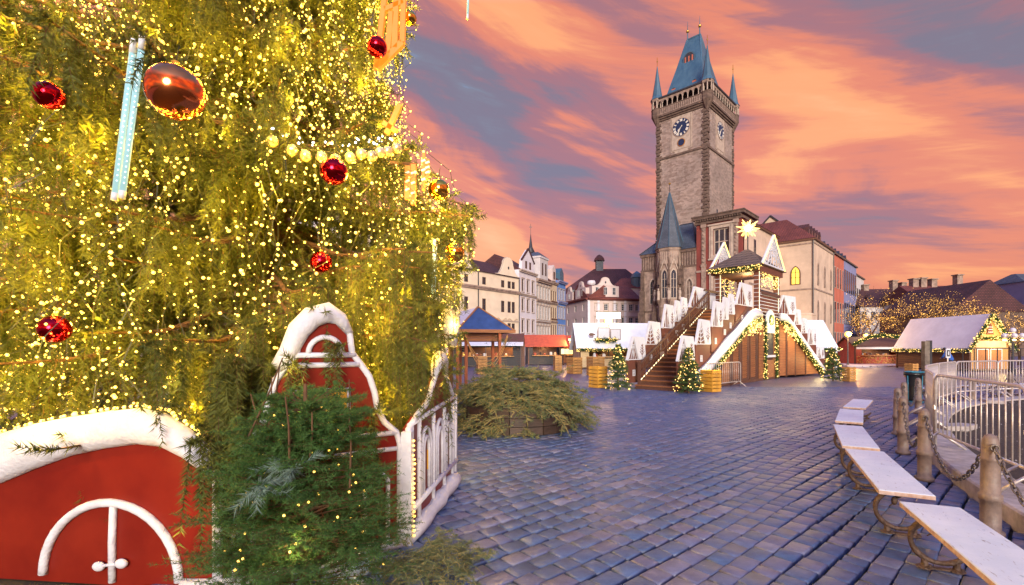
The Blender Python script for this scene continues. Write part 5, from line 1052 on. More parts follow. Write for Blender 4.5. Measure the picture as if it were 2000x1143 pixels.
garland('thick lit fir garland along the eaves of the roofed platform', [LK(-.35, 2.4, 5.85), LK(-.4, 1.1, 5.80), LK(-.35, -.2, 5.85)], .14, 15, 70)
def curtain(label, P, Q, n, drop, seed):
    rr = np.random.default_rng(seed); o = tag(link('icicle_lights', None), label, 'fairy lights', 'icicle light curtains on the lookout'); pts = []; c = MB()
    for i in range(n):
        a = Vector(P).lerp(Vector(Q), i/(n-1)); d = drop*(.55+.45*rr.random()); c.tube([a, a-Vector((0, 0, d))], .004, 3); pts += [a-Vector((rr.normal(0, .02), rr.normal(0, .02), d*rr.random())) for _ in range(9)]
    c.build('cable', MAT['wire'], o); stuff(link('bulbs', bulb_mesh('bulbs', [tuple(p) for p in pts], .019, MAT['bulb_far'], seed=seed), o))
curtain('icicle lights hanging in the balcony opening of the lookout', LK(.35, -.06, 5.65), LK(3.15, -.06, 5.65), 22, .85, 21)
curtain('icicle lights hanging on the far side of the roofed platform', LK(.35, 2.3, 5.65), LK(3.15, 2.3, 5.65), 18, 1.3, 22)
curtain('icicle lights under the snowy balustrade just before the serving hatch', LK(-2.2, -.22, 3.0), LK(-.15, -.22, 3.2), 24, .85, 23)
curtain('icicle lights under the top of the far ramp', RP(.1, 3.15, -.25), RP(1.5, 2.7, -.25), 20, .85, 24)
# star on the roof
def moravian_star():
    c = LK(1.75, 1.1, 8.35); t = thing('star_lamp', 'many-pointed lit star lantern on a pole above the lookout roof', 'star lamp', LK(1.75, 1.1, 7.1)); p = MB(); p.tube([(0, 0, -.1), (0, 0, 1.25)], .03, 6); p.build('pole', MAT['lead'], t)
    o = MB(); rl = random.Random(4); cc = Vector((0, 0, 1.25)); n = 26; ga = math.pi*(3-5**.5)
    b = MB(); b.ball(cc, .15, 10, 7); b.build('core', MAT['bulb_white'], t)
    for i in range(n):
        z = 1-2*(i+.5)/n; r = math.sqrt(1-z*z); d = Vector((r*math.cos(ga*i), r*math.sin(ga*i), z)); s = d.cross(Vector((.3, .5, .8))).normalized(); s2 = d.cross(s); L_ = .62 if i % 2 else .5; k = MB()
        for j in range(3): a = j*2*math.pi/3; q = cc+d*.16+(s*math.cos(a)+s2*math.sin(a))*.085; k.tube([q, cc+d*L_], .012, 4)
        k.build('star_point', MAT['bulb_far'], t)
    lamp('star_glow', (0, -.2, 1.3), 22, WARM, .2, t)
moravian_star()
# little lit firs
small_fir('lit fir standing on the outer side at the foot of the lookout stairs', gr(1207, 762), 1.9, .55, 31, light_label='fairy lights on the fir outside the stair foot')
small_fir('lit fir in front of the snowy balustrade at the stair foot', gr(1345, 768), 1.75, .62, 32, light_label='fairy lights on the fir before the snowy balustrade')
small_fir('lit fir at the foot of the far ramp by the second stall', gr(1627, 744), 1.75, .62, 33, light_label='fairy lights on the fir by the far ramp')
for (x, y, z, pw) in ((-5.2, -.55, 1.9, 30), (-2.2, -.6, 2.9, 45), (1.7, -.7, 3.0, 45), (1.7, 1.1, 5.3, 60), (-6.0, 1.1, 1.9, 24), (-3.0, 1.1, 3.4, 24), (-7.6, -.7, .9, 18)):
    lamp('fairy_light_glow', LK(x, y, z), pw, WARM, .25)
lamp('fairy_light_glow', RP(1.4, 2.5, -.7), 45, WARM, .25); lamp('fairy_light_glow', RP(3.5, 1.0, -.6), 24, WARM, .25)
# ------------------------------------------------------------------ market stalls, crates, lamps
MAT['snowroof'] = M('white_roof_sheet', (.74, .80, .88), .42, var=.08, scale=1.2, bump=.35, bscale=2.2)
MAT['stall'] = wood('dark_stall_boards', (.10, .042, .026), along=(1, 8, 10))
MAT['stall_y'] = wood('pale_pine_boards', (.46, .25, .085), along=(1, 8, 10))
MAT['crate'] = wood('crate_pine', (.46, .235, .07), along=(2, 8, 8), objrand=.2)
MAT['crate_y'] = wood('yellow_crate_boards', (.62, .31, .04), along=(2, 8, 8), objrand=.18)
MAT['navy'] = M('blue_roof_felt', (.035, .075, .22), .6, var=.25, scale=3, bump=.3, bscale=40)
MAT['redcloth'] = M('brick_red_awning', (.34, .07, .04), .75, var=.2, scale=4)
MAT['black'] = M('black_board', (.022, .021, .026), .6, var=.3)
MAT['cream_board'] = M('cream_board', (.62, .47, .26), .65, var=.12, scale=3)
MAT['orange_lamp'] = M('sodium_lamp_glass', (1, .7, .3), .3, var=0, emit=(1.0, .40, .05), estr=1.5, sample=False)
MAT['sign_lit'] = M('lit_sign_panel', (1, .9, .7), .4, var=0, emit=(1.0, .86, .55), estr=5)
MAT['poster_lit'] = M('lit_menu_panel', (.9, .75, .3), .4, var=.3, scale=9, emit=(1.0, .78, .25), estr=1.3)
MAT['globe'] = M('frosted_lamp_globe', (.62, .60, .66), .25, var=.1)
MAT['globe_on'] = M('lit_lamp_globe', (1, .8, .4), .25, var=0, emit=(1.0, .62, .18), estr=6, sample=False)
def chalet(label, loc, rz, L, W, ze, zr, wallm='stall', roofm='snowroof', over=.25, gable_m=None, hatch=True, name='market_stall', solid=True):
    """stall: x along the ridge, the side y=0 looks out; gables at x=0 and x=L"""
    t = thing(name, label, 'market stall', loc, rz); rl = random.Random(hash(label) % 999)
    for (y, nm) in ((0, 'f'), (W, 'b')):
        pitch = .18; m = MB(); z = .1; k = 0
        while z+pitch < ze+.05:
            if hatch and y == 0 and .95 < z < ze-.35: m.bx(0, L*.12, y-.02, y+.02, z, z+pitch-.01); m.bx(L*.88, L, y-.02, y+.02, z, z+pitch-.01)
            else: m.bx(0, L, y-.02, y+.02, z, z+pitch-.01)
            z += pitch
        w = m.build('wall_boards', MAT[wallm], t); w['kind'] = 'stuff'
    for x in (0, L):
        g = MB(); g.prism([(0, .1), (W, .1), (W, ze), (W/2, zr-.1), (0, ze)], x-.03, x+.03, lambda a, b, c: (b, a, c)); g.build('gable_wall', MAT[gable_m or wallm], t)
    for (x, y) in ((0, 0), (L, 0), (0, W), (L, W)):
        p = MB(); p.bx(x-.06, x+.06, y-.06, y+.06, 0, ze); p.build('corner_post', MAT['stall'], t)
    k = (zr-ze)/(W/2); ov = over
    for s in (0, 1):
        r = MB(); ya, za = (-ov, ze-ov*k) if s == 0 else (W+ov, ze-ov*k)
        r.prism([(ya, za), (W/2, zr), (W/2, zr+.07), (ya, za+.07)] if s == 0 else [(W/2, zr), (ya, za), (ya, za+.07), (W/2, zr+.07)], -ov-.02, L+ov, lambda a, b, c: (b, a, c)); r.build('roof_sheet', MAT[roofm], t)
    if hatch:
        c = MB(); c.bx(L*.1, L*.9, -.32, .02, .9, .96); c.build('counter', MAT['stall_y'], t)
        b = MB(); b.bx(L*.12, L*.88, W*.6, W*.62, .95, ze-.2); b.build('back_shelf', MAT['stall'], t)
        for k in range(int(L*2.2)):
            x = L*(.14+.72*rl.random()); g = MB(); hh = rl.uniform(.12, .34); ww_ = rl.uniform(.07, .18); yy = rl.choice((-.12, .15, W*.45)); g.lathe([(ww_, 0), (ww_*rl.uniform(.8, 1.1), hh*.7), (ww_*rl.uniform(.3, .9), hh)], 8, (x, yy, .961)); g.build('ware', MAT[rl.choice(('cream_board', 'redcloth', 'crate', 'icing', 'lead', 'gbread'))], t)
        lamp('stall_light', (L*.5, W*.35, ze-.25), 26, (1, .66, .28), .1, t)
    return t
# big chalet on the right, its lit gable towards the square
CH = Vector((35.6, 34.5, 0))
t = chalet('white-roofed chalet with a lit yellow gable end, behind the steel barriers', CH, R(90), 6.5, 2.8, 1.8, 4.06, 'stall', 'snowroof', .28, 'stall_y', False)
for k in range(2):
    d = MB(); y0 = .55+k*.95; d.bx(-.07, -.035, y0, y0+.85, .15, 1.62); D = d.build('door', MAT['plank2'], t); f = MB()
    for a in ((y0, y0+.05, .15, 1.62), (y0+.8, y0+.85, .15, 1.62), (y0+.05, y0+.8, 1.56, 1.62)): f.bx(-.10, -.068, a[0], a[1], a[2], a[3])
    f.build('door_frame', MAT['icing'], D)
s = MB(); s.bx(-.12, -.04, .3, 2.45, 1.72, 2.2); s.build('lit_name_board', MAT['cream_board'], t)
hb = MB(); hb.prism([(1.15, 2.65), (1.65, 2.65), (1.55, 3.0), (1.5, 3.35), (1.4, 3.55), (1.3, 3.35), (1.25, 3.0)], -.09, -.04, lambda a, b, c: (b, a, c)); H = hb.build('house_emblem', MAT['gbread'], t); hb = MB()
for z in (2.8, 2.98, 3.16): hb.bx(-.11, -.088, 1.24, 1.56, z, z+.04)
hb.build('icing_lines', MAT['icing'], H)
def CP(x, y, z): return CH+Vector((-y, x, z))
garland('lit fir garland up the gable rakes of the chalet behind the barriers', [CP(-.3, -.28, 1.5), CP(-.3, 1.4, 4.1), CP(-.3, 3.08, 1.5)], .16, 41, 40, br=.026)
garland('lit fir garland across the yellow gable of the chalet', [CP(-.15, .35, 2.42), CP(-.15, 1.4, 2.36), CP(-.15, 2.5, 2.42)], .15, 42, 46, br=.026)
garland('lit fir garland along the long eaves of the chalet', [CP(-.2, 3.1, 1.5), CP(3, 3.12, 1.48), CP(6.7, 3.1, 1.5)], .16, 43, 30, br=.026)
lamp('gable_lamp', CP(-.9, 1.3, 2.5), 60, (1, .68, .22), .15); lamp('gable_lamp', CP(-.8, 1.3, 1.4), 18, (1, .68, .25), .15)
# second stall right of the lookout, slope towards the square
t = chalet('white-roofed stall just past the far ramp, its broad slope towards the square', (16.6, 32.0, 0), 0, 4.7, 2.8, 1.85, 3.55, 'stall', 'snowroof', .3)
garland('lit fir garland on the eaves of the stall past the far ramp', [(16.4, 31.65, 1.62), (19, 31.62, 1.58), (21.6, 31.65, 1.62)], .13, 44, 24, br=.022)
pb = MB(); pb.bx(-.05, .05, -.05, .05, 0, 1.75); t = tag(link('stall_pole', None, None, (21.0, 31.2, 0)), 'thin white pole before the stall past the far ramp', 'pole'); pb.build('shaft', MAT['icing'], t)
# red counter stall between the two chalets
t = chalet('low stall with log-filled counter between the two white-roofed stalls', (33.5, 47.0, 0), 0, 5.2, 2.6, 1.9, 2.7, 'redcloth', 'stall', .2, None, True)
lg = MB(); rl = random.Random(9)
for i in range(150): x = .15+rl.random()*4.9; z = .12+rl.random()*.72; lg.lathe([(.055, -.1), (.055, .02)], 7, (x, -.06, z), rot=Matrix.Rotation(R(90), 3, 'X'))
lw = lg.build('log_stack', MAT['crate'], t); lw['kind'] = 'stuff'
mb = MB(); mb.bx(.1, 5.1, -.05, -.025, 1.55, 1.85); mb.build('menu_strip', MAT['icing'], t)
garland('lit fir garland swagged over the log-filled counter stall', [(33.2, 46.7, 2.0), (34.6, 46.6, 2.75), (36, 46.6, 2.9), (37.6, 46.6, 2.7), (39, 46.7, 1.9)], .22, 45, 24, br=.03)
t = thing('drinks_banner', 'tall red banner with white swirls standing by the log counter', 'banner', (37.4, 44.8, 0)); b = MB(); b.bx(-.32, .32, -.02, .02, .05, 1.75); b.build('panel', M('banner_red', (.55, .02, .025), .5, var=.1), t); b = MB()
for i in range(5): b.ball((-.12+.08*i, -.03, .55+.22*(i % 3)+.1*i), .07, 8, 5, (1, .2, 1.3))
b.build('white_marks', MAT['icing'], t); b = MB(); b.bx(-.28, .28, -.035, -.02, .3, .42); b.build('white_stripe', MAT['icing'], t); b = MB(); b.bx(-.36, .36, -.12, .12, 0, .05); b.build('foot', MAT['lead'], t)
# stall with the roof signs, left of the stairs
RS = Vector((5.5, 39.0, 0))
t = chalet('white-roofed roast stall with signboards on its roof, left of the lookout stairs', RS, R(3), 6.2, 2.9, 1.85, 3.7, 'cream_board', 'snowroof', .3)
def board(label, x0, x1, z0, z1, y, mat, name='roof_sign'):
    o = thing(name, label, 'sign', RS, R(3)); b = MB(); b.bx(x0, x1, y-.02, y+.02, z0, z1); b.build('panel', MAT[mat], o); f = MB()
    for a in ((x0-.05, x0, z0-.05, z1+.05), (x1, x1+.05, z0-.05, z1+.05), (x0, x1, z1, z1+.05), (x0, x1, z0-.05, z0)): f.bx(a[0], a[1], y-.03, y+.03, a[2], a[3])
    f.build('frame', MAT['frame_b'], o); p = MB(); p.bar((x0+.1, y, z0), (x0+.1, y+.5, z0-.2), .05); p.bar((x1-.1, y, z0), (x1-.1, y+.5, z0-.2), .05); p.build('bracket', MAT['frame_b'], o); return o
board('blank white board on the roast stall roof nearer the pig silhouette', 1.55, 2.45, 2.45, 3.3, .2, 'icing'); board('blank white board on the roast stall roof nearer the lit sign post', 2.6, 3.35, 2.4, 3.2, .2, 'icing')
o = thing('pig_sign', 'brown pig silhouette sign standing on the roast stall roof', 'sign', RS, R(3)); b = MB(); b.prism([(1.0+.22*math.cos(i*math.pi/6), 2.78+.12*math.sin(i*math.pi/6)) for i in range(12)], .18, .22); b.prism([(1.2, 2.76), (1.28, 2.7), (1.3, 2.8), (1.22, 2.86)], .18, .22); b.build('body', MAT['frame_b'], o); b = MB()
for x in (.87, .96, 1.06, 1.13): b.bx(x-.02, x+.02, .185, .215, 2.5, 2.7)
b.build('legs', MAT['frame_b'], o)
ls = thing('lit_sign_post', 'glaring lit sign box on a post over the roast stall', 'lit sign', (RS.x+2.6, RS.y+1.4, 0)); b = MB(); b.bx(-.97, .97, -.12, .12, 4.15, 4.65); b.build('light_box', MAT['sign_lit'], ls); b = MB(); b.bx(-.3, .3, -.1, .1, 3.55, 4.15); b.build('lower_box', MAT['poster_lit'], ls); b = MB(); b.bx(-.05, .05, -.05, .05, 0, 3.55); b.build('post', MAT['lead'], ls)
b = MB(); b.bx(-1.02, 1.02, -.14, .14, 4.65, 4.72); b.build('lid', MAT['lead'], ls)
lamp('sign_glow', (0, -.8, 4.4), 45, (1, .62, .22), .3, ls); lamp('sign_glow', (0, 1.2, 4.4), 1500, (1, .5, .16), .4, ls)
garland('lit fir garland along the eaves of the roast stall', [RS+Vector((-.3, -.4, 1.55)), RS+Vector((3, -.25, 1.52)), RS+Vector((6.4, -.05, 1.55))], .15, 46, 26, br=.026)
garland('lit fir garland box below the roof signs of the roast stall', [RS+Vector((1.3, .0, 2.3)), RS+Vector((3.0, .05, 2.3))], .22, 47, 40, br=.026)
# far row of stalls on the left
def stall_row():
    chalet('dark stall with white awning strip seen between the gazebo posts', (-5.2, 42.5, 0), R(-3), 6.0, 2.6, 2.05, 2.9, 'black', 'stall', .25)
    chalet('brick-red-roofed stall with black counters left of the lit menu board', (1.6, 46.5, 0), R(4), 3.4, 2.6, 2.0, 2.9, 'black', 'redcloth', .35)
    chalet('small red-roofed stall behind the lit menu board', (5.2, 49.0, 0), R(4), 3.2, 2.4, 1.95, 2.9, 'stall', 'redcloth', .3)
    aw = thing('white_awning', 'white awning strip over the dark stall behind the gazebo', 'awning', (-5.4, 42.2, 0), R(-3)); b = MB(); b.prism([(-.9, 1.85), (0, 2.15), (0, 2.19), (-.9, 1.89)], 0, 6.4, lambda a, c, z: (c, a, z)); b.build('cloth', MAT['snowroof'], aw); b = MB(); [b.bar((x, -.85, 0), (x, -.85, 1.86), .04) for x in (.2, 3.2, 6.2)]; b.build('poles', MAT['lead'], aw)
    dp = thing('brown_door_panel', 'brown panelled door leaf standing between the far stalls', 'door', (.75, 43.8, 0)); b = MB(); b.bx(-.42, .42, -.03, .03, 0, 2.05); b.build('leaf', MAT['stall'], dp); b = MB(); [b.bx(x0, x0+.28, -.05, -.028, z0, z0+.5) for x0 in (-.34, .06) for z0 in (.2, .85, 1.45)]; b.build('panels', MAT['brown'], dp)
    mn = thing('lit_menu_board', 'row of four glowing menu pictures on a far stall', 'menu board', (4.6, 45.2, 0)); b = MB(); b.bx(-.05, 1.55, 0, .06, 1.05, 1.62); b.build('frame', MAT['black'], mn)
    for i in range(4): b = MB(); b.bx(.02+i*.38, .35+i*.38, -.02, 0, 1.1, 1.57); pz = b.build('picture', MAT['poster_lit'], mn); b = MB(); b.ball((.185+i*.38, -.02, 1.32), .1, 8, 5, (1, .15, 1.2)); b.build('dish', MAT['icing'], pz)
    b = MB(); b.bx(.0, .08, .1, .16, 0, 1.05); b.bx(1.42, 1.5, .1, .16, 0, 1.05); b.build('stand', MAT['black'], mn)
    bp = thing('brick_oven', 'pale timber oven block with dark mouth by the far stalls', 'oven', (-1.4, 44.0, 0)); b = MB(); b.bx(-.9, -.4, 0, .8, 0, 1.05); b.bx(.3, .9, 0, .8, 0, 1.05); b.bx(-.4, .3, .2, .8, 0, 1.05); b.build('block', MAT['crate'], bp); b = MB(); b.bx(-1.0, 1.0, -.06, .86, 1.05, 1.13); b.build('slab', MAT['stall_y'], bp)
    for (px, py, Y, lab) in ((1011, 668, 43, 'glowing orange lamp between the gazebo and the brown door panel'), (1113, 664, 47, 'glowing orange lamp over the small red-roofed stall')):
        p = at(px, py, Y); o = thing('stall_lamp', lab, 'lamp', (p.x, p.y, 0)); b = MB(); b.bar((0, 0, 0), (0, 0, p.z-.15), .05); b.build('pole', MAT['lead'], o); b = MB(); b.ball((0, 0, p.z), .13, 10, 8); b.build('bulb', MAT['orange_lamp'], o); lamp('lamp_glow', (0, -.3, p.z), 260, (1, .55, .18), .15, o)
stall_row()
# slatted crate bins
def crate(label, loc, w, h, mat, rz, tiers=6):
    t = thing('slatted_crate', label, 'crate', loc, rz, 'slatted wooden crates on the square'); p = h/tiers; sm = MB().bx(-w/2, w/2, -.012, .012, .01, p-.022).mesh('slat', MAT[mat]); ps = MB().bx(-.03, .03, -.03, .03, 0, h).mesh('corner_post', MAT[mat])
    for k in range(4):
        a = k*math.pi/2; c, s = math.cos(a), math.sin(a)
        for i in range(tiers): o = link('slat', sm, t, (s*w/2, -c*w/2, i*p)); o.rotation_euler = (0, 0, a)
        q = math.pi/4+a; link('corner_post', ps, t, ((w/2-.045)*math.sqrt(2)*math.cos(q), (w/2-.045)*math.sqrt(2)*math.sin(q), 0))
    b = MB(); b.bx(-w/2+.03, w/2-.03, -w/2+.03, w/2-.03, .0, .03); b.bx(-w/2+.02, w/2-.02, -w/2+.02, w/2-.02, h-.09, h-.07); b.build('boards', MAT[mat], t)
for px, py, w, h, m, rz, lab in ((1168, 757, .56, .93, 'crate_y', .6, 'yellow slatted crate beside the fir outside the stair foot'), (1388, 765, .54, .86, 'crate_y', .55, 'yellow slatted crate in front of the barrier on the plank wall'), (1658, 745, .42, .74, 'crate', .3, 'slatted crate beside the fir at the far ramp'), (1780, 737, .45, .8, 'crate', .3, 'slatted crate behind the bin by the big chalet'),
    (941, 731, .6, 1.15, 'crate', .25, 'tall slatted crate seen between the gazebo posts'), (1089, 724, .5, 1.1, 'crate', .2, 'tall slatted crate below the lit menu board'), (1122, 730, .72, 1.08, 'crate', .5, 'broad slatted crate between the lit menu board and the roast stall'), (1163, 733, .8, 1.15, 'crate', .35, 'dark slatted crate table right under the roast stall hatch')):
    crate(lab, gr(px, py), w, h, m, rz)
# gazebo with the blue hipped roof
GA = math.atan2(.93, -.37)-math.pi/2; GO = Vector((-1.2, 17.0, 0))
def gazebo():
    t = thing('blue_roofed_gazebo', 'slim timber gazebo with blue hipped front and long roof side coloured sky-lit white behind the branch heap', 'gazebo', GO, GA)
    w, f, Lr, ze, zr = 1.0, .95, 5.2, 2.32, 3.16
    r = MB(); r.add([(-w, -f, ze), (w, -f, ze), (0, 0, zr)], [(0, 1, 2)]); r.build('front_hip', MAT['navy'], t)
    r = MB(); r.add([(-w, -f, ze), (0, 0, zr), (0, Lr, zr), (-w, Lr, ze)], [(0, 1, 2, 3)]); r.build('roof_side', MAT['snowroof'], t); r = MB(); r.add([(w, -f, ze), (w, Lr, ze), (0, Lr, zr), (0, 0, zr)], [(0, 1, 2, 3)]); r.build('roof_side', MAT['navy'], t)  # left slope coloured white: the sky light on it is put into the colour
    h = MB(); h.bar((-w, -f, ze+.01), (0, 0, zr+.02), .06, .03); h.build('hip_batten', MAT['plank2'], t); h = MB(); h.bar((w, -f, ze+.01), (0, 0, zr+.02), .06, .03); h.build('hip_batten', MAT['plank2'], t)
    e = MB(); e.bx(-w-.03, w+.03, -f-.05, -f, ze-.09, ze+.02); e.build('fascia', MAT['plank2'], t); e = MB(); e.bx(-w-.03, -w+.02, -f, Lr, ze-.09, ze+.015); e.build('fascia', MAT['plank2'], t); e = MB(); e.bx(w-.02, w+.03, -f, Lr, ze-.09, ze+.015); e.build('fascia', MAT['plank2'], t)
    bm = MB().bx(-w*.72, w*.72, 0, .03, 0, .085).mesh('board', MAT['plank'])
    for k in range(3): link('board', bm, t, (0, -f*.55, ze-.36+k*.095))
    pm_ = MB().bx(-.045, .045, -.045, .045, 0, ze-.08).mesh('post', wood('gazebo_post_timber', (.36, .10, .035), along=(8, 8, 1)))
    for x, y in ((-.62, -.62), (.50, -.85), (-.60, .55), (.66, .3), (-.7, 4.8), (.7, 4.8)): link('post', pm_, t, (x, y, 0))
    rp = MB()
    for j in range(3): rp.tube([(-.75+1.5*i/14, -.95-.02*j, ze-.15-.03*j-(.9+.12*j)*(1-((i-7)/7)**2)) for i in range(15)], .014, 5)
    rp.build('straw_rope', MAT['crate'], t)
    rr = np.random.default_rng(3); k = 60; P0 = np.column_stack([.6+.25*rr.normal(size=k), -1.0+.1*rr.normal(size=k), ze-.25-.25*rr.random(k)]); P1 = P0+rr.normal(0, .16, (k, 3)); V, T = needles(P0, P1, 16, .05, .008, 4); link('fir_sprig', np_mesh('fir_sprig', V, T, MAT['needle']), t)
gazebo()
# ------------------------------------------------------------------ street lamps
def globe_lamp(label, loc, h):
    t = thing('globe_street_lamp', label, 'street lamp', loc); p = MB(); p.lathe([(.16, 0), (.16, .25), (.08, .4), (.055, h-.4), (.09, h-.35), (.03, h)], 10); p.build('post', MAT['lead'], t)
    for i in range(5):
        a = i*2*math.pi/5+.3; x, y = .42*math.cos(a), .42*math.sin(a); z = h-.2 if i else h+.15
        if i == 0: x = y = 0
        b = MB(); b.tube([(0, 0, h-.35), (x*.6, y*.6, h-.5 if i else h-.2), (x, y, z-.16)], .018, 5); b.build('arm', MAT['lead'], t); b = MB(); b.ball((x, y, z), .17, 14, 10); b.build('globe', MAT['globe'], t, True)
        b = MB(); b.ball((x, y, z-.27), .1, 10, 6, (1, 1, .6)); b.build('lit_cup', MAT['globe_on'], t, True)
p = at(1978, 650, 31); globe_lamp('street lamp with a cluster of frosted globes behind the big chalet gable', (p.x, p.y+.0, 0), p.z)
for px, py, Y, lab in ((1656, 653, 44, 'bright orange street lamp behind the stall past the far ramp'), (1690, 655, 50, 'orange street lamp under the lit bare trees, nearer the white-roofed stall'), (1722, 659, 54, 'orange street lamp under the lit bare trees, nearer the big chalet')):
    p = at(px, py, Y); t = thing('street_lamp', lab, 'street lamp', (p.x, p.y, 0)); b = MB(); b.lathe([(.12, 0), (.06, .4), (.045, p.z-.25)], 8); b.build('post', MAT['lead'], t); b = MB(); b.ball((0, 0, p.z), .27 if px < 1670 else .2, 12, 8); b.build('lantern', MAT['orange_lamp'], t); b = MB(); b.lathe([(.24, p.z+.12), (.05, p.z+.3)], 8); b.build('cap', MAT['lead'], t); lamp('lamp_glow', (0, -.5, p.z), 420 if px < 1670 else 240, (1, .5, .15), .2, t)
# ------------------------------------------------------------------ bare trees hung with lights
MAT['bare'] = M('bare_branch_bark', (.085, .045, .03), .9, var=.3, scale=6)
def bare_tree(label, loc, h, seed, light_label):
    rl = random.Random(seed); t = thing('bare_tree', label, 'tree', loc, 0, 'bare trees behind the chalets'); tr = MB(); tw0, tw1, tips = [], [], []
    def grow(p, d, L, r, lev):
        n = 3; pts = [p]; q = p; dd = d.copy()
        for i in range(n): dd = (dd+Vector((rl.gauss(0, .16), rl.gauss(0, .16), rl.gauss(.03, .1)))).normalized(); q = q+dd*(L/n); pts.append(q)
        if lev < 3: tr.tube(pts, [r*(1-.35*i/n) for i in range(n+1)], 5 if lev < 2 else 3, cap=False)
        else:
            for a, b in zip(pts, pts[1:]): tw0.append(a); tw1.append(b)
        tips.extend(pts[1:])
        if lev >= 5: return
        for k in range(3):
            a = rl.random()*2*math.pi; s = .55+.4*rl.random(); side = Vector((math.cos(a), math.sin(a), rl.uniform(-.2, .5))); nd = (dd*.75+side*s).normalized(); st = pts[rl.randint(1, n)] if k else pts[-1]; grow(st, nd, L*rl.uniform(.58, .78), r*.55, lev+1)
    grow(Vector((0, 0, 0)), Vector((0, 0, 1)), h*.40, h*.022, 0)
    tr.build('trunk', MAT['bare'], t); P0 = np.array([tuple(a) for a in tw0]); P1 = np.array([tuple(a) for a in tw1]); V, T = twig_mesh(P0, P1+(P1-P0)*.15, .018); link('crown', np_mesh('crown', V, T, MAT['bare']), t)
    o = tag(link('light_string', None, None, loc), light_label, 'fairy lights', 'fairy lights in the bare trees'); B = np.array([tuple(a) for a in tips]); B = B[B[:, 2] > h*.25]; rr = np.random.default_rng(seed); ii = rr.integers(0, len(B), 520); B = B[ii]+rr.normal(0, .14, (520, 3)); stuff(link('bulbs', bulb_mesh('bulbs', B, .018, MAT['bulb_amber'], seed=seed), o))
    lamp('fairy_light_glow', (0, -1.0, h*.6), 60, WARM, .6, o)
TR = [(1672, 50, 6.6), (1716, 54, 8.0), (1757, 57, 8.8), (1797, 53, 8.0), (1838, 58, 8.0), (1882, 54, 7.4), (1935, 50, 6.6), (1990, 47, 6.0)]
lab = ['nearest the slate blue house', 'second from the slate blue house', 'tallest, over the log counter stall', 'just past the tallest one', 'above the middle of the chalet roof', 'above the chalet ridge end', 'just behind the yellow gable', 'behind the globe lamp']
for i, (px, Y, h) in enumerate(TR):
    bare_tree('bare brown tree hung with lights, ' + lab[i], ((px-1000)/F*Y, Y, 0), h, 60+i, 'warm fairy lights in the bare tree ' + lab[i])
# ------------------------------------------------------------------ bollards, chains, benches, barriers
MAT['bollard'] = M('grey_brown_bollard_paint', (.225, .165, .14), .5, var=.28, scale=8, bump=.25, bscale=60)
MAT['chain'] = M('worn_steel_chain', (.20, .165, .14), .45, metal=.7, var=.4, scale=25, bump=.3)
MAT['galv'] = M('galvanised_steel', (.62, .56, .53), .42, metal=.45, var=.2, scale=12)
MAT['iron'] = M('brown_cast_iron', (.12, .075, .055), .5, metal=.35, var=.45, scale=30, bump=.8, bscale=55)
def bench_paint():
    m, nt, N, L, b = _nodes('chipped_white_bench_paint'); tc = N.new('ShaderNodeTexCoord'); b.inputs['Roughness'].default_value = .5
    def noise(s, d, st=(1, 1, 1), dist=0):
        mp = N.new('ShaderNodeMapping'); mp.inputs['Scale'].default_value = st; L.new(tc.outputs['Object'], mp.inputs[0]); n = N.new('ShaderNodeTexNoise'); n.inputs['Scale'].default_value = s; n.inputs['Detail'].default_value = d; n.inputs['Roughness'].default_value = .7; n.inputs['Distortion'].default_value = dist; L.new(mp.outputs[0], n.inputs[0]); return n.outputs[0]
    def ramp(v, a, b_): r = N.new('ShaderNodeValToRGB'); r.color_ramp.elements[0].position = a; r.color_ramp.elements[1].position = b_; L.new(v, r.inputs[0]); return r.outputs[0]
    def mix(f, a, b_):
        x = N.new('ShaderNodeMixRGB'); L.new(f, x.inputs[0])
        for i, v in ((1, a), (2, b_)):
            if isinstance(v, tuple): x.inputs[i].default_value = (*v, 1)
            else: L.new(v, x.inputs[i])
        return x.outputs[0]
    base = mix(ramp(noise(3, 6), .35, .65), (.56, .65, .78), (.68, .75, .86))
    c = mix(ramp(noise(14, 8, (3.5, .7, 1), .4), .60, .68), base, (.22, .20, .24)); c = mix(ramp(noise(4, 7, (2, .8, 1), .6), .63, .72), c, (.20, .32, .46))
    L.new(c, b.inputs['Base Color'])
    bp = N.new('ShaderNodeBump'); bp.inputs['Strength'].default_value = .4; bp.inputs['Distance'].default_value = .004; L.new(noise(24, 6, (4, .6, 1)), bp.inputs['Height']); L.new(bp.outputs[0], b.inputs['Normal']); return m
MAT['bench'] = bench_paint()
MAT['bench_edge'] = M('bare_orange_wood_edge', (.42, .22, .13), .7, var=.35, scale=14, col2=(.62, .52, .48), bump=.3, bscale=30)
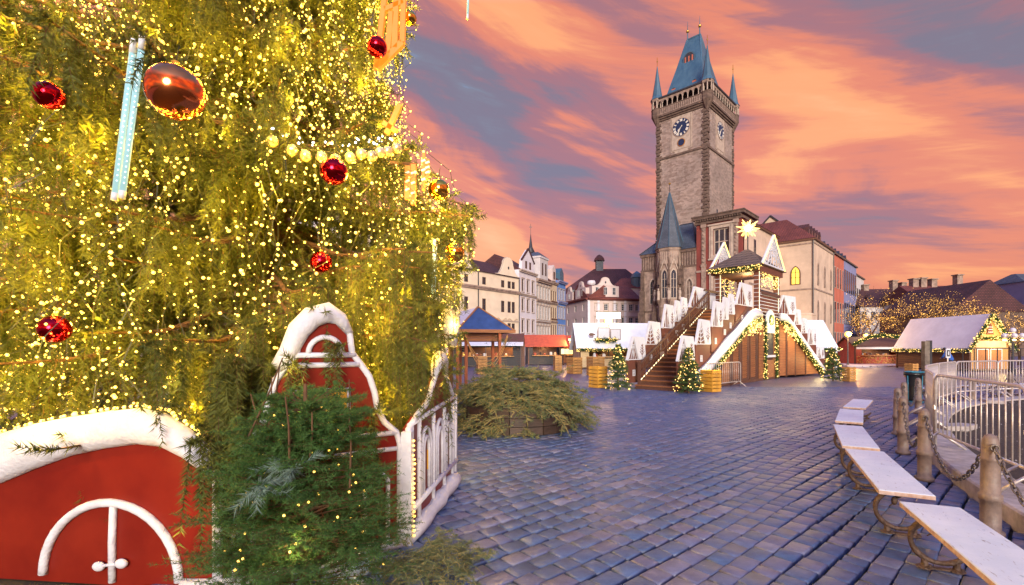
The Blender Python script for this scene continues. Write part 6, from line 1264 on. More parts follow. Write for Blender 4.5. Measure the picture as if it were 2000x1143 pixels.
# bollards
bs = [2.0, 4.2, 6.3, 8.15, 10.3, 12.4, 14.5, 16.6, 18.8, 21, 23.2, 25.4, 27.6]
bm = MB(); bm.lathe([(.115, 0), (.115, .05), (.085, .055), (.085, .33), (.097, .335), (.097, .39), (.082, .395), (.078, .70), (.084, .705), (.084, .725), (.074, .73), (.072, .85), (.066, .895), (.045, .93), (.015, .945)], 20); BM = bm.mesh('shaft', MAT['bollard'], False)
for pl in BM.polygons: pl.use_smooth = True
ev = MB(); ev.tube([(.03*math.cos(i*math.pi/4), 0, .03*math.sin(i*math.pi/4)) for i in range(8)], .009, 6, closed=True); EV = ev.mesh('chain_eye', MAT['chain'], True)
near = ['the nearest to the camera, beside the front bench', 'second along the chain from the front bench', 'third along the chain', 'fourth along the chain', 'fifth along the chain', 'sixth, just before the black bin bag']
for i, s in enumerate(bs):
    p, h = ring(s, 0); t = thing('bollard', 'grey round-topped bollard on the kerb line, ' + (near[i-1] if 0 < i <= 6 else ('out of line at the picture edge' if i == 0 else ['first', 'second', 'third', 'fourth', 'fifth', 'sixth'][i-7] + ' past the black bin bag')), 'bollard', (p.x, p.y, 0), -h, 'chained bollards round the flower bed'); sh_ = link('shaft', BM, t); sh_.scale = (.88, .88, 1); e = link('chain_eye', EV, t, (0, .085, .83)); e = link('chain_eye', EV, t, (0, -.085, .83))
# chains of real links
lk = MB(); lk.tube([((.028 if abs(math.cos(a)) > 0 else 0)*math.sin(a)*.75, .030*math.cos(a)+(.018 if math.cos(a) > 0 else -.018), 0) for a in [i*math.pi/5 for i in range(10)]], .0075, 5, closed=True); LK_ = lk.mesh('link', MAT['chain'], True)
for i in range(len(bs)-1):
    p, h = ring(bs[i], 0); q, h2 = ring(bs[i+1], 0); a = Vector((p.x+.09*math.sin(h), p.y+.09*math.cos(h), .82)); b = Vector((q.x-.09*math.sin(h2), q.y-.09*math.cos(h2), .82)); sag = .52
    lab = 'sagging steel chain between ' + (['the two bollards nearest the camera', 'the second and third bollards', 'the third and fourth bollards', 'the fourth and fifth bollards', 'the fifth and sixth bollards', 'the sixth bollard and the one by the bin bag'][i-0] if i < 6 else 'bollards past the bin bag, stretch %s' % ['one', 'two', 'three', 'four', 'five', 'six'][i-6])
    t = tag(link('chain', None), lab, 'chain', 'chains between the bollards'); L_ = (b-a).length*1.25; n = int(L_/.074); pts = []
    for k in range(n+1): u = k/n; pts.append(a.lerp(b, u)-Vector((0, 0, sag*4*u*(1-u))))
    if i > 6: n_ = n; m = MB(); m.tube(pts[::2]+[pts[-1]], .012, 5); m.build('links', MAT['chain'], t); continue
    for k in range(n):
        d = pts[k+1]-pts[k]; o = link('link', LK_, t, (pts[k]+pts[k+1])/2); qn = d.to_track_quat('Y', 'Z'); o.rotation_mode = 'QUATERNION'; from mathutils import Quaternion; o.rotation_quaternion = qn @ Quaternion((0, 1, 0), R(90 if k % 2 else 8)); o.scale = (1, d.length/.066*.98, 1)
# benches
def bench_parts():
    root = thing('bench', '', 'bench', (0, 0, 0)); L_, W = 2.0, .40
    m = MB(); zt = .445; m.add([(-W/2, -L_/2, zt-.04), (W/2, -L_/2, zt-.04), (W/2, L_/2, zt-.04), (-W/2, L_/2, zt-.04), (-W/2, -L_/2, zt-.006), (W/2, -L_/2, zt-.006), (W/2, L_/2, zt-.006), (-W/2, L_/2, zt-.006), (-W/2+.006, -L_/2+.006, zt), (W/2-.006, -L_/2+.006, zt), (W/2-.006, L_/2-.006, zt), (-W/2+.006, L_/2-.006, zt)], [(3, 2, 1, 0)]); m.cur = 1; m.add([], [])
    b0 = 0; m.f += [(0, 1, 5, 4), (1, 2, 6, 5), (2, 3, 7, 6), (3, 0, 4, 7)]; m.m += [1]*4; m.f += [(4, 5, 9, 8), (5, 6, 10, 9), (6, 7, 11, 10), (7, 4, 8, 11), (8, 9, 10, 11)]; m.m += [0]*5
    m.build('seat', [MAT['bench'], MAT['bench_edge']], root)
    for y in (-L_/2+.22, L_/2-.22):
        f = MB(); c = .235; r = .165
        pts = []                                    # one bar bent into a C that closes under the seat with a curled bud
        for i in range(25): a = R(62)+i/24*R(316-40); pts.append((.19*math.cos(a), 0, c-.01+.175*math.sin(a)*(1.0)))
        f.tube(pts, [.021+.003*math.sin(i) for i in range(25)], 8)
        sc = MB(); sc.tube([(.10, 0, .40), (.03, 0, .405), (-.01, 0, .37), (-.035, 0, .33)], [.018, .022, .032, .012], 7); sc.ball((-.045, 0, .305), .026, 8, 6, (1, 1, 1.6)); sc.tube([(-.05, 0, .28), (-.085, 0, .25)], [.008, .004], 5)
        lg = f.build('leg', MAT['iron'], root, True); lg.location = (0, y, 0); sc.build('leaf_scroll', MAT['iron'], lg, True)
        ft = MB()
        for x in (-.1, .1): ft.lathe([(.05, .0), (.05, .012), (.026, .02), (.022, .065)], 10, (x, 0, 0)); ft.lathe([(.012, .012), (.012, .026)], 6, (x+.035, .0, 0))
        ft.bx(-.15, .15, -.022, .022, .0, .012); ft.build('foot_plate', MAT['iron'], lg)
        br = MB(); br.bx(-.17, .17, -.02, .02, zt-.055, zt-.04); br.build('seat_bracket', MAT['iron'], lg)
    return root
proto = bench_parts(); cmap = child_map()
ends = [((3.23+.02, 4.04), (2.61, 2.55)), ((4.25, 6.14), (3.33, 4.37)), ((5.38, 8.06), (4.29, 6.24)), ((6.88, 10.1), (5.54, 8.27)), ((8.5, 12.0), (6.97, 10.2))]
blab = ['chipped white bench nearest the camera, its near end cut off', 'chipped white bench second from the camera, with a curled iron leaf under its end', 'white bench third from the camera', 'white bench fourth from the camera', 'farthest white bench of the row before the bin bag']
for i, (fa, ne) in enumerate(ends):
    fa, ne = Vector(fa), Vector(ne); d = (fa-ne).normalized(); pr = Vector((d.y, -d.x)); c = fa-d*1.0+pr*.20
    o = proto if i == 0 else copy_tree(proto, cmap); o.location = (c.x, c.y, .012); o.rotation_euler = (0, 0, math.atan2(d.y, d.x)-math.pi/2); o['label'] = blab[i]; o['group'] = 'white benches along the flower bed'
for k, s in enumerate((18.6, 21.0, 23.4)):
    p, h = ring(s, -.75); o = copy_tree(proto, cmap); o.location = (p.x, p.y, .012); o.rotation_euler = (0, 0, -h); o['label'] = 'bench beyond the barriers, %s past the bin bag' % ['first', 'second', 'third'][k]; o['group'] = 'white benches along the flower bed'
# crowd barriers
def barrier_parts(L_=2.15, name='crowd_barrier'):
    t = thing(name, '', 'barrier', (0, 0, 0)); H = 1.08; z0 = .14; r = .021; f = MB()
    f.tube([(.0, 0, z0-.12), (0, 0, H-.1), (.03, 0, H-.03), (.1, 0, H), (L_-.1, 0, H), (L_-.03, 0, H-.03), (L_, 0, H-.1), (L_, 0, z0-.12)], r, 8); f.tube([(0, 0, z0+.08), (L_, 0, z0+.08)], r*.95, 8); f.build('frame', MAT['galv'], t, True)
    bm = MB(); bm.tube([(0, 0, z0+.08), (0, 0, H)], .0085, 6); B = bm.mesh('bar', MAT['galv'], True); n = 16
    for i in range(n): link('bar', B, t, (L_*(i+1)/(n+1), 0, 0))
    for x in (.12, L_-.12): g = MB(); g.tube([(x, -.32, .0), (x, -.16, .12), (x, 0, z0+.09)], .017, 6); g.tube([(x, .32, .0), (x, .16, .12), (x, 0, z0+.09)], .017, 6); g.build('foot', MAT['galv'], t, True)
    c = MB(); c.tube([(.0, 0, .62), (-.05, 0, .62), (-.06, 0, .56)], .012, 5); c.lathe([(.03, .58), (.03, .62)], 8); c.build('hook', MAT['galv'], t)
    return t
bp = barrier_parts(); cmap = child_map()
verts = [(4.75, 3.0), (5.62, 5.25), (6.67, 7.6), (8.05, 9.35), (9.55, 11.1), (11.3, 12.75), (13.2, 14.3), (15.4, 15.25), (17.6, 15.75), (19.9, 15.9), (22.2, 15.7)]
bl = ['steel crowd barrier at the picture edge behind the nearest bollard', 'steel crowd barrier with its bars nearest the camera', 'steel crowd barrier seen end-on beside the kerb', 'second steel barrier seen end-on, next to the bin bag', 'steel barrier at the corner behind the bin bag', 'steel barrier along the back of the bed, first from the corner', 'steel barrier along the back of the bed, second from the corner', 'steel barrier along the back of the bed, third from the corner', 'steel barrier along the back of the bed, fourth from the corner', 'steel barrier along the back of the bed, last in view']
for i in range(len(verts)-1):
    a, b = Vector(verts[i]), Vector(verts[i+1]); o = bp if i == 0 else copy_tree(bp, cmap); L_ = (b-a).length-.04; o.location = (a.x, a.y, .19); o.rotation_euler = (0, 0, math.atan2(b.y-a.y, b.x-a.x)); o.scale = (L_/2.15, 1, 1.04); o['label'] = bl[i]; o['group'] = 'steel crowd barriers round the flower bed'
o = copy_tree(bp, cmap); a, b = gr(1372, 763), gr(1442, 754); o.location = (a.x+.1, a.y, 0); o.rotation_euler = (0, 0, math.atan2(b.y-a.y, b.x-a.x)); o.scale = ((b-a).length/2.15, 1, 1); o['label'] = 'steel crowd barrier leaning along the plank wall of the lookout'; o['group'] = 'steel crowd barriers round the flower bed'
# black railing before the big chalet
t = thing('black_railing', 'low black railing in front of the big chalet door', 'railing', (29.5, 31.5, 0)); r_ = MB(); r_.bar((0, 0, 1.65), (7.5, -.8, 1.65), .05); r_.bar((0, 0, .3), (7.5, -.8, .3), .04); r_.build('rails', MAT['black'], t); pm_ = MB().bx(-.02, .02, -.02, .02, 0, 1.65).mesh('upright', MAT['black'])
for k in range(12): link('upright', pm_, t, (k*7.5/11, -.8*k/11, 0))
# bin with black bag in a blue hoop
p = gr(1786, 787); t = thing('bin_bag_stand', 'black rubbish bag hanging in a blue metal hoop stand among the bollards', 'rubbish bin', (p.x, p.y, 0)); MAT['cyan'] = M('teal_blue_metal', (.03, .22, .32), .45, var=.2)
f = MB(); f.tube([(.27*math.cos(i*math.pi/8), .22*math.sin(i*math.pi/8), .97) for i in range(16)], .022, 6, closed=True); f.tube([(.24*math.cos(i*math.pi/8), .2*math.sin(i*math.pi/8), .04) for i in range(16)], .016, 6, closed=True)
for a in (.3, 1.9, 3.4, 5.0): f.tube([(.27*math.cos(a), .22*math.sin(a), .97), (.24*math.cos(a), .2*math.sin(a), .04)], .014, 5)
f.build('hoop_stand', MAT['cyan'], t, True); bg = MB(); rl = random.Random(2); bg.lathe([(.2, .08), (.21, .12), (.18, .3), (.2, .6), (.24, .9), (.28, .98), (.29, .9), (.285, .86)], 18, sy=.82)
bg.v = [(x*(1+rl.uniform(-.06, .06)), y*(1+rl.uniform(-.06, .06)), z) for x, y, z in bg.v]; bg.build('bag', M('black_bin_bag', (.012, .012, .013), .35, var=.3, bump=.8, bscale=9), t, True)
# info pillar and small sign pole
p = gr(1810, 752); p.z = 0; t = thing('info_pillar', 'tall narrow grey-brown pillar with dark side, behind the kerb barriers', 'pillar', (p.x, p.y, 0)); b = MB(); b.bx(-.17, .06, -.1, .1, 0, 2.02); b.build('pale_panel', M('pillar_brown', (.17, .14, .11), .4, var=.4, scale=4), t); b = MB(); b.bx(.06, .16, -.11, .11, 0, 2.05); b.build('dark_side', MAT['black'], t)
p = at(1851, 690, 21); t = thing('sign_pole', 'small black and white sign on a thin grey pole near the person in blue', 'sign', (p.x, p.y, 0)); b = MB(); b.tube([(0, 0, 0), (0, 0, 1.3)], .03, 6); b.build('pole', MAT['galv'], t); b = MB(); b.bx(-.09, .09, -.03, .03, 1.28, 1.68); b.build('plate', MAT['icing'], t); b = MB(); b.bx(-.06, .06, -.04, -.03, 1.34, 1.62); pl_ = b.build('dark_field', MAT['black'], t); b = MB(); b.bx(-.02, .02, -.045, -.04, 1.4, 1.56); b.build('white_mark', MAT['icing'], pl_)
# stone slabs on the soil
for k, (px, py, lab) in enumerate(((1866, 833, 'pointed pale stone slab lying on the soil near the kerb'), (1935, 783, 'pale stone slab on the soil farther back'))):
    p = gr(px, py, .22); t = thing('stone_slab', lab, 'stone slab', (p.x, p.y, .17), .3+k); s = MB(); s.slab([(-.42, -.12), (-.05, -.25), (.45, -.1), (.3, .12), (-.25, .2)], 0, .09); s.build('slab', MAT['kerb'], t)
# person in blue by the chalet
def person():
    p = at(1858, 690, 33); MATS = [M('royal_blue_jacket', (.02, .10, .42), .7, var=.2), M('dark_trousers', (.02, .022, .03), .8, var=.2), M('skin', (.48, .27, .19), .6, var=.08), M('dark_hair', (.02, .014, .01), .7, var=.2)]
    t = thing('person', 'person in a royal blue jacket and dark cap bending at the chalet wall', 'person', (p.x, p.y, 0), R(100))
    V = {'pel': (0, 0, .93), 'sp1': (.10, 0, 1.08), 'sp2': (.26, 0, 1.26), 'neck': (.36, 0, 1.40), 'head': (.43, 0, 1.50), 'lhip': (0, .10, .88), 'lk': (.06, .11, .48), 'la': (-.02, .11, .08), 'lt': (.16, .12, .03), 'rhip': (0, -.10, .88), 'rk': (-.02, -.12, .48), 'ra': (-.18, -.12, .08), 'rt': (0, -.13, .03), 'lsh': (.28, .18, 1.30), 'le': (.36, .24, 1.06), 'lw': (.55, .16, .98), 'rsh': (.28, -.18, 1.30), 're': (.34, -.25, 1.05), 'rw': (.54, -.17, .96)}
    E = [('pel', 'sp1'), ('sp1', 'sp2'), ('sp2', 'neck'), ('neck', 'head'), ('pel', 'lhip'), ('lhip', 'lk'), ('lk', 'la'), ('la', 'lt'), ('pel', 'rhip'), ('rhip', 'rk'), ('rk', 'ra'), ('ra', 'rt'), ('sp2', 'lsh'), ('lsh', 'le'), ('le', 'lw'), ('sp2', 'rsh'), ('rsh', 're'), ('re', 'rw')]
    rad = dict(pel=.15, sp1=.15, sp2=.17, neck=.065, head=.075, lhip=.10, lk=.065, la=.05, lt=.04, rhip=.10, rk=.065, ra=.05, rt=.04, lsh=.085, le=.055, lw=.038, rsh=.085, re=.055, rw=.038)
    ks = list(V); me = bpy.data.meshes.new('body'); me.from_pydata([V[k] for k in ks], [(ks.index(a), ks.index(b)) for a, b in E], []); o = link('body', me, t); sk = o.modifiers.new('skin', 'SKIN')
    for i, k in enumerate(ks): d = me.skin_vertices[0].data[i]; d.radius = (rad[k], rad[k]); d.use_root = (k == 'pel')
    o.modifiers.new('sub', 'SUBSURF').levels = 2; o.modifiers['sub'].render_levels = 2; me.materials.append(MATS[0])
    h = MB(); h.ball((.46, 0, 1.56), .105, 14, 10, (1.0, .85, 1.2)); h.ball((.565, 0, 1.545), .02, 6, 5); h.ball((.46, .09, 1.55), .02, 6, 5); h.ball((.46, -.09, 1.55), .02, 6, 5); h.build('face', MATS[2], t, True); c = MB(); c.ball((.44, 0, 1.60), .112, 14, 8, (1.05, .95, 1.05)); c.build('cap', MATS[3], t, True)
    q = MB(); q.tube([(.06, .11, .50), (.0, .11, .88)], [.085, .12], 10); q.tube([(-.02, .11, .1), (.06, .11, .50)], [.075, .085], 10); q.tube([(-.02, -.12, .50), (.0, -.11, .88)], [.085, .12], 10); q.tube([(-.18, -.12, .1), (-.02, -.12, .50)], [.075, .085], 10); q.build('trousers', MATS[1], t, True)
    for s in (1, -1):
        hd = MB(); hd.ball((.575, .16*s, .965), .035, 8, 6, (1.3, .6, 1)); [hd.tube([(.59, .16*s+(j-1.5)*.014, .96), (.63, .16*s+(j-1.5)*.014, .94), (.645, .16*s+(j-1.5)*.012, .915)], .007, 5) for j in range(4)]; hd.tube([(.575, .13*s, .97), (.60, .12*s, .99)], .008, 5); hd.build('hand', MATS[2], t, True)
person()
# ------------------------------------------------------------------ the great lit spruce
TC = Vector((-3.1, 6.15, 0)); TH = 22.0
def tr_r(z): return 2.8*(1-z/TH)
_SZ = [0, .6, 1.6, 2.4, 3.0, 3.6, 4.0, 4.6, 5.3, 6.6, 9, 22]; _SR = [2.15, 2.15, 2.15, 2.3, 2.55, 2.5, 2.15, 1.65, 1.5, 1.75, 1.5, 0]
def tr_a(z, a):
    """reach of the crown at height z and bearing a: uneven tiers on the open side"""
    w = max(0.0, min(1.0, (math.cos(a+.25)-.25)/.4)); return tr_r(z)*(1-w)+float(np.interp(z, _SZ, _SR))*w
_KZ = [0, 2.4, 2.9, 3.6, 4.0, 4.6, 5.4, 6.2, 9, 22]; _KK = [.130, .130, .098, .090, .17, .235, .235, .205, .25, .3]
def cap(z, a, pad=0.0):
    """the open side of the crown stays clear of the gazebo"""
    k = float(np.interp(z, _KZ, _KK)); den = math.cos(a)+k*math.sin(a); return (3.1-6.15*k)/den-pad if den > .3 else 9.0
MAT['spruce_n'] = M('great_spruce_needles', (.045, .062, .010), .7, var=.5, scale=1.4, col2=(.13, .14, .025), spec=.3)
def great_spruce():
    rl = random.Random(21); rr = np.random.default_rng(21)
    t = thing('great_spruce', 'towering spruce with drooping branches covered in warm fairy lights', 'spruce', TC)
    tr = MB(); tr.tube([(0, 0, 0), (.02, 0, 4), (0, .03, 10), (0, 0, TH-1)], [.24, .20, .13, .02], 12); tr.build('trunk', MAT['bark'], t, True)
    camd = Vector((3.1, -6.15)).normalized(); P0, P1 = [], []; tw0, tw1 = [], []; spots = []
    limbs = []; z = .75
    while z < TH-2.0:
        n = 9 if z < 7.5 else 6
        for k in range(n):
            a = rl.random()*2*math.pi; limbs.append((z+rl.uniform(-.12, .12), a, rl.uniform(.78, 1.10), None))
        z += .42 if z < 7.5 else .7
    for k in range(9): limbs.append((3.9+.28*k*.8, math.atan2(-.95, -.15)+rl.uniform(-.55, .55), 1.26, 'near'))
    for k in range(6): limbs.append((3.0+.22*k, rl.uniform(-.5, .1), 1.05, 'tip'))
    for k in range(18): limbs.append((1.95+.075*k, rl.uniform(-.72, .12), 2.72, 'drape'))
    for k in range(9): limbs.append((1.75+.11*k, rl.uniform(-1.22, -.88), 2.85, 'drape'))
    for k in range(16): limbs.append((1.9+.27*k, rl.uniform(-2.95, -1.9), 1.2, 'side'))
    for k in range(9): limbs.append((1.62+.07*k, rl.uniform(-1.37, -1.17), 3.02, 'drape'))
    for z, a, f, kd in limbs:
        Lb = (tr_a(z-.3, a)+.12)*f if kd != 'drape' else f*rl.uniform(.88, 1.04); Lb = max(.4, min(Lb, cap(z-.22*Lb, a, .06+.12*rl.random()))); d = Vector((math.cos(a), math.sin(a), 0)); face = d.x*camd.x+d.y*camd.y; pts = []; n = 9; droop = rl.uniform(.16, .34)*(1 if z > 1.6 else .35)
        wob = rl.uniform(-.18, .18)
        for i in range(n+1):
            u = i/n; q = d*(Lb*u)+Vector((-d.y, d.x, 0))*(wob*Lb*u*u); q.z = z-droop*Lb*(u**1.3)+.30*droop*Lb*max(0, u-.6)*2.2+.04*math.sin(u*9+a); pts.append(q)
        lm = MB(); lm.tube(pts, [.048*(1-.86*i/n)*(1.0 if z < 8 else .7) for i in range(n+1)], 6, cap=False); lm.build('limb', MAT['bark'], t, True)
        vis = face > -.35 and z < 8.2
        ns = int((66 if vis else 20)*Lb/2.4)
        if kd: ns = int(ns*1.1)
        for s in range(ns):
            u = .12+.88*rl.random()**.85; i = min(n-1, int(u*n)); g = u*n-i; b = pts[i].lerp(pts[i+1], g)
            side = rl.choice((-1, 1))*rl.random()*.42*(1.15-u)*(1 if Lb > 1 else .6); b2 = b+Vector((-d.y, d.x, 0))*side+d*abs(side)*.4-Vector((0, 0, abs(side)*.18))
            if abs(side) > .08: tw0.append(b); tw1.append(b2)
            hl = rl.uniform(.28, .95)*(1.2-.55*u) if vis else rl.uniform(.3, .6)
            if kd == 'drape' and u > .5: hl = rl.uniform(.5, 1.45) if f < 3 else rl.uniform(.3, .95)
            if kd != 'drape' and (b2.x+TC.x) < -2.25 and (b2.y+TC.y) < 3.95-.11*(b2.x+TC.x+5.2):
                if b2.z < 1.45: continue
                hl = min(hl, b2.z-1.3)
            if b2.z-hl < .25: hl = max(.05, b2.z-.25)
            e = b2+Vector((rl.gauss(0, .05), rl.gauss(0, .05), -hl))+d*.05
            m = b2.lerp(e, .5)+Vector((rl.gauss(0, .02), rl.gauss(0, .02), 0)); P0 += [b2, m]; P1 += [m, e]
            if vis and u > .45: spots.append(b2.lerp(e, rl.random()))
        # bristly tip
        if u: P0 += [pts[-3], pts[-2]]; P1 += [pts[-2], pts[-1]+d*.1]
        for q in range(5): b = pts[-1-q % 3]; dd = (d+Vector((rl.gauss(0, .6), rl.gauss(0, .6), rl.gauss(.1, .3)))).normalized(); P0.append(b); P1.append(b+dd*rl.uniform(.12, .28))
    A = np.array([tuple(p) for p in P0]); B = np.array([tuple(p) for p in P1])
    V, T = needles(A, B, 50, .062, .0092, 77, fwd=.75, taper=False); V2, T2 = twig_mesh(A, B, .003); V3, T3 = twig_mesh(np.array([tuple(p) for p in tw0]), np.array([tuple(p) for p in tw1]), .007)
    link('crown', np_mesh('crown', V, T, MAT['spruce_n']), t)
    stuff(link('twigs', np_mesh('twigs', np.concatenate([V2, V3]), np.concatenate([T2, T3+len(V2)]), MAT['bark']), t))
    return t, [p+TC for p in spots]
SPR, SPOTS = great_spruce()
def tree_lights():
    rl = random.Random(5); strings = []; a0 = math.atan2(-6.15, 3.1); NS = 140; allb = []
    for k in range(NS):
        a = a0-R(112)+R(224)*k/(NS-1)+rl.gauss(0, .03); z = 8.6+rl.uniform(-.5, .5); pts = []; kk = rl.random()*9; rad = rl.uniform(.72, 1.0)
        while z > .75:
            rd = min(tr_a(z, a)+.05, cap(z, a, .02))*(rad+.07*math.sin(z*2.3+kk)+rl.gauss(0, .035)); aa = a+.06*math.sin(z*1.7+kk)+rl.gauss(0, .022)
            w_ = TC+Vector((rd*math.cos(aa), rd*math.sin(aa), z+rl.gauss(0, .02)))
            if w_.z < 1.35 and w_.x < -2.2 and w_.y < 4.0-.11*(w_.x+5.2): break
            pts.append(w_); z -= .062+.03*rl.random()
        strings.append(pts)
    near = sorted([((p-Vector((0, 0, CAMH))).length, i, j) for i, s in enumerate(strings) for j, p in enumerate(s) if 0 < 1000+p.x/p.y*F < 1000 and 0 < HZ-(p.z-CAMH)/p.y*F < 1143])[:300]; ns = set((i, j) for _, i, j in near)
    BMs = [bulb_mesh('bulb', [(0, 0, 0)], r, MAT['bulb'], 0) for r in (.0055, .0075, .010, .0145)]
    for i, s in enumerate(strings):
        o = tag(link('light_string', None), 'string of warm fairy lights trailing down the towering spruce', 'fairy lights', 'fairy light strings on the towering spruce'); c = MB(); c.tube(s[::2], .0035, 3, cap=False); c.build('cable', MAT['wire'], o)
        rest = [tuple(p) for j, p in enumerate(s) if (i, j) not in ns]
        if rest: stuff(link('bulbs', bulb_mesh('bulbs', rest, .0078, MAT['bulb'], .45, seed=i), o))
        for j, p in enumerate(s):
            if (i, j) in ns: link('bulb', rl.choice(BMs), o, p)
    # the light the strings give off, gathered at bulbs along them
    for i in range(16):
        for k in range(15):
            z = .95+.36*i+rl.uniform(-.15, .15); a = a0-R(88)+R(176)*(k+rl.random())/15; f = (1.04, .86, .97)[(i+k) % 3]; rd = (tr_a(z, a)+.1)*f; q = TC+Vector((rd*math.cos(a), rd*math.sin(a), z))
            if 1000+q.x/q.y*F > 960: continue
            lamp('fairy_light_glow', q, (8.0 if z < 3.6 else 6.0), (1.0, .58, .04), .035)
tree_lights()
# ------------------------------------------------------------------ ornaments
MAT['red_ball'] = M('mirror_red_ornament', (.55, .008, .02), .06, metal=1.0, var=.1, scale=3)
MAT['gold_ball'] = M('mirror_gold_ornament', (.85, .42, .06), .08, metal=1.0, var=.1, scale=3)
MAT['copper_ball'] = M('mirror_copper_ornament', (1.0, .24, .07), .13, metal=1.0, var=.1, scale=3)
MAT['tube_led'] = M('cool_led_tube', (.16, .26, .28), .3, var=0, emit=(.45, .80, .84), estr=.38, sample=False)
MAT['tube_cap'] = M('clear_plastic_cap', (.7, .72, .75), .3, var=.1)
MAT['orange_glow'] = M('orange_lit_ornament', (.42, .08, .008), .5, var=.2, emit=(1.0, .27, .02), estr=.55, sample=False)
def ball(label, px, py, Y, r, mat, hang=.12):
    p = at(px, py, Y); t = thing('bauble', label, 'bauble', p); b = MB(); b.ball((0, 0, 0), r, 32, 20); b.build('ball', MAT[mat], t, True); c = MB(); c.lathe([(r*.14, r*.98), (r*.14, r*1.14), (r*.05, r*1.16)], 10); c.build('cap', MAT['gilt'], t); w = MB(); w.tube([(0, 0, r*1.1), (.01, .02, r*1.1+hang)], .003, 4); w.build('wire', MAT['wire'], t)
ball('largest bauble, mirror copper red, beside the cool white light tubes', 343, 180, 2.95, .162, 'copper_ball')
ball('red mirror bauble high up, left of the cool white light tubes', 96, 187, 3.2, .088, 'red_ball'); bpy.data.objects[-1] if False else None
ball('red mirror bauble low in the spruce, above the snowy red house front', 107, 643, 3.6, .103, 'red_ball'); ball('red mirror bauble just under the string of pale beads', 652, 335, 4.05, .113, 'red_ball')
ball('red mirror bauble half hidden by the orange lattice ornament', 736, 92, 4.75, .10, 'red_ball'); ball('gold bauble near the branch tips below the candle ornament', 857, 371, 5.2, .115, 'gold_ball'); ball('gold bauble above the white house behind, lowest at the branch tips', 888, 493, 5.3, .11, 'gold_ball'); ball('small gold bauble at the topmost branch tip', 800, 36, 5.1, .075, 'gold_ball'); ball('dim red bauble deep among the branches above the gabled red house', 627, 512, 4.5, .10, 'red_ball')
def tubes(label, segs, Y, r):
    t = thing('light_tube', label, 'light tube', at(*segs[0][0], Y))
    o = t.location.copy()
    for (a, b) in segs:
        A_, B_ = at(*a, Y)-o, at(*b, Y)-o; d = (B_-A_).normalized(); s = MB(); s.tube([A_+d*.09, B_-d*.05], r, 12); T_ = s.build('led_tube', MAT['tube_led'], t, True); c = MB(); c.tube([A_, A_+d*.09], r*1.1, 10); c.build('top_cap', MAT['tube_cap'], t, True); c = MB(); c.tube([B_-d*.05, B_], r*1.1, 10); c.build('end_cap', MAT['tube_cap'], t, True)
        n = int((B_-A_).length/.035); k = MB(); view = Vector((-o.x, -o.y, CAMH-o.z)).normalized()
        for i in range(3, n-2): q = A_+d*(i*.035)+view*r*.96; k.ball(q, r*.22, 6, 4)
        k.build('diodes', MAT['bulb_white'], T_); T_.children[0]['kind'] = 'stuff' if T_.children else 'stuff'
tubes('pair of cool white light tubes hanging beside the largest bauble', [((262, 78), (223, 392)), ((279, 72), (238, 388))], 3.1, .0185)
tubes('single cool white light tube at the spruce edge above the snow-capped post', [((850, 468), (846, 585))], 5.4, .024)
tubes('thin light tube hanging from a branch above the frame, clear of the spruce', [((916, -60), (913, 38))], 5.2, .012)
def beads():
    t = thing('bead_garland', 'string of pale gold beads and cool lights slung across the spruce', 'bead garland', at(530, 272, 4.2)); o = t.location.copy(); ps = [(532, 276), (570, 294), (597, 305), (628, 307), (655, 312), (684, 308), (706, 301), (726, 305), (742, 298), (757, 296), (775, 290)]
    bm = MB(); bm.ball((0, 0, 0), .052, 16, 10); B = bm.mesh('bead', M('pale_gold_bead', (.80, .66, .38), .18, metal=.7, var=.1), True); pts = []
    for i, (x, y) in enumerate(ps): p = at(x, y, 4.15+.05*i)-o; link('bead', B, t, p); pts.append(p+Vector((0, 0, .055)))
    c = MB(); c.tube(pts, .006, 4); c.build('cord', MAT['wire'], t); rl = random.Random(3); stuff(link('cool_bulbs', bulb_mesh('cool_bulbs', [tuple(a.lerp(b, rl.random())+Vector((rl.gauss(0, .02), -.03, .03+rl.random()*.05))) for a, b in zip(pts, pts[1:]) for _ in range(3)], .009, MAT['bulb_white']), t))
beads()
def lattice():
    Y = 4.9; t = thing('lattice_ornament', 'large orange-lit lattice house ornament at the spruce edge, cut by the top of the frame', 'ornament', at(760, 60, Y)); o = t.location.copy()
    def B(a, b, w, nm, par=t): m = MB(); m.bar(at(*a, Y)-o, at(*b, Y)-o, w, .05, up=(0, 1, 0)); return m.build(nm, MAT['orange_glow'], par)
    B((758, -60), (735, 135), .05, 'side_bar'); B((790, -60), (786, 84), .05, 'side_bar'); B((735, 135), (786, 84), .06, 'sloping_bar'); B((765, 25), (757, 106), .055, 'slat'); B((776, -60), (771, 95), .055, 'slat'); B((752, 20), (788, 5), .045, 'cross_bar')
lattice()
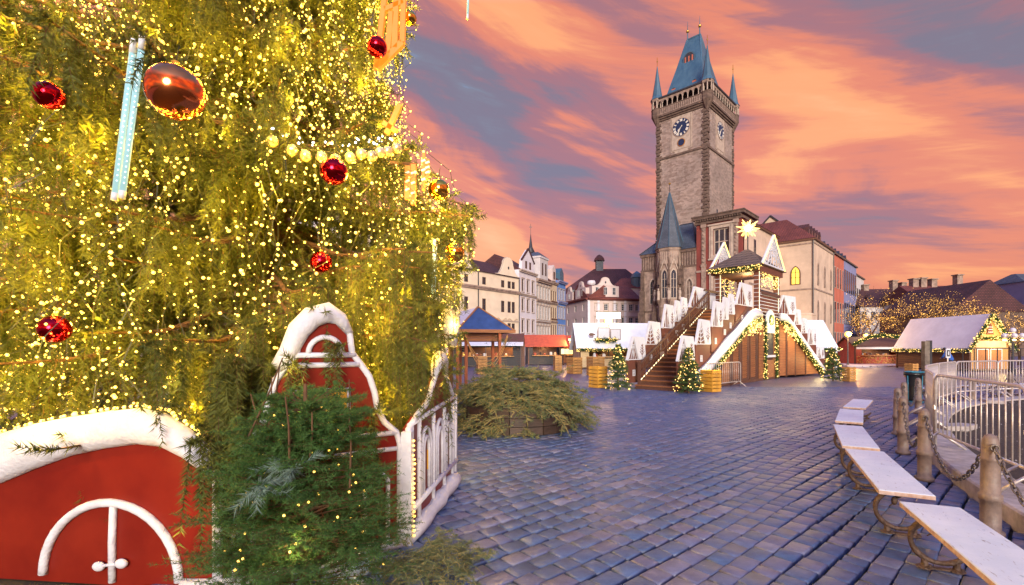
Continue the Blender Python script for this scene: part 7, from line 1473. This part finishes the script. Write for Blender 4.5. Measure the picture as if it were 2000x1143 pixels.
def candles():
    Y = 5.0; t = thing('candle_ornament', 'orange-lit candle-shaped ornament with red and white stripes near the branch tips', 'ornament', at(800, 350, Y)); o = t.location.copy()
    for x, y0, y1, w in ((797, 325, 390, .055), (808, 322, 400, .05), (828, 300, 372, .03), (836, 312, 350, .03)):
        m = MB(); m.bar(at(x, y0, Y)-o, at(x-1, y1, Y)-o, w, .05, up=(0, 1, 0)); c = m.build('candle', MAT['orange_glow'], t)
        for k in range(3): z = y0+(y1-y0)*(.25+.25*k); s = MB(); s.bar(at(x-4, z, Y)-o+Vector((0, -.03, 0)), at(x+4, z-3, Y)-o+Vector((0, -.03, 0)), .02, .02, up=(0, 1, 0)); s.build('stripe', MAT['icing'], c)
    m = MB(); m.bar(at(762, 318, Y)-o, at(815, 322, Y)-o, .03, .03, up=(0, 1, 0)); m.build('cross_stick', MAT['bark'], t)
    t = thing('red_star_ornament', 'small red striped ornament sticking out of the spruce edge', 'ornament', at(765, 245, 4.95)); m = MB(); o = t.location.copy(); m.bar(at(755, 262, 4.95)-o, at(781, 205, 4.95)-o, .05, .04, up=(0, 1, 0)); m.bar(at(748, 240, 4.95)-o, at(775, 258, 4.95)-o, .05, .04, up=(0, 1, 0)); m.build('arms', MAT['orange_glow'], t)
candles()
# ------------------------------------------------------------------ gabled boards round the foot of the spruce
MAT['housered'] = M('glossy_red_board', (.135, .007, .004), .42, var=.15, scale=1.6, bump=.12, bscale=5, col2=(.20, .014, .005), spec=.3)
MAT['foam'] = M('white_foam_snow', (.60, .60, .66), .8, var=.08, scale=8, bump=.6, bscale=26)
MAT['yellow_pane'] = M('yellow_painted_pane', (.75, .42, .04), .5, var=.1)
P0_, P1_, P2_, P3_ = Vector((-5.2, 3.84)), Vector((-2.1, 3.5)), Vector((-.93, 4.3)), Vector((-.74, 6.2))
def panel(name, label, A, B): 
    ang, L = frame_of(A, B); return thing(name, label, 'house front', (A.x, A.y, 0), ang), L
def tubew(t, pts, r, name, mat='foam', n=8, closed=False):
    m = MB(); m.tube(pts, r, n, closed=closed); return m.build(name, MAT[mat], t, True)
def house_one():
    t, L = panel('red_house_front', 'low red house front with thick snow roof and arched door, nearest the camera', P0_, P1_)
    top = [(0, .55), (.5, .62), (.9, .72), (1.3, .86), (1.7, .99), (2.0, 1.08), (2.25, 1.14), (2.5, 1.16), (2.75, 1.10), (2.95, .98), (3.1, .86)]
    b = MB(); b.prism([(0, -.03), (L, -.03)]+[(min(x, L), z) for x, z in top[::-1]], 0, .04); b.build('board', MAT['housered'], t)
    # puffy snow over the roof line
    cen = [(.0, .66, .20), (.5, .74, .20), (.9, .82, .20), (1.3, .90, .195), (1.6, 1.0, .175), (1.9, 1.08, .15), (2.2, 1.135, .14), (2.45, 1.165, .135), (2.65, 1.14, .125), (2.85, 1.04, .11), (3.05, .9, .09)]
    m = MB(); k = 14; vs = []
    for (x, z, r) in cen: vs += [(x, .0+.11*math.cos(q*2*math.pi/k)*(1 if math.cos(q*2*math.pi/k) < 0 else .6), z+r*math.sin(q*2*math.pi/k)) for q in range(k)]
    m.add(vs, [(i*k+j, (i+1)*k+j, (i+1)*k+(j+1) % k, i*k+(j+1) % k) for i in range(len(cen)-1) for j in range(k)]+[tuple(range(k)), tuple((len(cen)-1)*k+j for j in range(k-1, -1, -1))]); m.build('snow_roof', MAT['foam'], t, True)
    rl = random.Random(8); bl = []
    for i in range(len(cen)-1):
        for q in range(6): u = q/6; a, b_ = cen[i], cen[i+1]; bl.append((a[0]+(b_[0]-a[0])*u, .03+rl.gauss(0, .012), a[1]+a[2]+(b_[1]+b_[2]-a[1]-a[2])*u+.012))
    o = tag(link('light_rope', None, None, t.location, t.rotation_euler.z), 'glowing light rope along the snow roof of the low red house front', 'fairy lights'); c = MB(); c.tube(bl, .006, 4); c.build('cable', MAT['wire'], o); stuff(link('bulbs', bulb_mesh('bulbs', bl, .014, MAT['bulb'], .2), o))
    for x in (1.6, 2.35, 2.7): lamp('light_rope_glow', (x, .02, 1.48), 1.3, (1, .70, .2), .04, o)
    cx, r = 2.22, .56; D = tubew(t, [(cx+r*math.cos(math.pi-i*math.pi/20), -.012, .03+r*math.sin(i*math.pi/20)) for i in range(21)], .032, 'arch_icing'); tubew(t, [(cx+.02, -.012, .0), (cx+.02, -.015, .3), (cx+.03, -.012, .59)], .026, 'door_bar')
    m = MB(); m.ball((cx-.075, -.03, .12), .045, 12, 8, (1.1, .6, .8)); m.ball((cx+.11, -.03, .15), .045, 12, 8, (1.1, .6, .8)); m.tube([(cx-.06, -.03, .125), (cx+.09, -.03, .145)], .012, 6); m.build('door_knobs', MAT['foam'], t, True)
    tubew(t, [(L-.035, -.012, -.02), (L-.035, -.012, .86)], .034, 'edge_icing'); tubew(t, [(L-.3, -.02, .01), (L+.1, -.02, .03)], .05, 'base_icing')
    lamp('fairy_light_glow', (2.62, -.36, .88), 1.1, (1, .55, .10), .04, o); lamp('fairy_light_glow', (2.95, -.30, .45), 2.0, (1, .62, .15), .05, o)
house_one()
def house_two():
    t, L = panel('red_gabled_front', 'tall red gabled house front with lunette and yellow windows behind the dark fir', P1_, P2_); c = L/2; rt = [(.0, 2.0), (.12, 1.97), (.195, 1.86), (.215, 1.70), (.29, 1.60), (.36, 1.50), (.405, 1.36), (.43, 1.22), (.49, 1.10), (.60, 1.0), (.63, .9), (.63, 0)]
    out = [(c+a, b) for a, b in rt[::-1]]+[(c-a, b) for a, b in rt[1:]]; bd = MB(); bd.prism(out[::1] if False else out, 0, .04); bd.build('board', MAT['housered'], t)
    tubew(t, [(x, -.005, z) for x, z in out], .027, 'outline_icing')
    sn = [(-.36, 1.58, .05), (-.27, 1.72, .07), (-.2, 1.88, .085), (-.1, 1.99, .09), (.02, 2.03, .088), (.12, 1.98, .06), (.2, 1.86, .03)]; m = MB(); m.tube([(c+a, .0, b) for a, b, r in sn], [r for a, b, r in sn], 10); m.build('snow_cap', MAT['foam'], t, True)
    tubew(t, [(c-.13*math.cos(i*math.pi/12), -.015, 1.70+.13*math.sin(i*math.pi/12)) for i in range(13)], .022, 'lunette_icing'); tubew(t, [(c-.24, -.015, 1.685), (c+.24, -.015, 1.685)], .022, 'bar_icing'); tubew(t, [(c-.27, -.015, 1.605), (c+.27, -.015, 1.605)], .022, 'bar_icing'); tubew(t, [(c-.6, -.012, 1.0), (c+.6, -.012, 1.0)], .022, 'bar_icing'); tubew(t, [(c-.6, -.012, .86), (c+.6, -.012, .86)], .02, 'bar_icing'); tubew(t, [(0, -.03, .03), (L, -.03, .03)], .05, 'base_icing')
    for x in (-.15, .10): w = MB(); w.bx(c+x-.075, c+x+.075, -.012, .0, 1.1, 1.40); W_ = w.build('window', MAT['yellow_pane'], t); tubew(W_, [(c+x-.085, -.014, 1.09), (c+x-.085, -.014, 1.41), (c+x+.085, -.014, 1.41), (c+x+.085, -.014, 1.09)], .017, 'window_icing', closed=True)
    for x in (-.42, .42): tubew(t, [(c+x-.1, -.012, .05), (c+x-.1, -.012, .6), (c+x, -.012, .72), (c+x+.1, -.012, .6), (c+x+.1, -.012, .05)], .02, 'arch_icing')
    lamp('fairy_light_glow', (c+.38, -.25, 1.2), 2.2, (1, .58, .12), .05, t); lamp('fairy_light_glow', (c-.3, -.25, 1.6), 1.6, (1, .7, .2), .05, t)
house_two()
def house_three():
    t, L = panel('red_white_side_front', 'red and white house front seen end-on at the right foot of the spruce', P2_, P3_); t['label'] = 'red and white house front seen almost end-on beside the paving'; c = L*.60
    out = [(0, 0), (L, 0), (L, 1.12), (L-.2, 1.18), (L-.35, 1.3), (c+.2, 1.45), (c+.12, 1.55), (c, 1.6), (c-.12, 1.55), (c-.2, 1.45), (c-.4, 1.3), (c-.55, 1.18), (.25, 1.1), (0, 1.02)]; b = MB(); b.prism(out, 0, .05); b.build('board', MAT['housered'], t); tubew(t, [(x, -.005, z) for x, z in out[1:]+[out[0]]], .03, 'outline_icing')
    m = MB(); m.tube([(c-.24, .0, 1.44), (c-.13, 0, 1.57), (c, 0, 1.63), (c+.13, 0, 1.58), (c+.24, 0, 1.45)], [.04, .07, .08, .07, .04], 10); m.build('snow_cap', MAT['foam'], t, True)
    m = MB(); m.tube([(L-.15, .02, 1.75), (L-.13, .02, 2.05), (L-.12, .02, 2.26)], [.08, .12, .09], 10); m.build('snow_post_cap', MAT['foam'], t, True)
    m = MB(); m.tube([(L-.14, .02, 1.05), (L-.13, .02, 1.85)], .03, 8); m.build('post', MAT['bark'], t)
    for x in (.55, 1.1, 1.5):
        for r in (.17, .10): tubew(t, [(x-r, -.012, .32), (x-r, -.012, .72)]+[(x-r*math.cos(i*math.pi/8), -.012, .72+r*1.3*math.sin(i*math.pi/8)) for i in range(1, 8)]+[(x+r, -.012, .72), (x+r, -.012, .32)], .02, 'arch_icing')
    for x in (.06, .3, .82, 1.3, 1.72, L-.03): tubew(t, [(x, -.012, .05), (x, -.012, 1.05)], .024, 'bar_icing')
    tubew(t, [(0, -.012, 1.05), (L, -.012, 1.12)], .024, 'bar_icing'); tubew(t, [(0, -.02, .28), (L, -.02, .3)], .03, 'bar_icing')
    m = MB(); m.tube([(-.02, -.01, .03), (.15, -.03, .06), (.4, -.03, .07), (.7, -.02, .06), (.95, -.04, .09), (1.2, -.02, .07), (1.5, -.03, .10), (L-.1, -.02, .08), (L+.03, 0, .04)], [.05, .07, .085, .07, .095, .075, .10, .09, .05], 10); m.build('snow_bank', MAT['foam'], t, True)
    for x in (.68, 1.3): w = MB(); w.bx(x-.05, x+.05, -.01, 0, .5, .7); w.build('window', MAT['yellow_pane'], t)
    lp = MB(); lp.bx(-.07, .01, -.05, .04, 0, 1.0); cp = lp.build('corner_post', MAT['foam'], t); rl = random.Random(4); stuff(link('post_bulbs', bulb_mesh('post_bulbs', [(-.03+rl.gauss(0, .01), -.065, .08+.042*i) for i in range(21)], .012, MAT['bulb'], .2), cp)); lamp('fairy_light_glow', (-.05, -.3, .5), 1.5, WARM, .05, t)
house_three()
# ------------------------------------------------------------------ the dark fir in front and the cut branches
MAT['fir_green'] = M('bushy_fir_needles', (.03, .085, .018), .7, spec=.25, var=.4, scale=4.0, col2=(.07, .15, .035))
def dark_fir():
    loc = Vector((-1.40, 3.26, 0)); rr = np.random.default_rng(9); t = thing('dark_fir', 'bushy dark green fir in front of the tall red gabled house front', 'fir tree', loc); tr = MB(); tr.tube([(0, 0, 0), (0, 0, 1.5)], [.04, .012], 8); tr.build('trunk', MAT['bark'], t); k = 420
    zz = .06+1.32*rr.random(k)**1.0; a = rr.random(k)*2*math.pi; R_ = (.66*(1-zz/1.62)**.6)*(.7+.45*rr.random(k))+.06; up = R_*(.55*rr.random(k)-.05)
    P0 = np.column_stack([.02*np.cos(a), .02*np.sin(a), zz]); P1 = np.column_stack([R_*np.cos(a), R_*np.sin(a), zz+up]); A, B = [P0*.3+P1*.7], [P1]
    for q in range(11):
        u = .2+.78*rr.random((k, 1)); b = P0+(P1-P0)*u; an = a+np.where(rr.random(k) < .5, 1, -1)*(.45+.45*rr.random(k)); ll = (.05+R_*(.38-.2*u[:, 0]))[:, None]; A.append(b); B.append(b+np.column_stack([np.cos(an), np.sin(an), .25-.3*rr.random(k)])*ll)
    A = np.concatenate(A); B = np.concatenate(B); V, T = needles(A, B, 46, .028, .0036, 10, fwd=.7, taper=False, flat=.6); V2, T2 = twig_mesh(A, B, .0022); V3, T3 = twig_mesh(P0, P1, .006)
    link('crown', np_mesh('crown', V, T, MAT['fir_green']), t); stuff(link('twigs', np_mesh('twigs', np.concatenate([V2, V3]), np.concatenate([T2, T3+len(V2)]), MAT['bark']), t))
    # bare upright shoots above
    for i in range(13):
        rl = random.Random(i); a = rl.uniform(0, 6.3); r = rl.uniform(.02, .42); b = Vector((r*math.cos(a)-.05, r*math.sin(a), 1.0+rl.uniform(-.2, .25))); e = b+Vector((rl.uniform(-.05, .22), rl.uniform(-.1, .1), rl.uniform(.22, .55))); m = MB(); m.tube([b, b.lerp(e, .6)+Vector((.01, 0, 0)), e], [.008, .006, .004], 5); m.build('bare_shoot', MAT['bark'], t)
    # pale silvery sprays
    rl = random.Random(12)
    for i in range(5):
        c = Vector((rl.uniform(-.12, .25), -.42+rl.uniform(-.06, .1), rl.uniform(.85, 1.12))); A = np.array([tuple(c)]*5); B = A+rr.normal(0, .09, (5, 3)); V, T = needles(A, B, 60, .06, .004, 30+i, fwd=1.2, taper=False); link('pale_spray', np_mesh('pale_spray', V, T, M('silver_fir_needles', (.16, .24, .20), .6, var=.2)), t)
    n = 85; zz = .1+1.25*rr.random(n); a = rr.random(n)*6.28; R_ = .58*(1-zz/1.6)**.7*(.8+.3*rr.random(n)); pts = np.column_stack([loc.x+R_*np.cos(a), loc.y+R_*np.sin(a), zz]); o = tag(link('light_string', None), 'warm fairy lights scattered through the dark fir before the gabled front', 'fairy lights'); c = MB(); c.tube([(loc.x+.5*(1-i/40)*math.cos(i*.8), loc.y+.5*(1-i/40)*math.sin(i*.8), .1+1.3*i/40) for i in range(40)], .003, 4); c.build('cable', MAT['wire'], o); bb = bulb_mesh('bulb', [(0, 0, 0)], .009, MAT['bulb'], 0)
    for p in pts: link('bulb', bb, o, p)
    for k in range(5): p = pts[k*15]; lamp('fairy_light_glow', p, 2.4, WARM, .03, o)
dark_fir()
def branch_set(name, label, cat, n, place, needle, ln, wd, stem=.006, L=(.35, .7), per=9, nn=16, seed=1, parent=None):
    """cut fir boughs: stem with side twigs and needles"""
    rr = random.Random(seed); A, B, S0, S1 = [], [], [], []
    for i in range(n):
        p, d, up = place(rr); Lb = rr.uniform(*L); sd = d.cross(up).normalized(); prev = p
        for k in range(4):
            q = p+d*(Lb*(k+1)/4)+up*(.06*math.sin((k+1)*.8)-.05*((k+1)/4)**2*Lb*2); S0.append(prev); S1.append(q); A.append(prev); B.append(q); prev = q
        for k in range(per): u = .15+.8*rr.random(); b = p+d*Lb*u; s = rr.choice((-1, 1)); e = b+(d*.75+sd*s*.8+up*rr.uniform(-.15, .25)).normalized()*(Lb*.42*(1.1-u)); A.append(b); B.append(e); S0.append(b); S1.append(e)
    A = np.array([tuple(v) for v in A]); B = np.array([tuple(v) for v in B]); V, T = needles(A, B, nn, ln, wd, seed, fwd=.7, taper=False); V2, T2 = twig_mesh(np.array([tuple(v) for v in S0]), np.array([tuple(v) for v in S1]), stem)
    t = tag(link(name, None), label, cat); stuff(link('needles', np_mesh('needles', V, T, MAT[needle]), t)); stuff(link('stems', np_mesh('stems', V2, T2, M('pale_cut_stem', (.28, .22, .09), .8, var=.3)), t)); return t
def on_ground(rr): a = rr.uniform(0, 6.28); return Vector((-.62+rr.gauss(0, .17), 3.72+rr.gauss(0, .2), .02+rr.random()*.10)), Vector((math.cos(a), math.sin(a), rr.uniform(-.02, .12))).normalized(), Vector((0, 0, 1))
branch_set('cut_branches', 'loose cut fir branches on the paving at the foot of the dark fir', 'branches', 70, on_ground, 'needle_dry', .024, .0028, .004, (.2, .42), 9, 36, 3)
MC = Vector((.12, 10.55, 0))
def on_heap(rr):
    a = rr.uniform(0, 6.28); u = rr.random()**.62; r = 1.28*u; zt = .30+.82*(1-u**1.7)+.12*math.sin(a*3+u*4); lean = 1 if True else 0
    if u > .78 and not (-1.25 < a-2*math.pi < -.45 or (-.0)): zt = rr.uniform(.02, .45)
    if -1.30 < (a-2*math.pi) < -.30 and u > .86: zt = rr.uniform(.48, .62); r *= .93
    d = Vector((math.cos(a+rr.gauss(0, 1.2)), math.sin(a+rr.gauss(0, 1.2)), .1-.7*u*rr.random())).normalized(); return MC+Vector((r*math.cos(a), r*math.sin(a)*.95, zt)), d, Vector((math.cos(a)*.4, math.sin(a)*.4, 1)).normalized()
branch_set('fir_branch_heap', 'domed heap of cut fir branches piled over a round wooden planter', 'branch heap', 430, on_heap, 'needle_dry', .05, .009, .012, (.5, 1.0), 11, 18, 4)
MAT['dkboard'] = wood('wet_dark_boards', (.04, .022, .016), along=(3, 3, 8))
def planter():
    t = thing('wooden_planter', 'low round dark wooden planter showing under the branch heap', 'planter', MC); n = 22; r = 1.17
    for k in range(n):
        a0, a1 = 2*math.pi*k/n, 2*math.pi*(k+1)/n
        for z in (0.02, .19, .36):
            m = MB(); m.bar((r*math.cos(a0+.006), r*math.sin(a0+.006), z+.08), (r*math.cos(a1-.006), r*math.sin(a1-.006), z+.08), .04, .155); m.build('board', MAT['dkboard'], t)
    s = MB(); s.lathe([(1.12, .0), (1.12, .42), (.8, .62), (.3, .78)], 22); s.build('soil', MAT['soil'], t)
planter()
